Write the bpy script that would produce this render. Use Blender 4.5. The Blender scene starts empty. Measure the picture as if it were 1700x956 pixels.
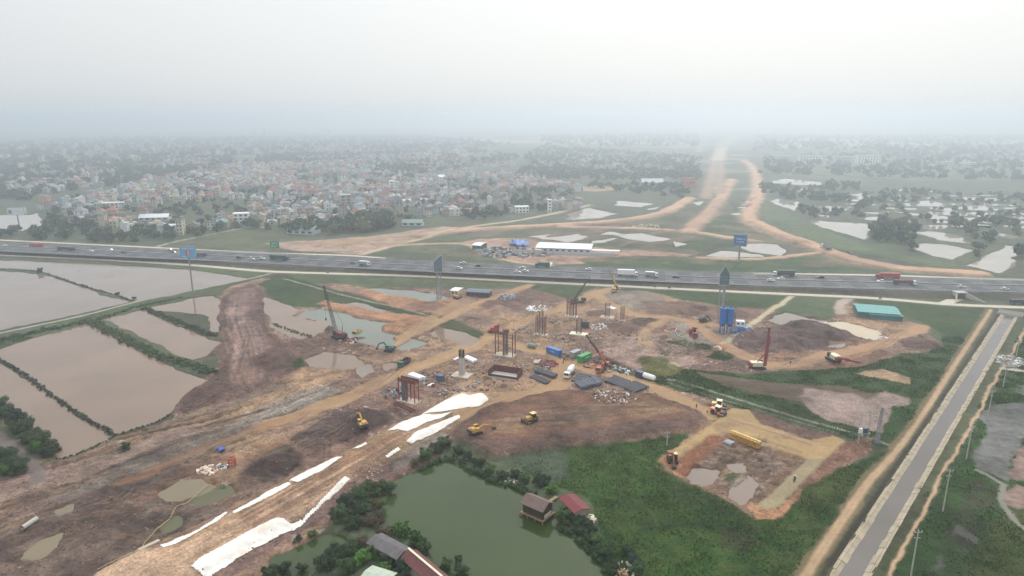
import bpy, math, random
import numpy as np
from mathutils import Vector, Matrix

sc = bpy.context.scene
COL = sc.collection
R = math.radians
rng = random.Random(7)

# ---------------------------------------------------------------- camera
CAM_H = 100.0
FPX = 1100.0                       # focal length in photo pixels (photo is 1700 x 956)
PITCH = math.atan(279.0 / FPX)     # the horizon lies 279 px above the middle
CP, SP = math.cos(PITCH), math.sin(PITCH)
cam_d = bpy.data.cameras.new('camera')
cam = bpy.data.objects.new('camera', cam_d)
COL.objects.link(cam)
cam.location = (0, 0, CAM_H)
cam.rotation_euler = (math.pi / 2 - PITCH, 0, 0)
cam_d.sensor_width = 36.0
cam_d.lens = 36.0 * FPX / 1700.0
cam_d.clip_start = 0.5
cam_d.clip_end = 60000.0
sc.camera = cam


def P(px, py, z=0.0):
    """Where the sight line of photo pixel (px, py) meets height z."""
    x = (px - 850.0) / FPX
    v = -(py - 478.0) / FPX
    dy = CP + v * SP
    dz = -SP + v * CP
    t = (CAM_H - z) / -dz
    return (x * t, dy * t)


def proj(x, y, z):
    zc = z - CAM_H
    d = y * CP - zc * SP
    v = y * SP + zc * CP
    return (850 + FPX * x / d, 478 - FPX * v / d)


def heading(a, b):
    """World heading (about z) of the direction from photo pixel a to b on the ground."""
    p, q = P(*a), P(*b)
    return math.atan2(q[1] - p[1], q[0] - p[0])


def lin(r, g, b):
    def f(c):
        c /= 255.0
        return c / 12.92 if c <= 0.04045 else ((c + 0.055) / 1.055) ** 2.4
    return (f(r), f(g), f(b))


# ---------------------------------------------------------------- noise
def _hash(ix, iy, seed):
    h = (ix.astype(np.int64) * 374761393 + iy.astype(np.int64) * 668265263 + seed * 974634211) & 0xFFFFFFFF
    h = ((h ^ (h >> 13)) * 1274126177) & 0xFFFFFFFF
    h = h ^ (h >> 16)
    return (h & 0xFFFF).astype(np.float32) / 32767.5 - 1.0


def vnoise(x, y, seed=0):
    x0 = np.floor(x); y0 = np.floor(y)
    fx = (x - x0).astype(np.float32); fy = (y - y0).astype(np.float32)
    fx = fx * fx * (3 - 2 * fx); fy = fy * fy * (3 - 2 * fy)
    a = _hash(x0, y0, seed); b = _hash(x0 + 1, y0, seed)
    c = _hash(x0, y0 + 1, seed); d = _hash(x0 + 1, y0 + 1, seed)
    return (a + (b - a) * fx) * (1 - fy) + (c + (d - c) * fx) * fy


def fbm(x, y, octaves=4, seed=0, gain=0.5):
    s = 0; amp = 1.0; tot = 0
    for o in range(octaves):
        ca, sa = math.cos(o * 1.1 + seed), math.sin(o * 1.1 + seed)
        s = s + amp * vnoise((x * ca - y * sa) * 2 ** o + 17.3 * o, (x * sa + y * ca) * 2 ** o - 9.1 * o, seed + o * 31)
        tot += amp; amp *= gain
    return s / tot


def sstep(a, b, x):
    t = np.clip((x - a) / (b - a), 0, 1)
    return t * t * (3 - 2 * t)


# ---------------------------------------------------------------- materials
MATS = {}


def mat(name, col, rough=0.8, var=0.12, scale=1.5, metal=0.0, bump=0.0, ior=1.5, objvar=0.0, spec=None, detail=4.0):
    """Principled material with noise variation of its base colour in object space."""
    if name in MATS:
        return MATS[name]
    m = bpy.data.materials.new(name)
    m.use_nodes = True
    nt = m.node_tree; N = nt.nodes; L = nt.links
    b = N['Principled BSDF']
    b.inputs['Roughness'].default_value = rough
    b.inputs['Metallic'].default_value = metal
    b.inputs['IOR'].default_value = ior
    if spec is not None:
        b.inputs['Specular IOR Level'].default_value = spec
    tc = N.new('ShaderNodeTexCoord')
    nz = N.new('ShaderNodeTexNoise')
    nz.inputs['Scale'].default_value = scale
    nz.inputs['Detail'].default_value = detail
    L.new(tc.outputs['Object'], nz.inputs['Vector'])
    mr = N.new('ShaderNodeMapRange')
    mr.inputs['From Min'].default_value = 0.25
    mr.inputs['From Max'].default_value = 0.75
    mr.inputs['To Min'].default_value = 1 - var
    mr.inputs['To Max'].default_value = 1 + var
    L.new(nz.outputs['Fac'], mr.inputs['Value'])
    val = mr.outputs['Result']
    if objvar:
        oi = N.new('ShaderNodeObjectInfo')
        m2 = N.new('ShaderNodeMapRange')
        m2.inputs['To Min'].default_value = 1 - objvar
        m2.inputs['To Max'].default_value = 1 + objvar
        L.new(oi.outputs['Random'], m2.inputs['Value'])
        mm = N.new('ShaderNodeMath'); mm.operation = 'MULTIPLY'
        L.new(val, mm.inputs[0]); L.new(m2.outputs['Result'], mm.inputs[1])
        val = mm.outputs[0]
    mx = N.new('ShaderNodeVectorMath'); mx.operation = 'SCALE'
    mx.inputs[0].default_value = col[:3]
    L.new(val, mx.inputs['Scale'])
    L.new(mx.outputs['Vector'], b.inputs['Base Color'])
    if bump:
        bp = N.new('ShaderNodeBump')
        bp.inputs['Strength'].default_value = 1.0
        bp.inputs['Distance'].default_value = bump
        L.new(nz.outputs['Fac'], bp.inputs['Height'])
        L.new(bp.outputs['Normal'], b.inputs['Normal'])
    MATS[name] = m
    return m


def ribbed(name, col, period=0.25, rough=0.5, depth=0.03, var=0.15, metal=0.0):
    """Sheet metal with ribs running along local y (wave along local x)."""
    if name in MATS:
        return MATS[name]
    m = mat(name, col, rough, var, 0.6, metal)
    nt = m.node_tree; N = nt.nodes; L = nt.links
    tc = N.new('ShaderNodeTexCoord')
    w = N.new('ShaderNodeTexWave')
    w.bands_direction = 'X'
    w.inputs['Scale'].default_value = 1.0 / period / 3.0
    w.inputs['Distortion'].default_value = 0.0
    L.new(tc.outputs['Object'], w.inputs['Vector'])
    bp = N.new('ShaderNodeBump')
    bp.inputs['Distance'].default_value = depth
    L.new(w.outputs['Fac'], bp.inputs['Height'])
    L.new(bp.outputs['Normal'], N['Principled BSDF'].inputs['Normal'])
    return m


# ---------------------------------------------------------------- mesh builder
class MB:
    def __init__(self):
        self.v = []; self.f = []; self.mi = []

    def add(self, verts, faces, mi=0):
        n = len(self.v)
        self.v += [tuple(map(float, q)) for q in verts]
        self.f += [tuple(i + n for i in q) for q in faces]
        self.mi += [mi] * len(faces)
        return self

    def box(self, c, s, rz=0.0, mi=0, taper=1.0):
        hx, hy, hz = s[0] / 2, s[1] / 2, s[2] / 2
        ca, sa = math.cos(rz), math.sin(rz)
        vs = []
        for z, k in ((-hz, 1.0), (hz, taper)):
            for x, y in ((-hx, -hy), (hx, -hy), (hx, hy), (-hx, hy)):
                x *= k; y *= k
                vs.append((c[0] + x * ca - y * sa, c[1] + x * sa + y * ca, c[2] + z))
        return self.add(vs, [(3, 2, 1, 0), (4, 5, 6, 7), (0, 1, 5, 4), (1, 2, 6, 5), (2, 3, 7, 6), (3, 0, 4, 7)], mi)

    def beam(self, p, q, w, h=None, mi=0):
        """A square bar from p to q."""
        h = h or w
        p, q = Vector(p), Vector(q)
        d = (q - p).normalized()
        up = Vector((0, 0, 1)) if abs(d.z) < 0.95 else Vector((1, 0, 0))
        s = d.cross(up).normalized() * w / 2
        u = s.cross(d).normalized() * h / 2
        vs = [p - s - u, p + s - u, p + s + u, p - s + u, q - s - u, q + s - u, q + s + u, q - s + u]
        return self.add(vs, [(0, 1, 2, 3), (7, 6, 5, 4), (0, 4, 5, 1), (1, 5, 6, 2), (2, 6, 7, 3), (3, 7, 4, 0)], mi)

    def cyl(self, p, q, r0, r1=None, n=12, mi=0, cap=True):
        r1 = r0 if r1 is None else r1
        p, q = Vector(p), Vector(q)
        d = (q - p).normalized()
        up = Vector((0, 0, 1)) if abs(d.z) < 0.95 else Vector((1, 0, 0))
        s = d.cross(up).normalized(); u = s.cross(d).normalized()
        vs = []
        for c, r in ((p, r0), (q, r1)):
            for k in range(n):
                a = 2 * math.pi * k / n
                vs.append(c + s * (r * math.cos(a)) + u * (r * math.sin(a)))
        fs = [(k, (k + 1) % n, n + (k + 1) % n, n + k) for k in range(n)]
        if cap:
            fs += [tuple(range(n - 1, -1, -1)), tuple(range(n, 2 * n))]
        return self.add(vs, fs, mi)

    def prism(self, prof, y0, y1, mi=0):
        """Profile in (x, z) pushed from y0 to y1."""
        n = len(prof)
        vs = [(x, y0, z) for x, z in prof] + [(x, y1, z) for x, z in prof]
        fs = [(k, (k + 1) % n, n + (k + 1) % n, n + k) for k in range(n)]
        fs += [tuple(range(n - 1, -1, -1)), tuple(range(n, 2 * n))]
        return self.add(vs, fs, mi)

    def lattice(self, p, q, w, n, t, w1=None, mi=0):
        """Four-chord lattice mast from p to q."""
        w1 = w if w1 is None else w1
        p, q = Vector(p), Vector(q)
        d = (q - p).normalized()
        up = Vector((0, 0, 1)) if abs(d.z) < 0.95 else Vector((1, 0, 0))
        s = d.cross(up).normalized(); u = s.cross(d).normalized()

        def ring(k):
            f = k / n; c = p.lerp(q, f); ww = (w + (w1 - w) * f) / 2
            return [c + s * (a * ww) + u * (b * ww) for a, b in ((-1, -1), (1, -1), (1, 1), (-1, 1))]
        prev = ring(0)
        for k in range(1, n + 1):
            cur = ring(k)
            for i in range(4):
                self.beam(prev[i], cur[i], t, mi=mi)
                j = (i + 1) % 4
                self.beam(prev[i], cur[j], t * 0.7, mi=mi) if k % 2 else self.beam(prev[j], cur[i], t * 0.7, mi=mi)
                self.beam(cur[i], cur[j], t * 0.6, mi=mi)
            prev = cur
        return self

    def mesh(self, name, mats):
        me = bpy.data.meshes.new(name)
        me.from_pydata(self.v, [], self.f)
        if not isinstance(mats, (list, tuple)):
            mats = [mats]
        for m in mats:
            me.materials.append(m)
        if len(mats) > 1:
            me.polygons.foreach_set('material_index', self.mi)
        me.update()
        return me

    def build(self, name, mats, parent=None, smooth=False):
        me = self.mesh(name, mats)
        if smooth:
            me.polygons.foreach_set('use_smooth', [True] * len(me.polygons))
        o = bpy.data.objects.new(name, me)
        COL.objects.link(o)
        if parent is not None:
            o.parent = parent
        return o


def tag(o, label=None, cat=None, group=None, kind=None):
    if label: o['label'] = label
    if cat: o['category'] = cat
    if group: o['group'] = group
    if kind: o['kind'] = kind
    return o


def thing(name, label, cat, loc=(0, 0, 0), rz=0.0, group=None, scale=1.0):
    o = bpy.data.objects.new(name, None)
    o.empty_display_size = 0.5
    COL.objects.link(o)
    o.location = loc; o.rotation_euler = (0, 0, rz); o.scale = (scale,) * 3
    return tag(o, label, cat, group)


KIDS = {}


def copy_tree(o, parent=None):
    c = o.copy()
    COL.objects.link(c)
    if parent is not None:
        c.parent = parent
    for ch in KIDS.setdefault(o.name, list(o.children)):
        copy_tree(ch, c)
    return c


def catmull(pts, step):
    """Smooth world polyline through pts at about every step metres."""
    pts = [Vector(p).to_2d() if len(p) > 2 else Vector(p) for p in pts]
    ext = [pts[0] * 2 - pts[1]] + pts + [pts[-1] * 2 - pts[-2]]
    out = []
    for i in range(1, len(ext) - 2):
        a, b, c, d = ext[i - 1:i + 3]
        n = max(1, int((c - b).length / step))
        for k in range(n):
            t = k / n
            out.append(0.5 * ((2 * b) + (c - a) * t + (2 * a - 5 * b + 4 * c - d) * t * t + (3 * b - a - 3 * c + d) * t ** 3))
    out.append(pts[-1])
    return out
# ---------------------------------------------------------------- terrain: world grids, finer where the site is
RECTS = []   # (x0, x1, y0, y1, cell)
BANDS = [(100, 215, 0.5, 250), (215, 335, 0.5, 354), (335, 545, 0.84, 560), (545, 1001, 3, 999), (1001, 2601, 8, 2400), (2601, 15001, 62, 11966)]
for y0, y1, c, hx in BANDS:
    RECTS.append((-hx, hx, y0, y1, c))
for y0, y1, c, hx in BANDS[:3]:
    RECTS.append((-hx - 1000, -hx, y0, y1, 20.0)); RECTS.append((hx, hx + 1000, y0, y1, 20.0))
for y0, y1, c, hx in BANDS[3:5]:
    RECTS.append((-hx - 3000, -hx, y0, y1, 50.0)); RECTS.append((hx, hx + 3000, y0, y1, 50.0))
RECTS.append((-1500, 1500, -600, 100, 50.0))
VX, VY, VC, EDGE, FACES, GRID = [], [], [], [], [], []
off = 0
for (x0, x1, y0, y1, c) in RECTS:
    nx = max(1, int(round((x1 - x0) / c))) + 1; ny = max(1, int(round((y1 - y0) / c))) + 1
    xs = np.linspace(x0, x1, nx); ys = np.linspace(y0, y1, ny)
    gx, gy = np.meshgrid(xs, ys)
    VX.append(gx.ravel()); VY.append(gy.ravel())
    idx = np.arange(nx * ny).reshape(ny, nx) + off
    FACES.append(np.stack([idx[:-1, :-1], idx[:-1, 1:], idx[1:, 1:], idx[1:, :-1]], -1).reshape(-1, 4))
    GRID.append((x0, x1, y0, y1, nx, ny, off))
    EDGE.append(sstep(0, 14, np.minimum(gx.ravel() - x0, x1 - gx.ravel())) if c < 20 else np.zeros(nx * ny))
    off += nx * ny
VX = np.concatenate(VX); VY = np.concatenate(VY); EDGE = np.concatenate(EDGE); FACES = np.concatenate(FACES)
NV = len(VX)
H = np.zeros(NV)
C = np.zeros((NV, 3))
CLS = np.zeros(NV, np.int8)        # 0 bare earth, 1 grass, 2 dirt road, 3 field
ROUGH = np.zeros(NV)               # how lumpy the ground is
CLASS_NAMES = ['ground', 'meadow', 'dirt_road', 'field']


def sd_poly(pts, x, y):
    """Signed distance (positive inside) to a closed polygon."""
    inside = np.zeros(len(x), bool); d2 = np.full(len(x), 1e18)
    n = len(pts)
    for i in range(n):
        ax, ay = pts[i]; bx, by = pts[(i + 1) % n]
        ex, ey = bx - ax, by - ay
        t = np.clip(((x - ax) * ex + (y - ay) * ey) / (ex * ex + ey * ey + 1e-9), 0, 1)
        d2 = np.minimum(d2, (x - ax - t * ex) ** 2 + (y - ay - t * ey) ** 2)
        cr = (ay > y) != (by > y)
        inside ^= cr & (x < ex * (y - ay) / (ey if abs(ey) > 1e-9 else 1e-9) + ax)
    return np.where(inside, 1, -1) * np.sqrt(d2)


def d_line(pts, x, y):
    d2 = np.full(len(x), 1e18)
    for (ax, ay), (bx, by) in zip(pts[:-1], pts[1:]):
        ex, ey = bx - ax, by - ay
        t = np.clip(((x - ax) * ex + (y - ay) * ey) / (ex * ex + ey * ey + 1e-9), 0, 1)
        d2 = np.minimum(d2, (x - ax - t * ex) ** 2 + (y - ay - t * ey) ** 2)
    return np.sqrt(d2)


def near(pts, m):
    xs = [p[0] for p in pts]; ys = [p[1] for p in pts]
    return np.nonzero((VX > min(xs) - m) & (VX < max(xs) + m) & (VY > min(ys) - m) & (VY < max(ys) + m))[0]


SEED = [100]


def paint(ix, m, col=None, cls=None, rough=None, dh=None, to=None):
    if col is not None:
        C[ix] += (np.array(col) - C[ix]) * m[:, None]
    if dh is not None:
        H[ix] += dh * m
    if to is not None:
        H[ix] += (to - H[ix]) * m
    if rough is not None:
        ROUGH[ix] += (rough - ROUGH[ix]) * m
    if cls is not None:
        CLS[ix[m > 0.5]] = cls


def region(px, col=None, cls=None, z=0.0, edge=None, warp=None, op=1.0, rough=None, dh=None, to=None, patch=None, world=False, grow=0.0):
    """Paint a traced patch of ground; the outline is roughened by noise."""
    pts = px if world else [P(a, b, z) for a, b in px]
    D = sum(p[1] for p in pts) / len(pts)
    SEED[0] += 1
    warp = D * 0.008 if warp is None else warp
    edge = D * 0.004 if edge is None else edge
    ix = near(pts, edge + warp * 2 + grow)
    if not len(ix):
        return ix, np.zeros(0), pts
    x, y = VX[ix], VY[ix]
    k = 1 / max(warp * 4, 1.5)
    wx = x + warp * fbm(x * k, y * k, 3, SEED[0]); wy = y + warp * fbm(x * k + 50, y * k, 3, SEED[0] + 500)
    s = sd_poly(pts, wx, wy) + grow
    m = sstep(-edge, edge, s) * op
    if patch is not None:              # only in blotches of this size
        m = m * sstep(-0.25, 0.25, fbm(x / patch, y / patch, 3, SEED[0] + 900))
    paint(ix, m, col, cls, rough, dh, to)
    return ix, s, pts


def stroke(px, w, col=None, cls=None, edge=None, warp=None, op=1.0, rough=None, dh=None, to=None, world=False, smooth=True, z=0.0, w1=None):
    pts = px if world else [P(a, b, z) for a, b in px]
    if smooth and len(pts) > 2:
        pts = [tuple(p) for p in catmull(pts, 6)]
    D = sum(p[1] for p in pts) / len(pts)
    SEED[0] += 1
    warp = min(w * 0.35, D * 0.006) if warp is None else warp
    edge = max(0.5, min(w * 0.3, D * 0.004)) if edge is None else edge
    ix = near(pts, w + edge + warp * 2)
    if not len(ix):
        return ix, np.zeros(0)
    x, y = VX[ix], VY[ix]
    k = 1 / max(warp * 5, 2.0)
    d = d_line(pts, x + warp * fbm(x * k, y * k, 3, SEED[0]), y + warp * fbm(x * k + 70, y * k, 3, SEED[0] + 300))
    m = sstep(w / 2 + edge, w / 2 - edge, d) * op
    paint(ix, m, col, cls, rough, dh, to)
    return ix, d


EARTH = np.array(lin(140, 114, 98)); MUD = np.array(lin(110, 85, 77)); DARK = np.array(lin(80, 64, 60))
TAN = np.array(lin(176, 143, 108)); ORANGE = np.array(lin(170, 126, 96)); RED = np.array(lin(140, 92, 68))
SLAG = np.array(lin(142, 133, 123)); GRASS = np.array(lin(58, 82, 42)); LUSH = np.array(lin(50, 82, 30)); DULL = np.array(lin(84, 99, 66))
WEED = np.array(lin(84, 98, 84)); SAND = np.array(lin(206, 192, 164)); PINK = np.array(lin(178, 150, 138)); PALE = np.array(lin(190, 172, 158))
CONC = np.array(lin(188, 180, 166)); FARG = np.array(lin(90, 98, 78)); GREYF = np.array(lin(128, 126, 124)); OLIVE = np.array(lin(96, 96, 50))

# --- base: farmland everywhere, fields of slightly different greens
n1 = fbm(VX / 90, VY / 90, 4, 1); n2 = fbm(VX / 14, VY / 14, 4, 2); n3 = fbm(VX / 3.5, VY / 3.5, 3, 3)
C[:] = FARG
cellx = np.floor((VX * 0.94 + VY * 0.34) / 70); celly = np.floor((VY * 0.94 - VX * 0.34) / 120)
cv = _hash(cellx, celly, 5)
C += (np.array(OLIVE) - C) * (0.45 * np.clip(cv, 0, 1))[:, None]
C += (np.array(DULL) * 0.85 - C) * (0.6 * np.clip(-cv, 0, 1))[:, None]
C += (PALE - C) * (sstep(0.62, 0.8, _hash(cellx, celly, 8)) * sstep(900, 1600, VY) * 0.7)[:, None]
CLS[:] = 3
ROUGH[:] = 0.12

# --- the construction ground below and above the expressway
region([(-400, 830), (0, 797), (200, 728), (290, 692), (300, 660), (360, 610), (378, 545), (362, 500), (385, 470), (430, 458), (470, 468), (840, 480),
        (1000, 478), (1100, 485), (1300, 505), (1420, 500), (1520, 535), (1560, 570), (1500, 600), (1400, 625), (1300, 640), (1180, 690), (1400, 732), (1450, 745),
        (1370, 800), (1280, 862), (1170, 810), (1090, 770), (1150, 722), (950, 745), (840, 760), (760, 730), (680, 790), (560, 860), (420, 970), (300, 1300), (-400, 1300)],
       EARTH, 0, rough=0.5)
site = (CLS == 0) & (VY < 480)
ix = np.nonzero(site)[0]
x, y = VX[ix], VY[ix]
e1 = fbm(x / 45, y / 45, 4, 11); e2 = fbm(x / 11, y / 11, 4, 12); e3 = fbm(x / 4, y / 4, 3, 13)
C[ix] += (MUD - C[ix]) * (0.8 * sstep(-0.05, 0.3, e1 + 0.5 * e2))[:, None]
C[ix] += (TAN * 0.9 - C[ix]) * (0.6 * sstep(0.1, 0.42, -e1 * 0.8 + 0.6 * e2))[:, None]
C[ix] += (DARK - C[ix]) * (0.7 * sstep(0.3, 0.52, e2 * 0.7 + 0.6 * e3 + 0.2 * e1))[:, None]
C[ix] += (PALE - C[ix]) * (0.75 * sstep(0.5, 0.62, fbm(x / 2.4, y / 2.4, 3, 14) + 0.25 * e2))[:, None]

# --- greens on the near side
def green(px, col=GRASS, **k):
    k.setdefault('rough', 0.15)
    k.setdefault('cls', 1)
    return region(px, col, **k)

green([(0, 566), (140, 524), (232, 499), (330, 478), (430, 456), (440, 460), (330, 488), (300, 500), (232, 510), (150, 534), (88, 551), (0, 580), (-60, 600), (-60, 580)], DULL)
green([(-60, 428), (0, 424), (152, 431), (304, 441), (430, 450), (496, 455), (420, 463), (304, 447), (177, 440), (0, 434), (-60, 432)], DULL)
green([(433, 471), (460, 458), (521, 478), (582, 501), (531, 510), (493, 511), (440, 491)], GRASS)
green([(480, 456), (720, 464), (850, 470), (838, 477), (740, 481), (690, 476), (610, 477), (560, 470), (500, 469)], DULL, op=0.85)
green([(880, 473), (984, 476), (961, 494), (941, 496), (903, 485), (870, 480)], GRASS)
green([(1000, 473), (1093, 479), (1270, 486), (1315, 490), (1270, 512), (1215, 510), (1130, 497), (1085, 486), (1000, 479)], GRASS)
green([(1322, 491), (1379, 494), (1398, 512), (1374, 531), (1338, 524), (1290, 520), (1262, 530)], DULL)
green([(1408, 494), (1560, 505), (1642, 512), (1633, 535), (1600, 590), (1560, 645), (1500, 725), (1475, 748), (1440, 735), (1480, 690), (1500, 650), (1470, 640),
       (1425, 622), (1400, 617), (1446, 604), (1493, 588), (1545, 584), (1565, 570), (1560, 552), (1538, 538), (1490, 520), (1440, 515)], GRASS)
green([(1100, 632), (1108, 622), (1140, 612), (1230, 622), (1300, 615), (1350, 612), (1430, 610), (1475, 612), (1530, 630), (1520, 645), (1515, 690), (1490, 735), (1480, 742),
       (1345, 704), (1240, 672), (1160, 645)], GRASS)
region([(1150, 617), (1225, 628), (1300, 635), (1400, 640), (1470, 655), (1460, 668), (1400, 670), (1340, 672), (1280, 660), (1200, 640)], MUD * 0.9, 0, op=0.75, rough=0.2)
region([(1348, 685), (1325, 660), (1338, 645), (1415, 652), (1440, 662), (1455, 655), (1462, 647), (1508, 660), (1506, 672), (1480, 675), (1482, 695), (1464, 718), (1426, 709), (1376, 698)],
       np.array(lin(150, 130, 122)), 0, op=0.95, rough=0.06, to=-0.1)
region([(1420, 621), (1467, 612), (1519, 628), (1514, 639), (1467, 631)], np.array(lin(176, 146, 116)), 0, op=0.9, rough=0.15)
green([(1480, 692), (1478, 678), (1510, 672), (1530, 660), (1545, 640), (1480, 745), (1462, 722)], LUSH)
# the ditch and its green banks across the middle
green([(1000, 596), (1030, 605), (1105, 628), (1200, 652), (1345, 693), (1480, 733), (1478, 744), (1340, 708), (1235, 678), (1190, 664), (1100, 640), (1010, 612)], GRASS)
stroke([(1000, 598), (1050, 612), (1110, 630)], 4, DARK * 0.6, 1, to=-0.6)
stroke([(1110, 628), (1200, 655), (1300, 686), (1400, 714), (1475, 738)], 1.3, CONC * 0.9, 1, op=0.8)
stroke([(1105, 634), (1195, 662), (1300, 693), (1395, 720)], 0.8, CONC * 0.8, 1, op=0.6)
stroke([(463, 459), (546, 484), (607, 501), (673, 516), (723, 529), (769, 545), (800, 562)], 11, GRASS * 0.8, 1, rough=0.2)
stroke([(470, 462), (546, 483), (607, 499), (673, 514), (723, 527)], 1.2, CONC, 1, op=0.8)
green([(1115, 560), (1180, 572), (1190, 582), (1150, 580), (1105, 566)], GRASS, op=0.8)
green([(1170, 592), (1195, 578), (1225, 592), (1200, 600)], GRASS)
green([(1060, 590), (1110, 580), (1145, 615), (1110, 628), (1060, 612)], OLIVE, op=0.55)
green([(461, 596), (500, 594), (514, 606), (480, 612), (466, 606)], LUSH)
# meadow
green([(941, 742), (1002, 742), (1030, 736), (1118, 724), (1143, 722), (1103, 752), (1088, 765), (1139, 787), (1182, 805), (1204, 815), (1230, 846), (1252, 860), (1296, 861),
       (1338, 809), (1374, 778), (1418, 772), (1475, 744), (1467, 765), (1415, 830), (1369, 892), (1327, 956), (1270, 1060), (1050, 1060), (1024, 956), (1002, 906), (992, 858), (979, 827),
       (946, 815), (923, 805), (890, 797), (848, 761), (875, 751)], LUSH, rough=0.25)
green([(1338, 809), (1374, 778), (1418, 776), (1430, 780), (1390, 830), (1330, 850)], OLIVE * 0.8, op=0.5)
MEAD = [(960, 750), (1120, 730), (1230, 850), (1400, 790), (1330, 950), (1060, 950), (960, 820)]
region(MEAD, np.array(lin(74, 104, 34)), 1, op=.25, patch=7); region(MEAD, LUSH * .6, 1, op=.5, patch=13); region(MEAD, np.array(lin(112, 114, 62)), 1, op=.22, patch=3.2)
for k in range(26):
    o = k * 9
    stroke([(985 + o * 1.25, 800 - o * .16 + 30), (1020 + o * 1.2, 850 - o * .1 + 20), (1050 + o * 1.15, 930 - o * .12)], .5, LUSH * .5, 1, op=.35, warp=.4)
region([(845, 759), (878, 748), (936, 744), (949, 800), (916, 802), (870, 779)], WEED, 1, op=0.85, rough=0.2)
region([(1190, 880), (1260, 868), (1300, 890), (1330, 905), (1280, 925), (1210, 915)], DARK * 0.7, 1, patch=6, op=0.6)
for a in ([(1002, 742), (1060, 770), (1110, 805), (1170, 838), (1235, 858)], [(1010, 742), (1068, 768), (1120, 802), (1180, 835)], [(1066, 765), (1130, 800), (1200, 845)],
          [(1280, 875), (1320, 885), (1360, 880)], [(1060, 880), (1150, 870), (1240, 880)]):
    stroke(a, 1.0, LUSH * 0.45, 1, op=0.7)

# --- earthworks
slope_ix, _, _ = region([(840, 673), (916, 651), (982, 655), (1082, 657), (1166, 688), (1173, 703), (1143, 721), (1055, 728), (966, 741), (916, 750), (840, 760), (810, 760), (745, 724), (794, 683), (837, 666)],
                        MUD * 0.85, 0, dh=1.9, edge=2.2, rough=0.35, warp=1.2)
region([(845, 678), (916, 656), (982, 660), (1080, 663), (1152, 690), (1130, 700), (1050, 708), (960, 722), (900, 733), (840, 738), (800, 735), (770, 722), (805, 690)],
       np.array(lin(120, 88, 72)), 0, rough=0.12)
region([(840, 700), (960, 680), (1080, 672), (1140, 690), (1040, 704), (900, 728), (810, 730)], TAN * 0.62, 0, patch=9, op=0.6)
for k in range(26):                                   # grading passes over the bulldozed field
    t0, t1 = rng.uniform(0, .55), rng.uniform(.5, 1)
    b0 = rng.uniform(0, 1)
    a0 = (800 + 340 * t0, 732 - 62 * t0 - 35 * b0 * (1 - t0 * .4)); a1 = (800 + 340 * t1, 732 - 40 * t1 - 35 * b0 * (1 - t1 * .6))
    mid = ((a0[0] + a1[0]) / 2, (a0[1] + a1[1]) / 2 - rng.uniform(-6, 6))
    stroke([a0, mid, a1], rng.uniform(.6, 1.6), DARK if k % 2 else TAN * 0.6, 0, op=0.5)
# the mud causeway on the left
region([(371, 496), (386, 483), (406, 475), (426, 472), (436, 482), (438, 500), (446, 520), (443, 535), (450, 552), (470, 575), (505, 588), (470, 612), (500, 612), (430, 652), (380, 668), (300, 693), (284, 686),
        (300, 660), (330, 642), (360, 622), (376, 592), (345, 588), (368, 566), (360, 540), (362, 505)], MUD, 0, dh=0.3, rough=0.6, edge=2.5, warp=4)
region([(382, 494), (400, 482), (424, 479), (430, 500), (427, 530), (446, 560), (462, 590), (440, 630), (392, 640), (380, 612), (386, 570), (380, 525)], np.array(lin(132, 106, 98)), 0, rough=0.25, op=0.8)
region([(382, 512), (400, 510), (410, 530), (400, 540), (384, 534)], PINK, 0, op=0.7, rough=0.05)
region([(384, 575), (396, 570), (406, 592), (392, 598)], PINK, 0, op=0.7, rough=0.05)
for k in range(14):
    o = rng.uniform(-18, 18)
    stroke([(404 + o * .6, 486), (404 + o * .9, 530), (420 + o * 1.2, 575), (412 + o * 1.8, 632)], 0.9, MUD * 0.7 if k % 2 else PINK * 0.8, 0, op=0.5)
for pts_ in ([(378, 490), (374, 515), (383, 552), (380, 592), (368, 628), (330, 670)], [(434, 482), (436, 505), (430, 532), (450, 556), (474, 580), (480, 606), (462, 640), (410, 668)]):
    stroke(pts_, 2.2, DARK * 1.15, 0, op=0.6, dh=0.4, rough=0.6, warp=2.2)
region([(300, 690), (292, 670), (325, 645), (352, 625), (378, 610), (385, 640), (360, 668)], DARK * 1.2, 0, op=0.8, rough=0.6)
region([(440, 600), (470, 590), (505, 590), (480, 612), (455, 618)], DARK * 1.1, 0, op=0.7, rough=0.6)
for k in range(30):
    t_ = rng.random(); o = rng.uniform(-24, 22)
    stroke([(392 + o, 500 + 120 * t_), (396 + o * 1.1, 512 + 120 * t_), (400 + o * 1.1, 524 + 120 * t_)], rng.uniform(.5, 1.2), (PINK * .8, DARK * 1.1, ORANGE * .8)[k % 3], 0, op=.45)
# orange banks between the ponds
region([(526, 505), (540, 500), (597, 513), (686, 525), (725, 530), (700, 548), (655, 562), (628, 548), (635, 540), (655, 536), (597, 526)], ORANGE, 0, dh=0.6, rough=0.3)
region([(595, 485), (612, 479), (673, 490), (711, 500), (757, 498), (752, 510), (725, 523), (660, 511), (610, 494)], ORANGE, 0, dh=0.6, rough=0.3)
region([(660, 510), (720, 500), (745, 508), (725, 520), (690, 518)], MUD, 0, op=0.6)
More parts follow.
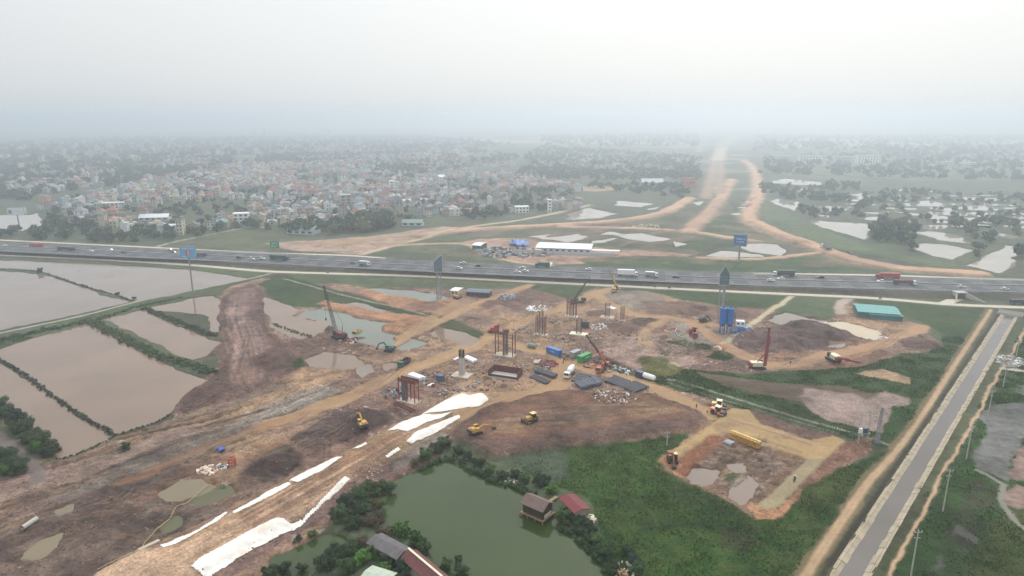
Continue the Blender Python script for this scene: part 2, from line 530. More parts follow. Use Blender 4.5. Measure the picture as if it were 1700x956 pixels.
# slag heaps and stockpiles, lower left
region([(440, 690), (470, 661), (526, 638), (562, 650), (496, 683), (420, 716), (330, 738), (250, 760), (150, 800), (100, 810), (230, 740), (330, 712)], SLAG, 0, op=0.75, rough=0.5, patch=14)
region([(420, 694), (470, 661), (526, 638), (565, 648), (500, 684), (420, 720), (370, 735), (380, 710)], SLAG, 0, op=0.85, rough=0.6)
for k in range(9):
    o = k * 9
    stroke([(395 + o * .3, 706 - o * .62 + 22), (470 + o * .2, 678 - o * .5 + 10), (545 + o * .1, 650 - o * .18)], 1.6, SLAG * (1.25 if k % 2 else .62), 0, op=0.55, dh=0.5 if k % 2 else -0.2)
region([(465, 633), (503, 613), (572, 613), (580, 632), (540, 640), (500, 650)], np.array(lin(166, 136, 108)), 0, dh=1.0, edge=4, rough=0.4)
region([(483, 729), (552, 686), (577, 683), (637, 684), (637, 709), (602, 721), (534, 749), (503, 745)], DARK, 0, rough=0.55, dh=0.4)
region([(420, 765), (440, 742), (470, 735), (500, 750), (495, 775), (480, 790), (440, 795), (415, 790)], DARK, 0, rough=0.5)


def heap(px, py, r, h, col, n=0):
    cx, cy = P(px, py)
    ix = near([(cx, cy)], r * 1.6)
    x, y = VX[ix], VY[ix]
    d = np.hypot(x - cx, y - cy) / r + 0.25 * fbm(x / r * 1.5, y / r * 1.5, 3, 40 + n)
    m = sstep(1.1, 0.75, d)
    C[ix] += (np.array(col) - C[ix]) * m[:, None]
    H[ix] += np.clip(1 - d, 0, 1) ** 0.9 * h
    ROUGH[ix] += (0.35 - ROUGH[ix]) * m
    CLS[ix[m > .5]] = 0


heap(465, 766, 7, 2.6, DARK * 0.9, 1); heap(612, 695, 8, 3.2, DARK * 0.85, 2); heap(445, 775, 6, 1.8, DARK, 3)
heap(590, 708, 6, 1.5, DARK * 0.9, 4); heap(540, 712, 6, 1.6, DARK, 5)
# grey rubble lower left
region([(-60, 960), (0, 880), (110, 850), (230, 815), (330, 830), (400, 850), (250, 900), (160, 950), (60, 1000)], np.array(lin(104, 92, 86)), 0, op=0.7, rough=0.7)
region([(100, 870), (215, 840), (250, 870), (225, 905), (130, 945), (80, 930)], DARK * 1.05, 0, op=0.7, rough=0.6, patch=5)
# ruts along the lower left haul ground
for k in range(120):
    u = rng.random() ** 0.8
    a = (-80 + rng.uniform(-40, 260), 0); L0 = rng.uniform(160, 420)
    xa = -60 + rng.uniform(0, 300); xb = xa + L0
    f = lambda X, u=u: 905 - u * 130 - X * (0.34 - 0.06 * u) + 6 * math.sin(X / 60 + u * 9)
    pts = [(X, f(X)) for X in np.linspace(xa, xb, 5)]
    col = (DARK * 0.8, MUD * 0.9, TAN * 0.72, SLAG * 0.8, np.array(lin(120, 104, 82)))[k % 5]
    stroke(pts, rng.uniform(0.45, 2.0), col, 0, op=rng.uniform(.35, .8), dh=rng.uniform(-.25, .25), warp=0.4, edge=.3)
for pts_, w_, c_ in (([(-60, 925), (60, 880), (160, 838), (260, 800), (340, 768)], 7, DARK), ([(60, 866), (150, 832), (250, 792), (330, 760)], 5, np.array(lin(92, 78, 72))), ([(110, 822), (220, 778), (330, 733), (420, 700)], 6, SLAG * .8),
                     ([(-60, 850), (60, 812), (160, 780), (250, 745)], 4, np.array(lin(122, 104, 78))), ([(200, 842), (300, 800), (400, 764), (470, 735)], 3, ORANGE * .8), ([(150, 790), (250, 752), (360, 715)], 3, DARK * 1.1), ([(0, 935), (110, 890), (220, 850)], 5, np.array(lin(100, 80, 70)))):
    stroke(pts_, w_, c_, 0, op=.7, warp=1.2, dh=-.15)
region([(150, 850), (250, 800), (420, 738), (470, 735), (400, 770), (280, 815), (170, 860)], ORANGE * 0.75, 0, patch=8, op=0.6)
region([(0, 800), (110, 770), (200, 745), (300, 705), (330, 712), (200, 768), (60, 820), (-60, 850)], PINK * 0.72, 0, op=0.6, rough=0.45)
region([(-80, 960), (0, 830), (120, 790), (250, 745), (330, 735), (420, 745), (470, 800), (380, 850), (260, 905), (150, 960)], DARK * .95, 0, op=.55, patch=16, rough=.5)
region([(-80, 960), (0, 860), (200, 800), (380, 800), (300, 880), (150, 960)], DARK * .9, 0, op=.6, patch=5)
# the road bed under construction, raised
BED = [(60, 1060), (160, 956), (233, 913), (263, 906), (378, 850), (480, 797), (565, 757), (610, 733), (650, 710), (700, 690), (760, 652), (812, 655), (815, 664), (762, 692), (740, 706), (680, 738), (640, 762), (590, 792),
       (570, 808), (500, 862), (440, 887), (335, 952), (260, 1060)]
region(BED, np.array(lin(184, 154, 128)), 0, dh=1.1, edge=1.6, warp=0.8, rough=0.12)
for k in range(46):
    u = rng.uniform(-.02, 1.02)
    A = [(250, 912), (378, 852), (480, 798), (568, 758), (650, 712), (720, 678)]
    B = [(335, 952), (440, 887), (570, 808), (640, 762), (690, 732), (762, 692)]
    s0 = rng.randint(0, 3); s1 = rng.randint(s0 + 2, 5)
    pts = [(A[i][0] * (1 - u) + B[i][0] * u, A[i][1] * (1 - u) + B[i][1] * u) for i in range(s0, s1 + 1)]
    stroke(pts, rng.uniform(.5, 1.6), (TAN * 0.72, np.array(lin(112, 88, 76)), ORANGE * 0.7)[k % 3], 0, op=rng.uniform(.3, .65), warp=0.3)
region([(320, 960), (430, 905), (500, 868), (575, 812), (640, 770), (680, 775), (600, 822), (520, 870), (460, 905), (380, 960)], np.array(lin(112, 88, 84)), 0, op=0.8, rough=0.5)
region([(640, 760), (680, 738), (720, 715), (745, 705), (735, 730), (690, 755), (660, 785)], SLAG * 0.62, 0, op=0.7, rough=0.2)
# centre-right working ground
for px, col in (([(1000, 568), (1060, 556), (1090, 575), (1110, 600), (1060, 612), (1000, 590)], PINK * 0.95), ([(1090, 590), (1150, 590), (1160, 605), (1110, 612)], PINK),
                ([(1110, 545), (1140, 532), (1180, 540), (1215, 560), (1180, 572), (1120, 560)], SLAG * 0.9), ([(1112, 540), (1130, 535), (1158, 540), (1150, 548)], SLAG * 1.1),
                ([(985, 480), (1080, 483), (1110, 500), (1060, 512), (1000, 508)], SLAG * 0.85), ([(1260, 600), (1300, 600), (1350, 598), (1440, 578), (1480, 590), (1420, 610), (1330, 615), (1280, 615)], np.array(lin(140, 104, 84))),
                ([(1380, 510), (1405, 497), (1418, 515), (1460, 528), (1500, 532), (1540, 540), (1530, 550), (1450, 545), (1395, 530)], np.array(lin(160, 130, 106))),
                ([(1060, 500), (1140, 500), (1190, 510), (1290, 512), (1260, 530), (1215, 530), (1140, 525), (1080, 520)], MUD), ([(850, 480), (880, 476), (940, 496), (900, 510), (830, 520), (800, 505)], MUD)):
    region(px, col, 0, op=0.75, rough=0.3)
for k in range(60):                                    # curving wheel tracks
    cx, cy = rng.uniform(1000, 1100), rng.uniform(560, 600)
    rr = rng.uniform(12, 60); a0 = rng.uniform(-1.2, .2)
    pts = [(cx + rr * math.cos(a0 + t * .25) * 1.3, cy + rr * .42 * math.sin(a0 + t * .25)) for t in range(6)]
    stroke(pts, 0.8, MUD * 0.8 if k % 2 else PALE * 0.85, 0, op=0.45)
for k in range(22):
    o = rng.uniform(-14, 12)
    stroke([(1255, 598 + o * .8), (1320, 600 + o), (1390, 592 + o * .8), (1450, 574 + o * .8), (1525, 546 + o * .4)], rng.uniform(.7, 1.6), (TAN, np.array(lin(126, 92, 78)), ORANGE)[k % 3], 0, op=.5)
region([(1294, 540), (1325, 531), (1369, 537), (1415, 555), (1395, 568), (1374, 571), (1338, 583), (1273, 583), (1225, 572), (1230, 555), (1260, 545)], np.array(lin(92, 74, 70)), 0, rough=0.5, dh=0.7, edge=3)
for px, py, r, h in ((1330, 545, 10, 2.6), (1355, 550, 11, 3), (1300, 556, 10, 2.6), (1260, 560, 12, 3.4), (1245, 566, 9, 2.4), (1290, 572, 11, 2.8), (1330, 565, 12, 3), (1365, 560, 10, 2.6), (1390, 556, 8, 2), (1315, 575, 8, 2)):
    heap(px, py, r, h, np.array(lin(94, 76, 72)) * rng.uniform(.85, 1.2), px)
for px, py, r, h, col in ((850, 495, 9, 2, MUD), (880, 500, 8, 1.6, MUD), (815, 505, 9, 2.2, MUD), (830, 515, 7, 1.6, EARTH), (1040, 545, 9, 2, MUD), (1070, 535, 8, 1.8, DARK), (1010, 540, 7, 1.5, MUD), (900, 505, 6, 1.4, EARTH),
                          (1145, 517, 8, 1.8, MUD * .8), (1160, 512, 6, 1.5, DARK), (1220, 520, 8, 1.8, MUD), (1108, 530, 7, 1.3, EARTH), (990, 520, 6, 1.2, MUD), (560, 548, 6, 2.0, DARK), (552, 545, 5, 1.8, DARK),
                          (1520, 568, 9, 1.2, MUD * .8), (1540, 572, 7, 1.0, MUD * .8), (460, 590, 9, 2.0, MUD * .8), (440, 600, 8, 1.6, MUD * .8), (335, 650, 7, 1.4, MUD * .8), (1100, 612, 8, 1.8, OLIVE), (1085, 600, 7, 1.6, OLIVE)):
    heap(px, py, r, h, col, px)
region([(1490, 572), (1529, 556), (1560, 569), (1545, 584), (1506, 582)], np.array(lin(106, 84, 76)), 0, rough=0.4)

# --- the pit with the tan frame road, lower right
region([(1180, 722), (1214, 720), (1257, 738), (1325, 757), (1334, 768), (1260, 838), (1245, 858), (1220, 838), (1180, 815), (1140, 797), (1096, 773), (1121, 757)], np.array(lin(130, 104, 86)), 0, to=-0.7, rough=0.6, edge=1.5)
region([(1190, 735), (1260, 745), (1310, 765), (1260, 820), (1200, 800), (1150, 780)], DARK * 1.1, 0, op=.6, patch=2.5)
region([(1190, 735), (1260, 745), (1310, 765), (1260, 820), (1200, 800), (1150, 780)], PALE, 0, op=.5, patch=1.6)
region([(1346, 765), (1369, 764), (1402, 733), (1448, 726), (1442, 748), (1388, 778), (1340, 812), (1310, 848), (1285, 862), (1296, 838)], np.array(lin(128, 92, 76)), 0, rough=0.4, op=0.85)
region([(1245, 830), (1262, 838), (1290, 845), (1315, 822), (1330, 812), (1300, 850), (1285, 862), (1248, 860)], ORANGE, 0, rough=0.3)
region([(1093, 766), (1100, 756), (1121, 757), (1145, 777), (1150, 790), (1125, 788)], ORANGE, 0, rough=0.2)
region([(1245, 682), (1290, 695), (1345, 712), (1400, 726), (1384, 727), (1345, 732), (1262, 706)], np.array(lin(112, 84, 76)), 0, rough=0.4, op=0.9)
PADC = np.array(lin(178, 149, 108))
region([(1164, 719), (1190, 697), (1214, 678), (1245, 681), (1262, 704), (1345, 731), (1384, 724), (1402, 732), (1370, 764), (1346, 768), (1326, 757), (1257, 737), (1214, 720), (1182, 723), (1122, 758), (1100, 758)],
       PADC, 2, dh=0.25, warp=0.6, rough=0.08)
region([(1338, 764), (1369, 762), (1298, 838), (1275, 848), (1255, 840)], np.array(lin(160, 146, 116)), 2, dh=0.25, warp=0.5, rough=0.06)
for k in range(20):
    o = rng.uniform(-.05, 1)
    if k % 2: region([(1190 + 150 * o, 705 + 22 * o), (1215 + 150 * o, 700 + 26 * o), (1222 + 150 * o, 712 + 22 * o), (1196 + 150 * o, 716 + 20 * o)], EARTH, 2, patch=3, op=.5)
    stroke([(1190 + 30 * o, 716 - 26 * o), (1260 + 10 * o, 730 - 22 * o), (1330 + 20 * o, 752 - 18 * o)], rng.uniform(.4, 1.1), (PADC * 1.2, PADC * .8, EARTH)[k % 3], 2, op=.5)
stroke([(1172, 706), (1150, 728), (1128, 748)], 5, RED * 0.8, 0, op=.0)
stroke([(1190, 728), (1165, 748), (1142, 765)], 5.5, RED * 0.75, 0, op=0.9, rough=0.3, dh=.3)
stroke([(1148, 772), (1138, 778)], 5, RED * 0.75, 0, op=0.9, rough=0.3, dh=.3)
for k in range(16):
    o = rng.uniform(0, 60)
    stroke([(1200 + o, 730 + o * .2), (1172 + o, 756 + o * .2), (1150 + o, 778 + o * .3)], .8, (TAN * .7, MUD * .8)[k % 2], 0, op=.5)
green([(1200, 790), (1230, 775), (1236, 780), (1212, 800)], GRASS, op=0.8)

# --- haul roads (tan)
def road(px, w, col=TAN, cls=2, **k):
    k.setdefault('rough', 0.05)
    return stroke(px, w, col, cls, **k)

road([(440, 706), (500, 688), (575, 660), (640, 630), (700, 606), (767, 582), (830, 553), (880, 530), (940, 508), (985, 489), (1020, 477), (1030, 472)], 8.0)
road([(200, 800), (330, 748), (420, 712), (500, 688)], 4, ORANGE * 0.75, op=0.55)
road([(815, 556), (840, 566), (865, 576), (916, 588), (945, 601), (985, 614), (1025, 624), (1070, 637), (1143, 669), (1180, 690)], 6.5)
road([(942, 598), (925, 615), (912, 640), (880, 655), (835, 664), (800, 672), (770, 690)], 8, TAN * 0.92, op=.9)
road([(925, 612), (930, 630), (915, 645)], 12, TAN * 0.95, op=.9)
road([(985, 489), (1047, 520), (1093, 527), (1143, 532), (1192, 540)], 7)
road([(1145, 533), (1165, 545), (1185, 559), (1221, 582), (1250, 597), (1270, 607), (1330, 602), (1363, 592), (1440, 575), (1500, 556), (1532, 543)], 7.5, np.array(lin(178, 142, 110)))
road([(1105, 531), (1082, 542), (1066, 556), (1062, 566), (1080, 575)], 5)
road([(648, 572), (686, 553), (736, 531), (787, 506), (850, 484), (885, 469)], 6.5)
road([(690, 552), (720, 525), (760, 503)], 7, TAN * 0.85, op=0.7)
road([(770, 690), (725, 716), (640, 765)], 3, TAN, op=0.4)
road([(1315, 492), (1285, 512), (1262, 528), (1230, 552), (1200, 570)], 3.0, np.array(lin(196, 180, 150)))
road([(635, 629), (600, 650), (540, 672), (470, 700)], 6, TAN * 0.85, op=0.5)
road([(1408, 494), (1395, 505), (1395, 520)], 6, PALE, op=0.8)
road([(640, 632), (700, 608), (767, 582), (830, 553)], 2, TAN * 1.15, op=0.6)
# paths
road([(-60, 570), (0, 553), (137, 524), (230, 500), (329, 480), (430, 459), (455, 452)], 2.2, CONC * 0.85, 2, warp=0.2)
road([(475, 450), (485, 446), (492, 441)], 6, PALE, 2)
road([(-60, 690), (0, 726), (40, 760), (62, 782), (60, 800)], 4.0, np.array(lin(120, 108, 104)), 2)
stroke([(1643, 514), (1630, 535), (1575, 618), (1530, 690), (1490, 745), (1440, 800), (1395, 865), (1345, 940), (1290, 1040)], 4.6, np.array(lin(140, 116, 92)), 2, op=0.6, rough=0.2)
for o in (-1.4, 1.4):
    road([(1645 + o * .4, 514), (1632 + o, 535), (1577 + o * 1.3, 618), (1532 + o * 1.8, 690), (1492 + o * 2.2, 745), (1442 + o * 2.6, 800), (1397 + o * 3, 865), (1347 + o * 3.3, 940), (1292 + o * 3.6, 1040)], 1.1, np.array(lin(190, 160, 128)), 2, warp=0.3)
# right of the canal
RG = [(1700, 522), (1720, 530), (2400, 560), (2400, 1300), (1380, 1300), (1440, 1000), (1475, 930), (1560, 790), (1620, 690), (1680, 590)]
green(RG, GRASS, edge=2, warp=2)
region([(1475, 956), (1560, 830), (1640, 700), (1700, 590), (1730, 560), (1700, 660), (1650, 740), (1580, 860), (1520, 970)], LUSH * 1.05, 1, op=0.8)
region([(1618, 690), (1660, 672), (1720, 668), (1720, 700), (1690, 740), (1672, 800), (1620, 775), (1616, 760), (1640, 710)], GREYF, 3, op=0.9, rough=0.1)
region([(1672, 640), (1720, 640), (1720, 665), (1690, 655)], GREYF * 0.8, 3, op=0.7, patch=5)
region([(1690, 745), (1720, 730), (1760, 800), (1690, 800), (1676, 790)], PINK * .78, 3, rough=0.05)
region([(1664, 820), (1690, 806), (1760, 815), (1760, 850), (1690, 845), (1668, 835)], PINK * .78, 3, rough=0.05)
region([(1585, 800), (1640, 790), (1660, 810), (1650, 860), (1610, 900), (1560, 960), (1520, 1000), (1570, 880)], DARK * 0.8, 1, patch=7, op=0.6)
region([(1570, 890), (1590, 870), (1625, 895), (1600, 930), (1560, 980), (1530, 980)], GREYF * 0.75, 3, op=0.75, patch=9)
region([(1640, 870), (1720, 830), (1760, 1000), (1600, 1000), (1600, 950)], OLIVE * 0.75, 1, op=0.6)
road([(1706, 535), (1690, 570), (1665, 610), (1640, 650), (1622, 690), (1592, 740), (1565, 785), (1545, 830), (1510, 890), (1480, 945), (1455, 1000)], 1.0, np.array(lin(196, 164, 134)), 2, warp=0.8)
road([(1665, 612), (1700, 616), (1740, 618)], 3, CONC, 2)
road([(1622, 780), (1650, 795), (1668, 805), (1660, 830), (1690, 870), (1720, 890)], 1.6, np.array(lin(140, 136, 126)), 2)
region([(1660, 592), (1680, 588), (1695, 600), (1690, 612), (1665, 610)], SLAG * 1.2, 0, rough=0.7, op=.8)

# --- wheel and crawler tracks over the working ground
def tracks(px, gauge=1.9, w=.55, op=.55, c1=DARK * 1.1, c2=PALE * .85):
    pts = catmull([P(a, b) for a, b in px], 4)
    for s_ in (-.5, .5):
        o_ = []
        for i, p in enumerate(pts):
            t_ = (pts[min(i + 1, len(pts) - 1)] - pts[max(i - 1, 0)]).normalized()
            o_.append((p.x + t_.y * gauge * s_, p.y - t_.x * gauge * s_))
        stroke(o_, w, c1, None, world=True, smooth=False, warp=.15, edge=.3, op=op, dh=-.12)
        stroke([(a + .5, b + .3) for a, b in o_], w * .6, c2, None, world=True, smooth=False, warp=.15, edge=.25, op=op * .7)


tr_ = random.Random(21)
for (cx_, cy_, sx_, sy_, n_, ang_) in ((1050, 585, 60, 24, 26, -.3), (1180, 580, 60, 22, 14, .4), (900, 540, 70, 26, 22, -.5), (760, 600, 70, 26, 18, -.45), (1000, 530, 60, 14, 12, .2), (1320, 605, 100, 12, 16, -.12), (1450, 570, 70, 14, 10, -.5),
                                   (700, 560, 80, 22, 16, -.5), (600, 640, 80, 26, 18, -.4), (480, 720, 90, 30, 18, -.42), (320, 760, 110, 30, 20, -.4), (160, 850, 130, 40, 20, -.42), (1220, 775, 50, 28, 16, -.6), (960, 700, 130, 22, 18, -.06), (500, 820, 130, 60, 14, -.6),
                                   (410, 560, 18, 60, 14, 1.5), (840, 500, 40, 16, 10, -.5), (1120, 520, 50, 10, 8, .1)):
    for k in range(n_):
        x0, y0 = cx_ + tr_.gauss(0, sx_ * .5), cy_ + tr_.gauss(0, sy_ * .5); a_ = ang_ + tr_.gauss(0, .35); L_ = tr_.uniform(25, 75) * (y0 / 640)
        cv_ = tr_.uniform(-.5, .5)
        pts_ = []
        for t in range(5):
            pts_.append((x0, y0)); x0 += L_ / 4 * math.cos(a_); y0 += L_ / 4 * math.sin(a_) * .6; a_ += cv_ / 4
        c_ = tr_.choice(((DARK * 1.1, PALE * .8), (MUD * .7, TAN * .9), (RED * .8, TAN), (DARK, SLAG)))
        tracks(pts_, op=tr_.uniform(.3, .65), c1=c_[0], c2=c_[1])

# --- ponds: the ground sinks, water sheets are laid in below
PONDS = []


def pond(px, kind, d=1.5, **k):
    ix, s, pts = region(px, np.array(lin(104, 84, 68)) * 0.8, None, grow=0.6, **k)
    if len(ix):
        D = sum(p[1] for p in pts) / len(pts)
        m = sstep(-0.004 * D - 0.6, 0.004 * D + 0.6, s)
        H[ix] = H[ix] * (1 - m) - d * m
        ROUGH[ix] *= (1 - m)
    PONDS.append((pts, kind))


pond([(-260, 424), (0, 431), (76, 434), (177, 439), (304, 446), (374, 456), (405, 461), (329, 479), (232, 498), (215, 495), (164, 481), (124, 467), (73, 450), (63, 448), (0, 444), (-260, 440)], 'grey')
pond([(0, 450), (60, 453), (73, 456), (120, 472), (160, 487), (207, 501), (150, 514), (80, 529), (20, 541), (0, 547), (-120, 585), (-260, 600), (-260, 446)], 'grey')
pond([(0, 579), (50, 562), (88, 553), (142, 537), (164, 548), (215, 576), (278, 608), (326, 628), (341, 632), (324, 641), (296, 661), (281, 681), (253, 701), (202, 718), (195, 716), (126, 680), (68, 641), (33, 612), (0, 589), (-14, 584)], 'brown')
pond([(-50, 580), (0, 603), (30, 621), (60, 642), (120, 686), (183, 724), (152, 741), (104, 758), (90, 745), (63, 710), (20, 680), (-40, 655), (-180, 640), (-180, 620)], 'brown')
pond([(175, 528), (233, 514), (268, 530), (316, 550), (362, 568), (341, 587), (319, 595), (291, 579), (228, 553)], 'brown')
pond([(248, 511), (309, 497), (354, 490), (362, 501), (358, 516), (359, 549), (353, 548), (352, 524), (304, 515), (268, 515)], 'brown')
pond([(435, 492), (493, 512), (481, 524), (508, 529), (544, 537), (534, 552), (519, 557), (483, 544), (458, 533), (445, 527), (443, 509)], 'brown')
pond([(453, 534), (483, 546), (515, 560), (505, 560), (470, 550), (450, 538)], 'brown')
pond([(495, 522), (508, 515), (531, 512), (597, 528), (650, 536), (630, 541), (634, 551), (661, 555), (654, 559), (610, 556), (572, 557), (560, 551), (546, 535), (520, 529), (503, 527)], 'jade')
pond([(612, 479), (640, 478), (673, 481), (723, 486), (742, 493), (730, 499), (711, 500), (686, 495), (648, 489)], 'jade')
pond([(575, 503), (590, 501), (640, 515), (612, 512)], 'grey')
pond([(594, 563), (622, 557), (655, 563), (646, 570), (628, 574), (612, 568)], 'jade')
pond([(660, 576), (688, 562), (704, 567), (692, 574), (675, 579)], 'jade')
pond([(720, 552), (736, 543), (765, 550), (794, 562), (774, 572), (736, 560)], 'brown')
pond([(510, 595), (539, 583), (587, 590), (597, 604), (580, 611), (562, 614), (521, 606)], 'brown')
pond([(592, 609), (615, 603), (624, 612), (603, 621)], 'grey')
pond([(634, 603), (650, 600), (662, 606), (645, 612)], 'brown')
pond([(1368, 536), (1395, 533), (1430, 540), (1464, 551), (1451, 563), (1426, 558), (1412, 551)], 'cream')
pond([(1273, 532), (1304, 517), (1340, 526), (1371, 532), (1362, 535), (1325, 531), (1294, 538)], 'grey')
pond([(1372, 562), (1395, 566), (1400, 573), (1380, 572)], 'grey')
pond([(1143, 788), (1160, 773), (1193, 776), (1175, 797), (1160, 796)], 'grey')
pond([(1210, 820), (1242, 788), (1257, 797), (1246, 818), (1227, 831)], 'grey')
pond([(1212, 770), (1230, 768), (1233, 775), (1218, 778)], 'grey')
pond([(1264, 733), (1268, 731), (1270, 734), (1266, 736)], 'grey')
pond([(658, 797), (698, 778), (724, 764), (749, 763), (787, 782), (830, 802), (845, 806), (868, 818), (872, 836), (901, 851), (926, 866), (951, 880), (982, 910), (1002, 934), (1013, 956), (1040, 1060), (830, 1060), (749, 949), (711, 913), (693, 888), (648, 872), (632, 855), (640, 837), (660, 812)], 'green', d=2.0)
pond([(455, 925), (500, 905), (541, 887), (572, 888), (596, 908), (562, 914), (529, 927), (505, 960), (440, 960)], 'green')
pond([(272, 812), (304, 797), (332, 794), (352, 806), (304, 825), (280, 824)], 'olive')
pond([(312, 830), (345, 814), (380, 806), (379, 820), (342, 833)], 'moss')
pond([(268, 870), (290, 855), (296, 862), (294, 872), (275, 880)], 'moss')
pond([(40, 922), (70, 893), (101, 882), (85, 910), (60, 927)], 'olive')
pond([(92, 845), (118, 835), (112, 846), (98, 850)], 'olive')
# ---------------------------------------------------------------- beyond the expressway
region([(1170, 350), (1240, 366), (1262, 385), (1350, 412), (1300, 430), (1100, 440), (1000, 430), (980, 400), (860, 392), (800, 400), (640, 425), (560, 420), (700, 395), (900, 386), (1100, 384), (1150, 370)], DULL, 1, op=0.7, rough=0.1)
region([(250, 412), (300, 396), (420, 380), (470, 385), (500, 402), (470, 412), (430, 418), (300, 418)], np.array(lin(104, 108, 74)), 1, op=0.8)
region([(440, 404), (540, 398), (622, 391), (736, 376), (784, 377), (673, 403), (605, 421), (572, 421), (503, 418), (470, 412)], np.array(lin(172, 146, 128)), 0, rough=0.3)
region([(500, 404), (620, 395), (700, 388), (640, 398), (560, 408)], TAN, 2, op=0.8, dh=0.8)
region([(690, 420), (650, 415), (700, 405), (790, 404), (830, 415), (870, 422), (900, 440), (850, 436), (760, 426)], np.array(lin(122, 126, 92)), 1, op=0.8, patch=30)
region([(768, 402), (800, 396), (850, 398), (880, 402), (1000, 412), (1150, 422), (1160, 432), (1010, 433), (960, 438), (905, 441), (850, 432), (800, 424)], np.array(lin(176, 142, 122)), 0, rough=0.3)
region([(960, 430), (1060, 425), (1200, 428), (1330, 428), (1400, 436), (1440, 448), (1300, 452), (1100, 446), (980, 440)], GRASS * 1.1, 1, op=0.9)
region([(1100, 362), (1140, 345), (1185, 340), (1170, 360), (1150, 378), (1080, 380)], GRASS, 1)
region([(1185, 362), (1215, 330), (1240, 350), (1240, 375), (1262, 388), (1160, 384)], GRASS, 1, op=0.9)
region([(1262, 334), (1320, 362), (1420, 400), (1500, 425), (1600, 442), (1560, 448), (1420, 420), (1350, 405), (1270, 372), (1262, 350)], np.array(lin(96, 112, 74)), 1, rough=0.1, dh=0.5)
region([(880, 398), (990, 385), (1110, 390), (1215, 398), (1230, 405), (1160, 422), (1000, 408)], GRASS, 1)
FT = np.array(lin(206, 166, 136))
def far_road(px, w, dh=1.2, col=FT, **k):
    stroke(px, w * 1.25, np.array(lin(128, 118, 96)), 0, dh=0, rough=0.3, warp=w * .3, op=.75)
    return stroke(px, w * 0.85, col, 2, dh=dh, rough=0.15, warp=w * 0.14, **k)
far_road([(700, 392), (784, 382), (860, 378), (941, 374), (1010, 369), (1060, 363), (1093, 356), (1120, 345), (1145, 330)], 17, 2.0)
far_road([(930, 377), (1042, 379), (1143, 385), (1219, 396), (1250, 400)], 12, 1.0)
far_road([(1143, 386), (1160, 368), (1176, 354), (1197, 329), (1210, 306), (1215, 298)], 17, 1.6)
far_road([(1330, 404), (1300, 393), (1262, 377), (1243, 362), (1245, 345), (1256, 327), (1256, 294), (1246, 275), (1234, 266)], 19, 1.6)
far_road([(1258, 372), (1299, 393), (1363, 414), (1415, 431), (1480, 445), (1545, 451), (1622, 456)], 17, 1.8)
far_road([(1376, 417), (1325, 424), (1262, 430), (1200, 430), (1160, 428)], 8, .6)
far_road([(1172, 329), (1180, 300), (1187, 268)], 17, 1.0, np.array(lin(180, 150, 128)), op=.75)
far_road([(1193, 322), (1197, 290), (1197, 262)], 14, 1.0, np.array(lin(180, 150, 128)), op=.75)
far_road([(1190, 266), (1205, 240), (1235, 224), (1300, 214), (1345, 210)], 40, 0, np.array(lin(214, 196, 172)), op=0.8)
far_road([(1160, 252), (1166, 230), (1169, 212)], 26, 0, CONC, op=0.7)
far_road([(595, 424), (673, 403), (736, 388), (784, 376), (860, 366), (940, 350), (980, 340)], 7, 0.4, np.array(lin(200, 178, 150)))
far_road([(635, 409), (700, 405), (774, 405), (800, 420), (850, 433), (900, 440)], 7, 0, op=.8)
far_road([(800, 402), (830, 396), (880, 399), (905, 415), (900, 436)], 6, 0, op=.7)
far_road([(270, 416), (262, 409), (325, 394), (420, 376), (440, 378)], 3, 0, CONC)
far_road([(1180, 313), (1215, 314), (1252, 313)], 9, 0, CONC, op=.8)
far_road([(1100, 383), (1050, 400), (1010, 415)], 5, 0, DULL * 0.8, op=.8)
stroke([(1150, 426), (1200, 405), (1232, 396)], 5, DARK, 1, dh=.6)
region([(480, 420), (640, 395), (800, 380), (1000, 372), (1140, 350), (1200, 330), (1240, 360), (1262, 385), (1420, 425), (1540, 450), (1300, 440), (1000, 436), (800, 425)], EARTH * 1.15, 0, op=.5, patch=28)
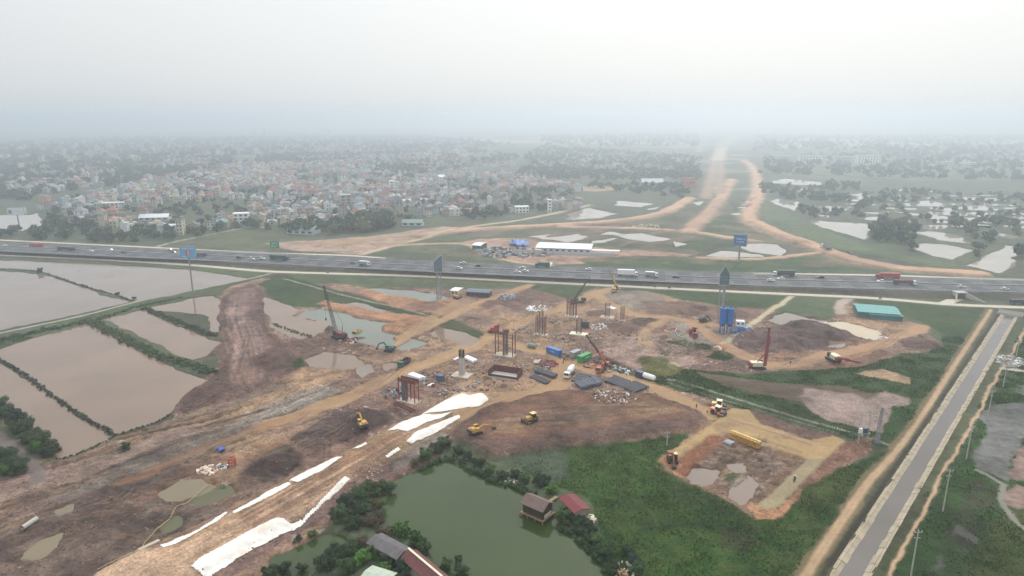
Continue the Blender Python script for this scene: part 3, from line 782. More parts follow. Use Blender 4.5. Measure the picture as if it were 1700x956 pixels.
# scraped strips and puddles in the paddies
for px in ([(946, 353), (977, 344), (1022, 354), (992, 361), (944, 363)], [(1025, 332), (1083, 337), (1063, 343), (1020, 340)], [(1078, 345), (1113, 339), (1083, 348)], [(1015, 388), (1068, 386), (1108, 395), (1083, 401), (1047, 396)],
           [(979, 398), (1025, 394), (1000, 401), (975, 402)], [(1228, 408), (1240, 403), (1290, 404), (1304, 412), (1294, 424), (1245, 417)], [(1172, 424), (1200, 415), (1262, 421), (1264, 426), (1200, 426)],
           [(1150, 335), (1169, 333), (1164, 341)], [(1221, 344), (1245, 339), (1237, 346)], [(1238, 335), (1252, 328), (1244, 336)], [(1215, 355), (1232, 352), (1226, 357)], [(1000, 388), (1015, 384), (1030, 388)],
           [(900, 395), (960, 388), (980, 392), (940, 400)], [(1120, 400), (1142, 405), (1125, 409)], [(880, 392), (920, 388), (900, 394)],
           [(1278, 303), (1301, 296), (1363, 302), (1361, 308), (1310, 305)], [(1275, 333), (1299, 329), (1325, 335), (1322, 349)], [(1361, 341), (1410, 342), (1405, 349), (1375, 350)],
           [(1343, 365), (1389, 368), (1440, 370), (1440, 397), (1410, 388), (1364, 377)], [(1433, 361), (1467, 358), (1467, 366), (1440, 364)], [(1483, 350), (1570, 358), (1570, 366), (1519, 357)],
           [(1519, 385), (1540, 383), (1583, 388), (1618, 405), (1558, 397)], [(1514, 412), (1527, 403), (1560, 404), (1607, 413), (1578, 430), (1545, 424)], [(1602, 439), (1627, 430), (1669, 406), (1690, 408), (1684, 440), (1658, 452)],
           [(1485, 313), (1555, 315), (1545, 318), (1490, 316)], [(1519, 334), (1545, 332), (1570, 338), (1540, 340)], [(1589, 343), (1651, 340), (1643, 349), (1610, 348)], [(1605, 353), (1638, 355), (1630, 360)],
           [(1425, 328), (1434, 322), (1432, 332)], [(1310, 314), (1340, 312), (1355, 317), (1330, 318)], [(1660, 345), (1710, 342), (1710, 348)], [(1650, 360), (1700, 358), (1690, 364)], [(1605, 370), (1645, 372), (1640, 378)], [(1470, 338), (1500, 336), (1520, 341), (1490, 342)], [(1530, 372), (1570, 372), (1572, 379), (1540, 380)], [(1450, 352), (1475, 350), (1478, 354)], [(1560, 346), (1590, 350), (1580, 354)], [(1620, 362), (1660, 366), (1655, 370)], [(1645, 384), (1690, 390), (1680, 396)], [(1590, 326), (1650, 328), (1645, 332), (1600, 331)], [(1400, 322), (1430, 320), (1425, 325)], [(1500, 324), (1560, 326), (1540, 330)], [(1350, 355), (1375, 357), (1370, 361)],
           [(-80, 350), (0, 356), (45, 356), (58, 352), (76, 372), (33, 383), (0, 376), (-80, 380)]):
    pond(px, 'pale', d=1.2, warp=5)
wr_ = random.Random(8)
for row in range(8):
    yy = 322 + row * 7.2; xx = 1395 + wr_.uniform(0, 40) + max(0, row - 4) * 40
    while xx < 1720:
        ln = wr_.uniform(28, 80); th_ = wr_.uniform(1.4, 3.0) * (1 + row * .12)
        sl = ln * .035
        if wr_.random() < .75: pond([(xx, yy), (xx + ln, yy + sl), (xx + ln * .97, yy + sl + th_), (xx + 4, yy + th_)], 'pale', d=1.2, warp=4)
        xx += ln + wr_.uniform(6, 26)
# pale far fields and sandy strips; water bands have sky reflection put into the colour
for px, col in (([(640, 229), (720, 226), (870, 234), (900, 238), (740, 236)], SAND), ([(840, 233), (906, 231), (1010, 233), (1156, 237), (1140, 240), (900, 238)], SAND * .95), ([(1040, 244), (1150, 242), (1140, 246)], PALE),
                ([(1270, 236), (1330, 228), (1420, 232), (1590, 240), (1590, 244), (1400, 242), (1280, 246)], SAND), ([(1280, 225), (1400, 220), (1500, 224), (1380, 230)], SAND * .9),
                ([(150, 215), (260, 212), (240, 215)], SAND), ([(160, 243), (210, 242), (190, 245)], SAND), ([(295, 244), (335, 241), (330, 246)], SAND), ([(310, 262), (360, 263), (340, 266)], SAND),
                ([(0, 292), (50, 287), (60, 291), (20, 296)], PALE), ([(180, 261), (200, 259), (235, 262), (200, 267)], SAND * .9), ([(470, 232), (560, 228), (540, 234)], SAND * .8), ([(1600, 236), (1720, 232), (1720, 238), (1620, 240)], SAND * .9),
                ([(930, 312), (1000, 307), (1040, 314), (980, 318)], np.array(lin(190, 160, 130))), ([(1060, 305), (1085, 298), (1095, 308), (1070, 312)], CONC), ([(450, 205), (650, 203), (640, 207), (460, 209)], SAND * .8),
                ([(1640, 270), (1720, 268), (1720, 300), (1500, 300), (1400, 290), (1300, 292), (1280, 280), (1500, 276)], np.array(lin(120, 128, 96)))):
    region(px, col, None, op=0.85)

# --- expressway embankment
HW_Z = 2.8
HW_PX = [(-300, 396), (-150, 403), (0, 409.5), (210, 419), (430, 428.5), (640, 439), (850, 448.5), (1060, 457), (1260, 464.5), (1480, 470.5), (1700, 475.5), (1950, 480)]
HW = catmull([P(a, b, HW_Z) for a, b in HW_PX], 8)
HW_W = 32.0
hw_pts = [tuple(p) for p in HW]
ix = near(hw_pts, 40)
d = d_line(hw_pts, VX[ix], VY[ix])
prof = np.interp(d, [0, HW_W / 2 + 1.5, HW_W / 2 + 8.5], [HW_Z - 0.12, HW_Z - 0.12, 0.0])
sel = d < HW_W / 2 + 8.5
H[ix[sel]] = np.maximum(prof[sel], np.minimum(H[ix[sel]], 0.3))
ROUGH[ix[sel]] = 0.06
bank = np.array(lin(88, 84, 72))
bm_ = sstep(HW_W / 2 + 10, HW_W / 2 + 7, d)
C[ix] += (bank - C[ix]) * bm_[:, None]
CLS[ix[bm_ > .5]] = 1
inn = d < HW_W / 2 + 1.2
C[ix[inn]] = np.array(lin(112, 106, 98))

# --- service roads (concrete) beside the expressway
SR_PX = [(-300, 408), (-150, 416), (0, 423.5), (152, 430.5), (304, 439), (430, 449.5), (496, 452.5), (673, 457.5), (850, 466), (992, 473), (1270, 486.5), (1441, 494.5), (1558, 504), (1620, 507.5), (1700, 510.5), (1950, 518)]
SR = catmull([P(a, b) for a, b in SR_PX], 6)
FR_PX = [(-300, 384), (-100, 393), (0, 398.5), (215, 409), (430, 419.5), (572, 424), (640, 429)]
FR = catmull([P(a, b) for a, b in FR_PX], 6)
FR2_PX = [(1250, 454), (1330, 455), (1480, 457.5), (1600, 462), (1700, 464.5), (1950, 470)]
FR2 = catmull([P(a, b) for a, b in FR2_PX], 6)
for path in (SR, FR, FR2):
    stroke([tuple(p) for p in path], 9, np.array(lin(128, 122, 100)), None, world=True, smooth=False, to=0.0, rough=0.0, warp=0.3)

# --- canal trench
CA = P(1410, 956); CB = P(1675, 525)
cdir = (Vector(CB) - Vector(CA)).normalized()
cnor = Vector((cdir.y, -cdir.x))
C0 = Vector(CA) - cdir * 120; C1 = Vector(CB) + cdir * 2
cw = []
for (l, r) in (((1375, 956), (1445, 956)), ((1534, 716), (1581, 716)), ((1660, 525), (1690, 525))):
    a, b = Vector(P(*l)), Vector(P(*r))
    cw.append(((a - Vector(CA)).dot(cnor), (b - Vector(CA)).dot(cnor)))
print('canal edges', cw, 'len', (C1 - C0).length)
CL = sum(c[0] for c in cw) / 3; CR = sum(c[1] for c in cw) / 3
CCEN = (CL + CR) / 2; CHALF = (CR - CL) / 2
cc0 = C0 + cnor * CCEN; cc1 = C1 + cnor * CCEN
ix = near([tuple(cc0), tuple(cc1)], 30)
rx = VX[ix] - cc0.x; ry = VY[ix] - cc0.y
along = rx * cdir.x + ry * cdir.y; acr = rx * cnor.x + ry * cnor.y
inl = (along > -10) & (along < (cc1 - cc0).length + 1)
tr = sstep(CHALF - 0.0, CHALF - .7, np.abs(acr)) * inl
H[ix] = H[ix] * (1 - tr) - 2.2 * tr
flat = sstep(CHALF + 3, CHALF + 1, np.abs(acr)) * inl
H[ix] += (0.0 - H[ix]) * flat * (1 - tr)
ROUGH[ix] += (0.08 - ROUGH[ix]) * flat
lf = sstep(CHALF + 2.8, CHALF + 2.0, np.abs(acr)) * inl * (1 - tr)
C[ix] += (np.array(lin(84, 88, 60)) - C[ix]) * (0.8 * lf)[:, None]
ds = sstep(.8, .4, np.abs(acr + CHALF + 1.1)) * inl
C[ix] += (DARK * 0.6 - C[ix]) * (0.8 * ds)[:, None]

# ---------------------------------------------------------------- finish: lumps, colour mottling, seams
l1 = fbm(VX / 7, VY / 7, 4, 21); l2 = fbm(VX / 2.2, VY / 2.2, 3, 22); l3 = vnoise(VX / 0.9, VY / 0.9, 23)
H += ROUGH * (1.1 * l1 + 0.75 * l2 + 0.45 * l3)
earth = (CLS == 0); grass = (CLS == 1) | (CLS == 3); rd = CLS == 2
mot = 1 + np.where(earth, 0.42, np.where(grass, 0.32, 0.14)) * n2 + np.where(earth, 0.46, np.where(grass, 0.36, 0.14)) * n3 + 0.18 * l3 * (earth | grass)
C *= mot[:, None]
tint = fbm(VX / 33, VY / 33, 4, 24)
g = np.nonzero(grass)[0]
C[g] += (np.array([0.085, 0.08, 0.03]) - C[g]) * (0.35 * np.clip(tint[g] * 1.6, 0, 1))[:, None]
C[g] *= (1 - 0.35 * np.clip(-tint[g] * 1.8, 0, 1))[:, None]
C *= np.where(grass, .68, .75)[:, None]
np.clip(C, 0.008, 0.75, out=C)
H *= np.where((EDGE < 1), EDGE, 1)
# where two grids meet, the finer edge takes the coarser edge's heights
for (b0, b1) in zip(range(0, 5), range(1, 6)):
    x0, x1, y0, y1, nx, ny, of = GRID[b0]
    X0, X1, Y0, Y1, NX, NY, OF = GRID[b1]
    far = np.arange(of + (ny - 1) * nx, of + ny * nx)
    nr = np.arange(OF, OF + NX)
    H[far] = np.interp(VX[far], VX[nr], H[nr])


def gh(x, y):
    """Ground height."""
    for (x0, x1, y0, y1, nx, ny, of) in GRID:
        if x0 <= x <= x1 and y0 <= y <= y1:
            i = (x - x0) / (x1 - x0) * (nx - 1); j = (y - y0) / (y1 - y0) * (ny - 1)
            i0 = min(int(i), nx - 2); j0 = min(int(j), ny - 2)
            fi, fj = i - i0, j - j0
            a = of + j0 * nx + i0
            return float((H[a] * (1 - fi) + H[a + 1] * fi) * (1 - fj) + (H[a + nx] * (1 - fi) + H[a + nx + 1] * fi) * fj)
    return 0.0


def G(px, py, dz=0.0):
    """Ground point under photo pixel (follows the relief)."""
    z = 0.0
    for _ in range(3):
        x, y = P(px, py, z); z = gh(x, y)
    return (x, y, z + dz)


def terrain_mat(name, nscale, bump, var):
    m = bpy.data.materials.new(name)
    m.use_nodes = True
    nt = m.node_tree; N = nt.nodes; L = nt.links
    b = N['Principled BSDF']
    b.inputs['Roughness'].default_value = 0.92
    b.inputs['Specular IOR Level'].default_value = 0.25
    at = N.new('ShaderNodeAttribute'); at.attribute_name = 'soil'
    tc = N.new('ShaderNodeTexCoord')
    nz = N.new('ShaderNodeTexNoise'); nz.inputs['Scale'].default_value = nscale; nz.inputs['Detail'].default_value = 6; nz.inputs['Roughness'].default_value = .65
    L.new(tc.outputs['Object'], nz.inputs['Vector'])
    mr = N.new('ShaderNodeMapRange')
    mr.inputs['From Min'].default_value = .3; mr.inputs['From Max'].default_value = .7
    mr.inputs['To Min'].default_value = 1 - var; mr.inputs['To Max'].default_value = 1 + var
    L.new(nz.outputs['Fac'], mr.inputs['Value'])
    sc_ = N.new('ShaderNodeVectorMath'); sc_.operation = 'SCALE'
    L.new(at.outputs['Color'], sc_.inputs[0]); L.new(mr.outputs['Result'], sc_.inputs['Scale'])
    L.new(sc_.outputs['Vector'], b.inputs['Base Color'])
    bp = N.new('ShaderNodeBump'); bp.inputs['Distance'].default_value = bump; bp.inputs['Strength'].default_value = 0.9
    L.new(nz.outputs['Fac'], bp.inputs['Height']); L.new(bp.outputs['Normal'], b.inputs['Normal'])
    if var > .27:
        # crisp specks: stones, clods, weeds
        n2_ = N.new('ShaderNodeTexNoise'); n2_.inputs['Scale'].default_value = nscale * 1.5; n2_.inputs['Detail'].default_value = 9; n2_.inputs['Roughness'].default_value = .8
        L.new(tc.outputs['Object'], n2_.inputs['Vector'])
        r2 = N.new('ShaderNodeMapRange'); r2.inputs['From Min'].default_value = .38; r2.inputs['From Max'].default_value = .62; r2.inputs['To Min'].default_value = .55; r2.inputs['To Max'].default_value = 1.45
        L.new(n2_.outputs['Fac'], r2.inputs['Value'])
        s2 = N.new('ShaderNodeVectorMath'); s2.operation = 'SCALE'
        L.new(sc_.outputs['Vector'], s2.inputs[0]); L.new(r2.outputs['Result'], s2.inputs['Scale']); L.new(s2.outputs['Vector'], b.inputs['Base Color'])
    return m


TM = [terrain_mat('bare_earth', 1.1, 0.35, .28), terrain_mat('grass_cover', 1.6, 0.35, .38), terrain_mat('packed_dirt', 0.8, 0.1, .15), terrain_mat('farm_soil', 0.5, 0.4, .25)]
fc = CLS[FACES].astype(np.int16)
fcls = np.sort(fc, axis=1)[:, 1]
for k, nm in enumerate(CLASS_NAMES):
    F = FACES[fcls == k]
    used = np.unique(F)
    remap = np.full(NV, -1, np.int64); remap[used] = np.arange(len(used))
    F = remap[F]
    me = bpy.data.meshes.new(nm)
    me.vertices.add(len(used))
    co = np.stack([VX[used], VY[used], H[used]], -1).astype(np.float32)
    me.vertices.foreach_set('co', co.ravel())
    me.loops.add(F.size); me.polygons.add(len(F))
    me.loops.foreach_set('vertex_index', F.ravel().astype(np.int32))
    me.polygons.foreach_set('loop_start', np.arange(0, F.size, 4, dtype=np.int32))
    me.polygons.foreach_set('use_smooth', np.ones(len(F), bool))
    a = me.color_attributes.new('soil', 'FLOAT_COLOR', 'POINT')
    a.data.foreach_set('color', np.concatenate([C[used], np.ones((len(used), 1))], 1).astype(np.float32).ravel())
    me.update(calc_edges=True)
    me.materials.append(TM[k])
    o = bpy.data.objects.new(nm, me); COL.objects.link(o)
    tag(o, kind='structure')


# ---------------------------------------------------------------- water
def water_mat(name, col, rough=0.05, bump=0.006, scale=0.6):
    m = mat(name, col, rough, 0.16, 0.035, ior=1.33, detail=6)
    nt = m.node_tree; N = nt.nodes; L = nt.links
    tc = N.new('ShaderNodeTexCoord'); nz = N.new('ShaderNodeTexNoise'); nz.inputs['Scale'].default_value = scale; nz.inputs['Detail'].default_value = 3
    L.new(tc.outputs['Object'], nz.inputs['Vector'])
    bp = N.new('ShaderNodeBump'); bp.inputs['Distance'].default_value = bump
    L.new(nz.outputs['Fac'], bp.inputs['Height']); L.new(bp.outputs['Normal'], N['Principled BSDF'].inputs['Normal'])
    return m


WATER = {'grey': water_mat('grey_water', lin(122, 108, 98)), 'brown': water_mat('muddy_water', lin(122, 102, 86)), 'jade': water_mat('jade_water', lin(104, 110, 98)),
         'cream': water_mat('silty_water', lin(180, 164, 136)), 'green': water_mat('green_water', lin(52, 66, 34), .05), 'olive': water_mat('olive_water', lin(118, 106, 84)),
         'moss': water_mat('moss_water', lin(82, 82, 54)), 'pale': water_mat('pale_water', lin(150, 140, 130)), 'canal': water_mat('canal_water', lin(94, 88, 84), .15, .02, 1.2)}
from mathutils.geometry import tessellate_polygon
for k, (pts, kind) in enumerate(PONDS):
    cx = sum(p[0] for p in pts) / len(pts); cy = sum(p[1] for p in pts) / len(pts)
    e = 0.008 * cy + 0.8
    n = len(pts); area = sum(pts[i][0] * pts[(i + 1) % n][1] - pts[(i + 1) % n][0] * pts[i][1] for i in range(n))
    sg = 1 if area > 0 else -1
    out = []
    for i in range(n):
        a, b, c = Vector(pts[i - 1]), Vector(pts[i]), Vector(pts[(i + 1) % n])
        n1_ = (b - a).normalized(); n2_ = (c - b).normalized()
        nn = Vector((n1_.y + n2_.y, -n1_.x - n2_.x)) * sg
        if nn.length < 0.3: nn = Vector((n1_.y, -n1_.x)) * sg
        q = b + nn.normalized() * e
        out.append(Vector((q.x, q.y, 0)))
    z = (-0.42 if kind in ('green',) else -0.45) - 0.006 * (k % 40)
    if 1080 < proj(cx, cy, 0)[0] < 1280 and proj(cx, cy, 0)[1] > 760: z = -0.95 - .006 * k % 3
    tri = tessellate_polygon([out])
    mb = MB(); mb.add([(q.x, q.y, z) for q in out], [t if (out[t[1]] - out[t[0]]).cross(out[t[2]] - out[t[0]]).z > 0 else (t[0], t[2], t[1]) for t in tri])
    o = mb.build('pond_water', WATER[kind]); tag(o, kind='structure')

# ---------------------------------------------------------------- expressway, service roads, canal as built things
ASPH = mat('asphalt', lin(64, 67, 73), 0.85, .12, .15)
CONCM = mat('road_concrete', lin(184, 176, 160), 0.9, .1, .4)
PAINT = mat('road_paint', (0.75, 0.75, 0.72), 0.6, .1, 2)
RAIL = mat('galvanised_steel', (0.42, 0.43, 0.44), 0.45, .1, 2, metal=.6)


def offs(path, d):
    out = []
    for i in range(len(path)):
        a = path[max(0, i - 1)]; b = path[min(len(path) - 1, i + 1)]
        t = (b - a).normalized()
        out.append(path[i] + Vector((t.y, -t.x)) * d)
    return out


def ribbon(mb, path, a, b, z, th=0.0):
    L_, R_ = offs(path, a), offs(path, b)
    n = len(path)
    vs = [(p.x, p.y, z) for p in L_] + [(p.x, p.y, z) for p in R_]
    fs = [(i, i + 1, n + i + 1, n + i)[::-1] if a < b else (i, i + 1, n + i + 1, n + i) for i in range(n - 1)]
    if th:
        vs += [(p.x, p.y, z - th) for p in L_] + [(p.x, p.y, z - th) for p in R_]
        fs += [(i, i + 1, 2 * n + i + 1, 2 * n + i) for i in range(n - 1)] + [(n + i, n + i + 1, 3 * n + i + 1, 3 * n + i)[::-1] for i in range(n - 1)]
    mb.add(vs, fs)


def flatroad(name, path, w, z, m, th=.25):
    mb = MB(); ribbon(mb, path, -w / 2, w / 2, z, th)
    return tag(mb.build(name, m), kind='structure')


ex = flatroad('expressway', HW, HW_W, HW_Z + .1, ASPH, .5)
mk = MB()
for o_ in (-15.0, -1.6, 1.6, 15.0):
    ribbon(mk, HW, o_ - .12, o_ + .12, HW_Z + .112)
for o_ in (-11.6, -8.0, -4.6, 4.6, 8.0, 11.6):
    for i in range(0, len(HW) - 1, 2):
        ribbon(mk, HW[i:i + 2], o_ - .1, o_ + .1, HW_Z + .112)
mk.build('lane_marking', PAINT, ex)
sv = flatroad('service_road', SR, 5.0, 0.12, CONCM)
flatroad('frontage_road', FR, 4.0, 0.12, CONCM)
flatroad('frontage_road', FR2, 4.0, 0.12, CONCM)
for o_, lab in ((-15.7, 'galvanised guard rail along the far shoulder of the expressway'), (15.7, 'galvanised guard rail along the near shoulder of the expressway')):
    q = offs(HW, o_)
    t = thing('guard_rail', lab, 'guard rail', (q[0].x, q[0].y, HW_Z + .1), 0, 'guard rails along the expressway')
    m1, m2 = MB(), MB()
    for a, b in zip(q[:-1], q[1:]):
        a, b = a - q[0], b - q[0]
        m1.beam((a.x, a.y, .62), (b.x, b.y, .62), .08, .32)
        m2.box((a.x, a.y, .35), (.14, .14, .7))
    m1.build('rail', RAIL, t); m2.build('post', RAIL, t)['kind'] = 'stuff'
mb = MB(); q = offs(HW, 0)
ribbon(mb, HW, -.3, .3, HW_Z + .95, .85)
o = mb.build('median_barrier', mat('weathered_concrete', lin(150, 146, 138), .9, .15, .3)); tag(o, 'long grey concrete barrier down the middle of the expressway', 'barrier')

# canal lining
LIN = mat('canal_lining', lin(158, 146, 126), .9, .25, .35)
clen = (cc1 - cc0).length
nseg = int(clen / 4)
mb = MB(); slabrng = random.Random(3)
wz, dz_ = -0.4, 0.62
# left bank: broad berm and slope; right bank: narrow berm and slope  (across, height)
LPROF = [(CHALF + .2, .06), (CHALF - .6, -.03), (CHALF - 2.1, -dz_)]
RPROF = [(CHALF + .2, .06), (CHALF - .4, -.03), (CHALF - 2.0, -dz_)]
for side, prof_ in ((-1, LPROF), (1, RPROF)):
    for k in range(nseg):
        a0, a1 = k * clen / nseg + .06, (k + 1) * clen / nseg - .06
        for (c0_, z0_), (c1_, z1_) in zip(prof_[:-1], prof_[1:]):
            j = slabrng.uniform(-.07, .07); e_ = slabrng.uniform(0, .12) if z0_ > 0 else 0
            vs = []
            for al in (a0, a1):
                for ac, z in ((c0_ + e_, z0_ + j), (c1_ + .05, z1_ + j), (c1_ + .05, z1_ - .3), (c0_ + e_, z0_ - .35)):
                    q = cc0 + cdir * al + cnor * (ac * side)
                    vs.append((q.x, q.y, z))
            mb.add(vs, [(0, 1, 5, 4), (1, 2, 6, 5), (2, 3, 7, 6), (3, 0, 4, 7), (0, 3, 2, 1), (4, 5, 6, 7)])
tag(mb.build('canal_bank', LIN), kind='structure')
mb = MB(); wl, wr = CHALF - 1.5, CHALF - 1.3
qs = [cc0 - cnor * wl, cc0 + cnor * wr, cc1 + cnor * wr, cc1 - cnor * wl]
mb.add([(q.x, q.y, wz) for q in qs], [(0, 1, 2, 3)])
tag(mb.build('canal_water', WATER['canal']), kind='structure')
# ---------------------------------------------------------------- materials for built things
STEEL = mat('rusty_steel', lin(112, 62, 54), .8, .25, 1.5)
DSTEEL = mat('dark_steel', lin(58, 58, 64), .6, .2, 1.5)
BLACK = mat('black_rubber', (0.02, 0.02, 0.02), .8, .1, 2)
GLASS = mat('dark_glass', (0.02, 0.025, 0.03), .1, .05, 1)
YEL = mat('yellow_paint', lin(188, 146, 74), .7, .3, 1.4)
YEL2 = mat('faded_yellow_paint', lin(222, 190, 120), .55, .15, 1)
ORG = mat('orange_paint', lin(196, 104, 56), .6, .15, 1)
REDP = mat('red_paint', lin(164, 52, 50), .6, .15, 1)
RIGRED = mat('dull_red_paint', lin(140, 54, 62), .6, .2, 1)
TEALP = mat('green_paint', lin(40, 108, 92), .5, .15, 1)
BLUEP = mat('blue_paint', lin(30, 104, 176), .5, .15, .6)
DBLUE = mat('dark_blue_paint', lin(34, 54, 96), .5, .15, .6)
GRNC = mat('container_green', lin(40, 140, 72), .55, .15, .6)
WHITE = mat('white_paint', (0.78, 0.78, 0.76), .45, .06, 1)
CREAM = mat('cream_paint', lin(214, 204, 176), .5, .1, 1)
GREYP = mat('grey_paint', lin(140, 144, 148), .55, .12, 1)
SILV = mat('silver_paint', lin(176, 178, 180), .35, .08, 1, metal=.4)
DGREEN = mat('dark_green_paint', lin(48, 74, 62), .55, .15, 1)
MAROON = mat('maroon_paint', lin(110, 40, 44), .5, .15, 1)
CONCP = mat('fresh_concrete', lin(176, 172, 164), .9, .12, .7)
FOOT = mat('pale_concrete', lin(178, 166, 150), .9, .2, .5)
WOOD = mat('weathered_timber', lin(138, 112, 86), .85, .25, 1)
CLOTH = mat('geotextile', (0.72, 0.69, 0.64), .9, .14, .5, bump=.05)

SHEETW = mat('white_sheeting', (0.76, 0.77, 0.78), .6, .08, .6)


def stain(m, col, scale, lo, hi):
    """Blotches of dried mud over a material's own colour."""
    nt = m.node_tree; N = nt.nodes; L = nt.links; b = N['Principled BSDF']
    src = b.inputs['Base Color'].links[0].from_socket
    tc = N.new('ShaderNodeTexCoord'); nz = N.new('ShaderNodeTexNoise'); nz.inputs['Scale'].default_value = scale; nz.inputs['Detail'].default_value = 8; nz.inputs['Roughness'].default_value = .65
    L.new(tc.outputs['Object'], nz.inputs['Vector'])
    mr = N.new('ShaderNodeMapRange'); mr.inputs['From Min'].default_value = lo; mr.inputs['From Max'].default_value = hi
    L.new(nz.outputs['Fac'], mr.inputs['Value'])
    mx = N.new('ShaderNodeMix'); mx.data_type = 'RGBA'; mx.inputs[7].default_value = tuple(col) + (1,)
    L.new(mr.outputs['Result'], mx.inputs[0]); L.new(src, mx.inputs[6]); L.new(mx.outputs[2], b.inputs['Base Color'])
stain(CLOTH, lin(196, 168, 138), .16, .54, .74)
for m_, c_ in ((YEL, lin(128, 98, 70)), (ORG, lin(120, 88, 68)), (REDP, lin(112, 72, 64)), (TEALP, lin(96, 96, 84)), (WHITE, lin(190, 182, 168)), (GRNC, lin(84, 120, 84)), (BLUEP, lin(60, 100, 140))):
    stain(m_, c_, .9, .52, .78)


# ---------------------------------------------------------------- construction machines (forward is local +x)
def track(sx, w, l, h, y):
    m = MB(); r = h / 2
    pr = []
    for k in range(7):
        a = math.pi / 2 + math.pi * k / 6
        pr.append((-l / 2 + r + r * math.cos(a), r + r * math.sin(a)))
    for k in range(7):
        a = -math.pi / 2 + math.pi * k / 6
        pr.append((l / 2 - r + r * math.cos(a), r + r * math.sin(a)))
    return m.prism(pr, y - w / 2, y + w / 2)


def excavator(label, px, py, rz, paint, swing=0.0, boom=(2.6, 2.4, 5.6, 2.6), stick=(6.6, -.6), cabm=None, s=1.0, group='excavators'):
    t = thing('excavator', label, 'excavator', G(px, py), rz, group, s)
    for y in (-1.2, 1.2):
        track(0, .6, 4.0, .9, y).build('track', BLACK, t)
    MB().box((0, 0, .75), (2.2, 1.8, .5)).build('undercarriage', DSTEEL, t)
    ca, sa = math.cos(swing), math.sin(swing)
    rot = lambda p: (p[0] * ca - p[1] * sa, p[0] * sa + p[1] * ca, p[2])
    b = MB(); b.box(rot((-.7, 0, 1.75)), (3.2, 2.6, 1.1), swing); b.box(rot((-1.2, -.3, 2.45)), (1.6, 1.6, .35), swing)
    b.build('body', paint, t)
    MB().box(rot((-2.45, 0, 1.7)), (.6, 2.6, 1.0), swing).build('counterweight', DSTEEL, t)
    cb = MB().box(rot((.55, .8, 2.05)), (1.5, 1.0, 1.7), swing, taper=.85).build('cab', GLASS, t)
    MB().box(rot((.5, .8, 2.95)), (1.45, 1.0, .12), swing).build('cab_roof', cabm or paint, cb)
    x1, z1, x2, z2 = boom
    b = MB(); b.beam(rot((.7, -.3, 1.6)), rot((x1, -.3, z1 + 1.6)), .5, .6); b.beam(rot((x1, -.3, z1 + 1.6)), rot((x2, -.3, z2)), .45, .55)
    b.build('boom', paint, t)
    MB().beam(rot((x2 - .3, -.3, z2 + .4)), rot((stick[0], -.3, stick[1] + 1.0)), .35, .45).build('stick', paint, t)
    MB().prism([(stick[0] - .7, stick[1] + .9), (stick[0] + .2, stick[1] + 1.1), (stick[0] + .3, stick[1] + .2), (stick[0] - .6, stick[1] + .1)], -.9, .3).build('bucket', DSTEEL, t) if not swing else \
        MB().box(rot((stick[0], -.3, stick[1] + .6)), (1.0, 1.2, .9), swing, taper=.8).build('bucket', DSTEEL, t)
    return t


excavator('yellow excavator with its arm reaching back over the dark spoil heap', 602, 712, heading((600, 710), (583, 690)), YEL, s=1.0, boom=(3.2, 2.2, 6.4, 2.4), stick=(7.6, -.4))
excavator('yellow excavator at the left end of the bulldozed brown field, arm stretched low', 790, 720, heading((790, 720), (803, 716)), YEL, s=.95, boom=(2.8, 1.0, 5.8, 1.8), stick=(7.4, -.3))
excavator('dark orange excavator with pale cab roof digging at the tan frame road corner', 1116, 765, heading((1116, 765), (1121, 778)), mat('dirty_orange_paint', lin(128, 84, 58), .6, .2, 1), cabm=YEL2, s=1.0, boom=(2.0, 2.0, 3.4, 2.0), stick=(4.4, -.4))
excavator('green excavator with raised arm at the edge of the jade pond', 646, 583, heading((648, 583), (630, 581)), TEALP, boom=(2.6, 2.2, 5.2, 2.8), stick=(6.2, -.2))
excavator('small yellow excavator half behind the mud bank of the jade pond', 593, 555, heading((593, 555), (600, 553)), YEL, s=.8, boom=(1.6, 1.2, 3, 1.6), stick=(4, -.2))
excavator('small yellow excavator below the slanted tower advertising sign', 759, 496, heading((759, 496), (765, 494)), YEL, s=.9, boom=(1.8, 1.5, 3.4, 1.8), stick=(4.2, -.2))
excavator('dark excavator on the pale gravel left of the blue silos', 1168, 534, heading((1168, 534), (1178, 532)), DSTEEL, s=.95, boom=(1.8, 1.5, 3.6, 1.8), stick=(4.6, -.2), cabm=GREYP)


def bulldozer(label, px, py, rz, s=1.0):
    t = thing('bulldozer', label, 'bulldozer', G(px, py), rz, None, s)
    for y in (-1.1, 1.1):
        track(0, .7, 4.0, 1.1, y).build('track', BLACK, t)
    MB().box((.6, 0, 1.5), (2.6, 1.3, 1.1)).build('hood', YEL, t)
    c = MB().box((-1.0, 0, 2.1), (1.6, 1.6, 1.6), taper=.9).build('cab', GLASS, t)
    MB().box((-1.0, 0, 2.98), (1.9, 1.8, .16)).build('cab_roof', YEL2, c)
    MB().prism([(2.5, .1), (2.8, .1), (2.65, .8), (2.9, 1.4), (2.6, 1.4), (2.4, .8)], -1.9, 1.9).build('blade', DSTEEL, t)
    for y in (-1.5, 1.5): MB().beam((1.0, y, .6), (2.5, y, .6), .2).build('push_arm', YEL, t)
    MB().prism([(-3.0, .2), (-2.8, .1), (-2.3, 1.3), (-2.6, 1.4)], -.3, .3).build('ripper', DSTEEL, t)
    return t


bulldozer('yellow bulldozer with blade grading the middle of the brown field', 881, 700, heading((881, 700), (868, 704)), 1.0)


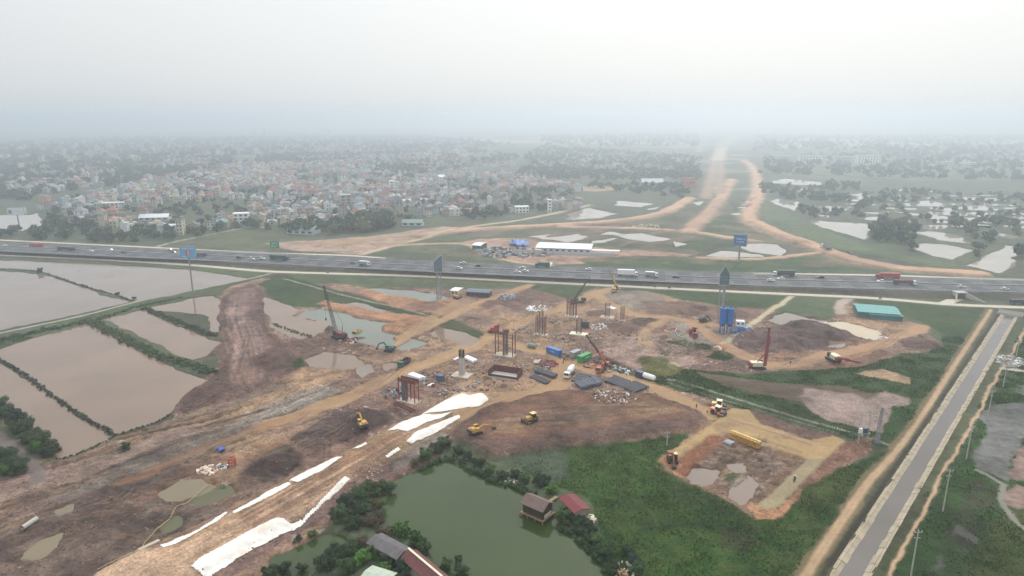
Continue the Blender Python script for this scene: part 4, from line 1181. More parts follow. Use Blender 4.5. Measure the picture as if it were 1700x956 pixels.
def roller(label, px, py, rz, paint, s=1.0):
    t = thing('road_roller', label, 'road roller', G(px, py), rz, 'road rollers parked by the haul road', s)
    MB().cyl((1.7, -1.05, .8), (1.7, 1.05, .8), .8, n=18).build('drum', DSTEEL, t)
    m = MB()
    for y in (-1.25, 1.25):
        m.box((1.5, y, .85), (1.9, .16, .35))
    m.box((.5, 0, .95), (.5, 2.6, .4)); m.build('drum_frame', paint, t)
    MB().box((-1.4, 0, 1.35), (2.2, 1.7, 1.0)).build('body', paint, t)
    for y in (-.95, .95):
        MB().cyl((-1.4, y - .25, .75), (-1.4, y + .25, .75), .75, n=16).build('wheel', BLACK, t)
    c = MB().box((-.1, 0, 2.0), (1.4, 1.5, 1.5), taper=.92).build('cab', GLASS, t)
    MB().box((-.1, 0, 2.85), (1.9, 1.8, .16)).build('cab_roof', CREAM, c)


roller('cream road roller with broad canopy, the one nearer the green ditch', 1194, 677, heading((1190, 676), (1203, 678)), YEL2, 1.05)
roller('orange-pink road roller with white canopy, the one beside the tan road', 1192, 688, heading((1186, 686), (1198, 690)), mat('salmon_paint', lin(206, 138, 112), .55, .15, 1), 1.1)


def wheels(t, xs, y, r, w=.3):
    for x in xs:
        for s_ in (-1, 1):
            MB().cyl((x, s_ * y - w / 2, r), (x, s_ * y + w / 2, r), r, n=14).build('wheel', BLACK, t)


def truck_cab(t, x, paint, w=2.3, h=2.6, l=2.0):
    c = MB().prism([(x - l / 2, .6), (x + l / 2, .6), (x + l / 2, 1.6), (x + l / 2 - .25, h), (x - l / 2, h)], -w / 2, w / 2).build('cab', paint, t)
    MB().prism([(x + l / 2 - .02, 1.62), (x + l / 2 + .03, 1.62), (x + l / 2 - .2, h - .15), (x + l / 2 - .25, h - .15)], -w / 2 + .15, w / 2 - .15).build('windscreen', GLASS, c)
    MB().box((x + .25, w / 2 + .005, 1.95), (.9, .03, .7)).build('side_window', GLASS, c)
    MB().box((x + .25, -w / 2 - .005, 1.95), (.9, .03, .7)).build('side_window', GLASS, c)
    return c


def dump_truck(label, loc, rz, cabp, bedp, s=1.0, load=None, L=8.0, group=None):
    t = thing('dump_truck', label, 'truck', loc, rz, group, s)
    MB().box((-.2, 0, .85), (L - .6, 1.0, .3)).build('chassis', DSTEEL, t)
    truck_cab(t, L / 2 - 1.1, cabp)
    x0, x1 = -L / 2, L / 2 - 2.4
    m = MB()
    m.box(((x0 + x1) / 2, 0, 1.15), (x1 - x0, 2.3, .15))
    for y in (-1.15, 1.15): m.box(((x0 + x1) / 2, y, 1.75), (x1 - x0, .12, 1.3))
    m.box((x1, 0, 2.0), (.12, 2.4, 1.8)); m.box((x0, 0, 1.7), (.12, 2.3, 1.2))
    m.build('bed', bedp, t)
    if load: MB().box(((x0 + x1) / 2, 0, 1.75), (x1 - x0 - .3, 2.1, 1.1), taper=.8).build('load', load, t)
    wheels(t, (L / 2 - 1.3, -L / 2 + 2.3, -L / 2 + 1.0), 1.0, .52)
    return t


dump_truck('green cab tipper truck with dark bed beside the tan haul road', G(671, 606), heading((680, 601), (664, 611)), TEALP, DSTEEL, .95)


def box_truck(label, loc, rz, cabp, boxp, L=8.5, H_=3.4, group=None, top=None, cat='truck', tank=False, flat=False):
    t = thing('box_truck' if not (tank or flat) else ('tank_truck' if tank else 'cargo_truck'), label, cat, loc, rz, group)
    MB().box((-.1, 0, .85), (L - .5, 1.1, .3)).build('chassis', DSTEEL, t)
    truck_cab(t, L / 2 - 1.05, cabp, 2.35, 2.7, 1.95)
    x0, x1 = -L / 2, L / 2 - 2.25
    if tank:
        MB().cyl((x0, 0, 2.1), (x1, 0, 2.1), 1.15, n=20).build('tank', boxp, t)
        MB().box(((x0 + x1) / 2, 0, 1.12), (x1 - x0, 2.4, .14)).build('skirt', SILV, t)
    else:
        b = MB().box(((x0 + x1) / 2, 0, (1.05 + H_) / 2), (x1 - x0, 2.45, H_ - 1.05)).build('cargo_box', boxp, t)
        if top: MB().box(((x0 + x1) / 2, 0, H_ + .05), (x1 - x0 + .05, 2.5, .12)).build('tarpaulin', top, b)
    xs = [L / 2 - 1.3, -L / 2 + 2.2, -L / 2 + 1.0] if L > 7 else [L / 2 - 1.2, -L / 2 + 1.2]
    if L > 10: xs += [L / 2 - 3.6]
    wheels(t, xs, 1.02, .5)
    return t


# concrete mixer truck in the storage yard
t = thing('concrete_mixer', 'white concrete mixer truck between the steel stacks in the yard', 'mixer truck', G(946, 624), heading((953, 618), (941, 629)), None, 1.0)
MB().box((0, 0, .9), (8.0, 1.0, .35)).build('chassis', DSTEEL, t)
truck_cab(t, 3.1, WHITE)
d = MB(); d.cyl((1.6, 0, 2.2), (-.6, 0, 2.6), .8, 1.35, 20); d.cyl((-.6, 0, 2.6), (-2.2, 0, 2.9), 1.35, 1.25, 20, cap=False); d.cyl((-2.2, 0, 2.9), (-3.8, 0, 3.2), 1.25, .6, 20)
d.build('mixing_drum', WHITE, t, smooth=True)
MB().prism([(-4.6, 1.6), (-3.7, 2.6), (-3.6, 3.4), (-4.0, 3.4), (-4.8, 1.6)], -.35, .35).build('chute', GREYP, t)
wheels(t, (3.0, -1.4, -2.7), 1.0, .52)

# crawler lattice crane standing in the pond mud
t = thing('crawler_crane', 'dark lattice boom crawler crane on the mud bank in the jade pond', 'crane', G(563, 561), heading((563, 561), (548, 556)))
for y in (-1.9, 1.9): track(0, .9, 6.5, 1.1, y).build('track', BLACK, t)
MB().box((-.8, 0, 2.2), (5.2, 3.0, 1.9)).build('body', MAROON, t)
MB().box((1.6, 1.2, 2.4), (1.6, 1.1, 2.0), taper=.9).build('cab', GLASS, t)
MB().box((-3.9, 0, 2.0), (1.2, 3.2, 1.5)).build('counterweight', DSTEEL, t)
bt = (9.5, 0, 24)
MB().lattice((1.8, 0, 1.8), bt, 1.3, 16, .14, .7).build('boom', DSTEEL, t)
MB().beam((-2.5, 0, 3.2), (-3.5, 0, 7), .2).build('gantry', DSTEEL, t)
m = MB(); m.beam((-3.5, 0, 7), bt, .07); m.beam(bt, (9.6, 0, 8), .06); m.build('cable', BLACK, t)
MB().box((9.6, 0, 7.4), (.6, .4, 1.2)).build('hook_block', BLACK, t)


def truck_crane(label, base, tip_px, tip_z, paint, boomcol, low=.45, two=None, s=1.0, rz=None, group='mobile cranes'):
    """Mobile crane whose telescopic boom ends above the ground point tip_px at height tip_z."""
    b0 = G(*base); tx, ty = P(tip_px[0], tip_px[1], tip_z)
    hd = math.atan2(ty - b0[1], tx - b0[0]) if rz is None else rz
    t = thing('truck_crane', label, 'crane', b0, hd, group)
    ca, sa = math.cos(-hd), math.sin(-hd)
    dx, dy = tx - b0[0], ty - b0[1]
    tip = Vector((dx * ca - dy * sa, dx * sa + dy * ca, tip_z - b0[2]))
    MB().box((0, 0, .95), (9.5, 2.4, .5)).build('chassis', DSTEEL, t)
    truck_cab(t, 4.6, paint)
    MB().box((-1.6, 0, 2.0), (3.4, 2.3, 1.6)).build('turntable', paint, t)
    MB().box((-.4, 1.0, 2.4), (1.4, .9, 1.5), taper=.9).build('operator_cab', GLASS, t)
    piv = Vector((-1.8, 0, 2.9))
    MB().beam(piv, piv.lerp(tip, low), .75, .85).build('boom', paint, t)
    m = MB(); m.beam(piv.lerp(tip, low * .9), piv.lerp(tip, .75), .52, .6); m.beam(piv.lerp(tip, .72), tip, .36, .42)
    m.build('boom_extension', boomcol, t)
    MB().beam(piv + Vector((2.0, 0, -1.2)), piv.lerp(tip, low * .6), .28).build('lifting_ram', GREYP, t)
    m = MB(); m.beam(tip, tip - Vector((0, 0, min(6, tip.z * .4))), .08); m.build('cable', BLACK, t)
    wheels(t, (3.4, 2.0, -2.6, -3.8), 1.05, .55)
    for x in (3.0, -4.2):
        for y in (-2.3, 2.3): MB().beam((x, y * .4, .7), (x, y, .6), .25).beam((x, y, .7), (x, y, .02), .2).build('outrigger', paint, t)
    return t


truck_crane('orange truck crane by the steel stacks with a long dark boom leaning left', (1002, 614), (973, 556), 20, ORG, DSTEEL, .42)
truck_crane('dark truck crane behind the rebar columns with a thin boom leaning right', (958, 503), (979, 460), 14, DSTEEL, DSTEEL, .5)
truck_crane('yellow truck crane by the service road with a tall boom leaning left', (1021, 482), (1012, 447), 17, YEL2, YEL, .5)
truck_crane('red and grey truck crane with an orange cab parked by the gravel heap', (1150, 556), (1158, 545), 6, REDP, MAROON, .5)
truck_crane('red truck crane with a yellow boom behind the four post rebar frame', (826, 553), (853, 532), 7.5, REDP, YEL, .3)


def drill_rig(label, px, py, rz, tip, group='red piling rigs'):
    t = thing('piling_rig', label, 'piling rig', G(px, py), rz, group)
    for y in (-1.7, 1.7): track(0, .8, 5.5, 1.0, y).build('track', BLACK, t)
    MB().box((-.8, 0, 2.0), (4.6, 2.8, 1.7)).build('body', CREAM, t)
    MB().box((1.4, 1.2, 2.3), (1.5, 1.0, 1.8), taper=.9).build('cab', GLASS, t)
    MB().box((-3.2, 0, 1.8), (.9, 2.9, 1.4)).build('counterweight', RIGRED, t)
    tip = Vector(tip); b = Vector((2.6, 0, 1.0))
    MB().beam(b, tip, .65, .75).build('mast', RIGRED, t)
    MB().beam(b + Vector((.75, 0, 0)), b.lerp(tip, .8) + Vector((.75, 0, 0)), .3).build('drill_rod', RIGRED, t)
    MB().box(b.lerp(tip, .62) + Vector((.4, 0, 0)), (1.0, 1.0, 1.4)).build('drill_drive', RIGRED, t)
    MB().beam((-.5, 0, 2.8), b.lerp(tip, .35), .3).build('backstay', RIGRED, t)
    MB().box(tip, (1.2, .6, .5)).build('mast_head', DSTEEL, t)
    m = MB(); m.beam(tip, (-2, 0, 2.9), .06); m.build('cable', BLACK, t)
    return t


drill_rig('tall upright red piling rig with a mast, on the red-brown ground', 1258, 611, heading((1252, 611), (1266, 611)), (3.2, 0, 17.5))
drill_rig('low red piling rig with its long mast laid down toward the curved tan road', 1383, 598, heading((1390, 601), (1366, 588)), (-15, -.8, 4.5))

# blue concrete batching plant
t = thing('batching_plant', 'tall blue twin silo batching plant below the advertising tower', 'batching plant', G(1204, 553), R(-8), None, .92)
for k, y in enumerate((-1.75, 1.75)):
    s_ = MB(); s_.cyl((y, 0, 5.2), (y, 0, 13.6), 1.75, n=20); s_.cyl((y, 0, 13.6), (y, 0, 14.2), 1.75, .7, 20); s_.cyl((y, 0, 3.6), (y, 0, 5.2), .45, 1.75, 20)
    si = s_.build('silo', BLUEP, t, smooth=False)
    MB().box((y, 0, 14.5), (1.0, 1.0, .8)).build('dust_filter', DBLUE, si)
    m = MB()
    for a in range(4):
        an = math.pi / 4 + a * math.pi / 2
        m.beam((y + 1.5 * math.cos(an), 1.5 * math.sin(an), 0), (y + 1.5 * math.cos(an), 1.5 * math.sin(an), 5.6), .28)
        an2 = an + math.pi / 2
        m.beam((y + 1.5 * math.cos(an), 1.5 * math.sin(an), .6), (y + 1.5 * math.cos(an2), 1.5 * math.sin(an2), 3.8), .14)
    m.build('silo_legs', BLUEP, t)
MB().lattice((4.0, 0, 0), (4.0, 0, 11.5), .9, 10, .08).build('ladder', DBLUE, t)
m = MB(); m.box((9, -1, 2.0), (11, 2.6, .3)); m.beam((4, -2, 1), (13, -2, 4.2), .5); [m.box((x, y, 1), (.25, .25, 2)) for x in (5, 8, 11, 14) for y in (-2.2, .2)]
m.prism([(6, 2.2), (14, 2.2), (13.4, 3.8), (6.6, 3.8)], -2.2, .2); m.build('aggregate_hopper', BLUEP, t)
c = MB().box((7.5, 2.0, 5.2), (4.2, 3.0, 2.8)).build('control_cabin', WHITE, t)
for x in (6.3, 8.5): MB().box((x, .47, 5.4), (1.0, .08, 1.0)).build('window', GLASS, c)
m = MB(); [m.beam((x, y, 0), (x, y, 3.8), .22) for x in (5.8, 9.2) for y in (.8, 3.2)]; m.build('cabin_stand', DBLUE, t)


# ---------------------------------------------------------------- piers, rebar and falsework
REBAR = mat('rusting_rebar', lin(104, 88, 90), .8, .2, 1)


def rebar_cage(m, cx, cy, z0, z1, w, n=5, r=.045):
    for k in range(n):
        f = -w / 2 + w * k / (n - 1)
        for a, b in ((f, -w / 2), (f, w / 2), (-w / 2, f), (w / 2, f)):
            m.box((cx + a, cy + b, (z0 + z1) / 2), (r * 2, r * 2, z1 - z0))
    k = z0 + .3
    while k < z1:
        for y in (-w / 2, w / 2): m.box((cx, cy + y, k), (w + .1, .07, .07)); m.box((cx + y, cy, k), (.07, w + .1, .07))
        k += 1.1


def pier(label, px, py, rz, foot, posts, post_h, cage_h, cage_w, post_w=.32, group='bridge pier columns under construction', fz=.5, footm=None, extra=None):
    t = thing('rebar_pier', label, 'bridge pier', G(px, py), rz, group)
    MB().box((0, 0, fz / 2 - .3), (foot[0], foot[1], fz + .6)).build('footing', footm or FOOT, t)
    if cage_h:
        m = MB(); rebar_cage(m, 0, 0, fz, fz + cage_h, cage_w); m.build('rebar_cage', REBAR, t)
    for (x, y) in posts:
        MB().box((x, y, fz + post_h / 2), (post_w, post_w, post_h)).build('post', STEEL, t)
    if posts:
        m = MB()
        for z in (post_h * .5, post_h * .8):
            for (a, b) in zip(posts, posts[1:] + posts[:1]): m.beam((a[0], a[1], fz + z), (b[0], b[1], fz + z), .16)
        m.build('brace', STEEL, t)
    return t


q = lambda a, b: [(-a, -b), (a, -b), (a, b), (-a, b)]
pier('rebar column in a six post rusty frame beside the red truck crane', 839, 590, R(-22), (9, 5), [(-4, -1.6), (0, -1.8), (4, -1.6), (4, 1.6), (0, 1.8), (-4, 1.6)], 10.5, 11.5, 1.8)
pier('rebar column in a four post frame left of the white sheet footing', 898, 556, R(-18), (6.5, 4.5), q(2.1, 1.4), 9.5, 11.5, 1.8)
pier('farthest rusty frame and rebar column beside the dark truck crane', 949, 526, R(-15), (7, 4.5), q(2.3, 1.5), 10, 9.5, 2.0)
pier('dark rebar column on the brightest white footing in the centre', 961, 555, R(-20), (8.5, 4.5), [], 0, 7.5, 2.2, footm=CREAM)
pier('dark rebar column on a grey footing at the right of the pier group', 1008, 527, R(-16), (7, 5), [], 0, 7.5, 2.2)
pier('slim dark rebar column with no footing showing, rightmost of the piers', 1033, 532, R(-16), (3, 3), [], 0, 7.5, 1.8, fz=.2)
t = thing('concrete_pier', 'pale concrete column with rebar sprouting from its top', 'bridge pier', G(767, 624), R(-20), 'bridge pier columns under construction', .88)
MB().box((0, 0, .1), (8.5, 6.5, .9)).build('footing', FOOT, t)
MB().box((0, 0, 4.6), (2.2, 2.0, 8.4)).build('column', CONCP, t)
m = MB(); rebar_cage(m, 0, 0, 8.7, 12.6, 1.9, 8, .05); m.build('rebar_cage', DSTEEL, t)
m = MB(); [m.box((x, 0, 3.8 + 2 * k), (.05, 2.04, .05)) for x in (-1.11, 1.11) for k in range(3)]; m.build('form_seam', GREYP, t)
# falsework with a rusty cap beam form
t = thing('pier_falsework', 'rusty cap beam formwork standing on six red posts', 'falsework', G(679, 666), R(-28), 'bridge pier columns under construction', .84)
m = MB(); [m.box((0, y, 10.0), (9.6, .25, 1.5)) for y in (-1.3, 1.3)]; m.box((0, 0, 9.3), (9.6, 2.8, .3)); m.build('cap_form', STEEL, t)
for x in (-4.2, 0, 4.2):
    for y in (-1.5, 1.5): MB().box((x, y, 4.6), (.38, .38, 9.2)).build('post', RIGRED, t)
MB().box((-2.1, 0, 4.6), (2.0, 1.9, 9.2)).build('column', mat('form_panel', lin(84, 98, 100), .7, .2, 1), t)
m = MB()
for z in (3, 6): m.beam((-4.2, -1.5, z), (4.2, -1.5, z + 1.5), .14); m.beam((-4.2, 1.5, z + 1.5), (4.2, 1.5, z), .14)
m.build('brace', STEEL, t)
MB().box((0, 0, .1), (10, 5, .6)).build('footing', FOOT, t)
m = MB(); [m.box((-4 + 2 * k, -1.3, 11.2), (.16, .16, 1.0)) for k in range(5)]; m.build('guard_post', DSTEEL, t)

# sheet-pile cofferdam
t = thing('cofferdam', 'rectangular pit of rusty sheet piles around grey concrete', 'cofferdam', G(839, 625), R(-21))
wl = ribbed('rusty_sheet_pile', lin(96, 54, 54), .8, .85, .08)
for (c, s_) in (((0, -3.2, 1.2), (12.4, .25, 1.0)), ((0, 3.2, 1.6), (12.4, .25, 3.2)), ((-6.2, 0, 1.6), (.25, 6.2, 3.2)), ((6.2, 0, 1.6), (.25, 6.2, 3.2))):
    MB().box(c, s_).build('sheet_pile_wall', wl, t)
MB().box((0, -.2, .35), (12.0, 5.9, .7)).build('concrete_base', CONCP, t)
MB().box((0, -3.5, .3), (12.6, .3, .9)).build('outer_wall', CONCP, t)


# ---------------------------------------------------------------- yard goods
def bundle(label, quad, h, n, m_, group, name='steel_bundle', cat='steel stack', r=None):
    """A stack of long bars covering a traced four-sided patch of ground; bars run from edge 0-1 to edge 3-2."""
    c = [Vector(P(*a)) for a in quad]
    cen = (c[0] + c[1] + c[2] + c[3]) / 4
    z = gh(cen.x, cen.y)
    t = thing(name, label, cat, (cen.x, cen.y, z), 0, group)
    layers = max(1, int(h / .45))
    for l in range(layers):
        mb = MB()
        for k in range(n):
            f = (k + .5 + rng.uniform(-.2, .2)) / n
            a = c[0].lerp(c[1], f) - cen; b = c[3].lerp(c[2], f) - cen
            d = (b - a).normalized() * rng.uniform(-.4, .4)
            a, b = a + d, b + d
            rr = (c[1] - c[0]).length / n * .46
            zz = .25 + rr + l * .45
            mb.cyl((a.x, a.y, zz), (b.x, b.y, zz), rr, n=7)
        mb.build('bar_layer', m_, t)
    mb = MB()
    for f in (.15, .85):
        a = c[0].lerp(c[3], f) - cen; b = c[1].lerp(c[2], f) - cen
        mb.beam((a.x, a.y, .1), (b.x, b.y, .1), .3)
    mb.build('sleeper', WOOD, t)


PIPE = mat('black_steel_pipe', lin(60, 64, 74), .55, .25, .4)
gp = 'stacks of dark steel in the storage yard'
bundle('flat stack of dark bars at the left yard end, nearer the rusty pit', [(878, 627), (888, 623), (915, 634), (905, 639)], .5, 6, PIPE, gp)
bundle('narrow stack of dark bars at the left yard end, nearer the containers', [(887, 620), (892, 615), (925, 625), (919, 630)], .9, 5, PIPE, gp)
bundle('dark steel stack directly right of the white mixer truck', [(948, 634), (962, 621), (982, 625), (968, 638)], .5, 9, PIPE, gp)
bundle('bluish steel tube stack with pale tops, lowest of the middle stacks', [(953, 639), (973, 633), (984, 642), (966, 648)], 1.3, 7, mat('blue_grey_tube', lin(88, 94, 108), .5, .25, .4), gp)
bundle('bluish steel tube stack just left of the orange truck crane chassis', [(973, 632), (990, 627), (1000, 638), (984, 643)], 1.3, 7, MATS['blue_grey_tube'], gp)
bundle('broad low steel stack right below the haul road', [(1004, 633), (1020, 624), (1048, 634), (1034, 645)], .6, 12, PIPE, gp)
bundle('broad steel stack at the right end of the yard', [(1034, 645), (1055, 635), (1077, 645), (1052, 655)], .8, 12, PIPE, gp)


def container(label, px, py, rz, paint, L=6.1, doors=True, sc=1.0, open_end=False, name='container'):
    t = thing(name, label, 'container', G(px, py), rz, 'site containers along the haul road', sc)
    rm = ribbed('ribbed_' + paint.name, tuple(paint.node_tree.nodes['Vector Math'].inputs[0].default_value), .3, .5, .06)
    MB().box((0, 0, 1.4), (L, 2.45, 2.6)).build('shell', rm, t)
    MB().box((0, 0, 2.76), (L + .05, 2.5, .12)).build('roof', paint, t)
    MB().box((L / 2 + .02, 0, 1.35), (.06, 2.2, 2.3)).build('door_or_painted_shade', GLASS if open_end else paint, t)  # an open end gets a dark panel in place of inner shade
    return t


tc_ = container('blue site container with white lettering on its side', 920, 588, heading((910, 583), (930, 590)), BLUEP, 7.5)
m = MB()
for k in range(3):
    x = -1.0 + k * .95
    m.box((x, -1.27, 1.55), (.14, .03, .7)); m.box((x + .3, -1.27, 1.55), (.14, .03, .7)); m.box((x + .15, -1.27, 1.55 + (.28 if k % 2 else 0)), (.4, .03, .14))
m.build('lettering', WHITE, tc_)
tg = container('bright green container truck body with one end open', 970, 599, heading((964, 599), (980, 592)), GRNC, 7.0, open_end=True)
MB().box((.3, -1.27, 1.7), (3.0, .03, .3)).build('lettering', WHITE, tg)
container('grey tarpaulin covered container left of the green one', 955, 593, heading((950, 594), (962, 589)), GREYP, 5.5)
container('small dark blue site cabin beside the white tank by the ditch', 1062, 626, heading((1056, 624), (1068, 628)), DBLUE, 3.2, sc=.9)
container('small blue cabin in the scrap beside the rusty falsework', 731, 632, R(-25), mat('slate_blue_paint', lin(70, 92, 112), .6, .15, 1), 3.2, sc=.9)
t = thing('water_tank', 'white rounded tank lying beside the dark blue cabin', 'tank', G(1077, 630), heading((1071, 628), (1083, 632)))
MB().cyl((-2.4, 0, 1.3), (2.4, 0, 1.3), 1.1, n=18).cyl((2.4, 0, 1.3), (2.9, 0, 1.3), 1.1, .5, 18).cyl((-2.9, 0, 1.3), (-2.4, 0, 1.3), .5, 1.1, 18).build('tank_shell', WHITE, t)
MB().box((-1.5, 0, .25), (.4, 1.8, .5)).box((1.5, 0, .25), (.4, 1.8, .5)).build('cradle', DSTEEL, t)
t = thing('water_tank', 'pale green tank with white end beside the road left of the blue container', 'tank', G(882, 577), heading((874, 575), (890, 578)))
MB().cyl((-1.6, 0, 1.1), (2.4, 0, 1.1), .95, n=16).build('tank_shell', mat('pale_green_paint', lin(120, 138, 126), .6, .15, 1), t)
MB().cyl((-2.1, 0, 1.1), (-1.6, 0, 1.1), .5, .95, 16).build('tank_end', WHITE, t)
# yellow girder sections by the pit
t = thing('yellow_girder', 'long yellow steel girder lying along the inner edge of the tan road', 'girder', G(1236, 733), heading((1212, 722), (1260, 741)))
gl = math.hypot(P(1212, 722)[0] - P(1260, 741)[0], P(1212, 722)[1] - P(1260, 741)[1])
MB().lattice((-gl / 2, 0, 1.1), (gl / 2, 0, 1.1), 1.7, 16, .22).build('truss', YEL, t)
MB().box((0, .75, 2.05), (gl, .5, .18)).build('top_flange', YEL2, t)
m = MB(); [m.box((x, 0, .1), (.4, 2.2, .3)) for x in (-gl * .35, 0, gl * .35)]; m.build('sleeper', WOOD, t)
t = thing('stone_slabs', 'small pile of grey slabs beside the yellow girder', 'slab pile', G(1210, 737), R(40))
for k in range(5): MB().box((k * .55 - 1.1, 0, .45 + .06 * (k % 2)), (.4, 2.6, .7 + .1 * (k % 3))).build('slab', GREYP, t)
# scrap, sheets and bags
def sheet_pile(label, px, py, rz, L, W, m_, h=.8, n=3, cat='sheeting', name='sheet_stack', group=None):
    t = thing(name, label, cat, G(px, py), rz, group)
    for k in range(n):
        MB().box((rng.uniform(-.3, .3), (k - (n - 1) / 2) * W / n, h / 2 + rng.uniform(0, .2)), (L * rng.uniform(.85, 1), W / n * .92, h), rng.uniform(-.04, .04)).build('sheet', m_, t)


sheet_pile('white sheet stack on the ground behind the pale concrete column, right side', 781, 598, heading((770, 592), (792, 602)), 7.5, 2.6, SHEETW, .9)
sheet_pile('thin white sheets left of the pale concrete column', 758, 596, heading((750, 600), (762, 594)), 4, 1.2, SHEETW, .4, 2)
sheet_pile('white sheet stack just behind the rusty cap beam formwork', 691, 628, heading((680, 622), (706, 631)), 7.5, 3.0, SHEETW, 1.4)
sheet_pile('small white sheets in the scrap right of the falsework', 715, 640, heading((708, 643), (722, 636)), 3, 1.2, SHEETW, .4, 2)
sheet_pile('striped plank bundle near the steel stacks', 891, 602, heading((888, 606), (895, 596)), 4.5, 2.4, FOOT, .5, 3, 'planks', 'plank_bundle')
sheet_pile('dark slatted panel leaning beside the white footing', 971, 544, heading((964, 543), (980, 544)), 5, 1.0, DSTEEL, 3.0, 1, 'panel', 'mesh_panel')
sheet_pile('pale grey slatted sheets behind the grey footing', 1015, 512, heading((1008, 508), (1025, 513)), 6, 3.0, SHEETW, .5, 4)


def scrap(label, px, py, r, n, mats_, cat='scrap heap', name='scrap_heap', lo=.3, hi=1.4, group=None, flat=1.0):
    x, y, z = G(px, py)
    t = thing(name, label, cat, (x, y, z), 0, group)
    for mi_, m_ in enumerate(mats_):
        mb = MB()
        for k in range(n // len(mats_)):
            a, d = rng.uniform(0, 6.28), r * math.sqrt(rng.random())
            s_ = rng.uniform(lo, hi)
            xx, yy = d * math.cos(a), d * math.sin(a)
            mb.box((xx, yy, gh(x + xx, y + yy) - z + s_ * .25), (s_ * rng.uniform(.5, 1.8), s_ * rng.uniform(.3, .8), s_ * rng.uniform(.3, .8) * flat), rng.uniform(0, 3.1), taper=rng.uniform(.5, 1))
        o = mb.build('debris', m_, t); o['kind'] = 'stuff'


BAG = mat('woven_bag', lin(224, 206, 190), .9, .12, 1)
scrap('rusty steel and timber scrap heap behind the falsework', 718, 628, 8, 90, [STEEL, WOOD, GREYP])
scrap('dark red scrap metal pile beside the haul road bend', 912, 605, 4, 60, [STEEL, RIGRED])
scrap('dark machinery scrap left of the yard entrance', 903, 612, 3.5, 40, [DSTEEL, GREYP])
scrap('dark machine parts between the blue and green containers', 943, 590, 5, 60, [DSTEEL, WOOD])
scrap('orange and grey drums and parts left of the orange crane', 990, 607, 5.5, 60, [ORG, GREYP, DSTEEL], 'drums')
scrap('white and dark site rubbish along the ditch right of the orange crane', 1028, 614, 6, 50, [SHEETW, DSTEEL, GREYP])
scrap('pale broken timber and rubbish heap below the broad steel stack', 1022, 657, 8, 190, [WOOD, SHEETW, FOOT, DSTEEL], lo=.2, hi=.9)
scrap('pale broken timber below the tubes in the yard', 1005, 650, 5, 90, [WOOD, FOOT], lo=.2, hi=.9)
scrap('heap of white woven bags beside the olive puddle', 345, 783, 3.0, 46, [BAG], 'bags', 'bag_heap', .5, 1.0)
scrap('grey generator parts with one white drum right of the bags', 370, 776, 1.8, 24, [GREYP, WHITE, DSTEEL], lo=.4, hi=1.0)
scrap('white rubble and bags left of the red crane', 1112, 548, 4, 40, [BAG, REDP], lo=.4, hi=1.1)
scrap('pale rubble around the red crane', 1135, 556, 6, 50, [FOOT, GREYP], lo=.3, hi=1.0)
scrap('orange and white debris below the tan road bend', 1195, 577, 3, 40, [ORG, BAG], lo=.3, hi=1.0)
scrap('white rubble heap in the centre of the pier ground', 994, 543, 4, 50, [SHEETW, FOOT], lo=.3, hi=1.2)
scrap('white plastic covered rubble between the haul road and piers', 891, 513, 6, 50, [SHEETW], lo=.6, hi=1.8, flat=.4)
scrap('grey and white rubble around the blue silos', 1235, 552, 6, 50, [GREYP, FOOT, BLUEP], lo=.3, hi=1.0)
scrap('rubbish and grey rubble mound beyond the canal on the right', 1680, 601, 7, 120, [FOOT, GREYP, SHEETW], lo=.3, hi=1.3)
scrap('red and white scrap beside the crawler crane', 580, 566, 5, 50, [RIGRED, BAG, DSTEEL], lo=.3, hi=1.2)
scrap('broken cane and timber along the right side of the road bed', 604, 800, 7, 150, [mat('dry_cane', lin(168, 142, 122), .9, .2, 1), WOOD], lo=.15, hi=.7, flat=.3)
scrap('white rubble by the cream pond and curved road', 1452, 563, 5, 50, [SHEETW, FOOT], lo=.3, hi=1.1)
scrap('scrap and steel beams left of the falsework', 655, 654, 4.5, 40, [DSTEEL, GREYP], lo=.4, hi=1.6)
for (px, py, r_, n_, lab) in ((930, 560, 7, 60, 'scattered formwork boards right of the four post rebar frame'), (870, 548, 6, 50, 'scattered boards and stones between the two rebar frames'), (985, 560, 6, 50, 'boards and stones right of the brightest footing'),
                              (790, 615, 6, 50, 'timber scraps behind the pale concrete column'), (1050, 560, 7, 50, 'boards and stones on the tracked ground right of the piers'), (1020, 535, 5, 50, 'formwork scraps between the two right rebar columns'),
                              (860, 610, 5, 40, 'timber scraps behind the rusty pit'), (920, 535, 6, 50, 'formwork scraps below the dark truck crane'), (800, 640, 6, 40, 'stones and timber left of the rusty pit'), (745, 650, 6, 50, 'timber scraps above the largest white fabric')):
    scrap(lab, px, py, r_, n_, [WOOD, GREYP, STEEL], lo=.3, hi=1.3, flat=.6)
t = thing('steel_beams', 'pair of rusty beams lying below the falsework', 'steel beams', G(672, 676), heading((650, 666), (690, 683)))
for y in (-.7, .5): MB().box((0, y, .3), (11, .35, .45), .02 * y).build('beam', STEEL, t)

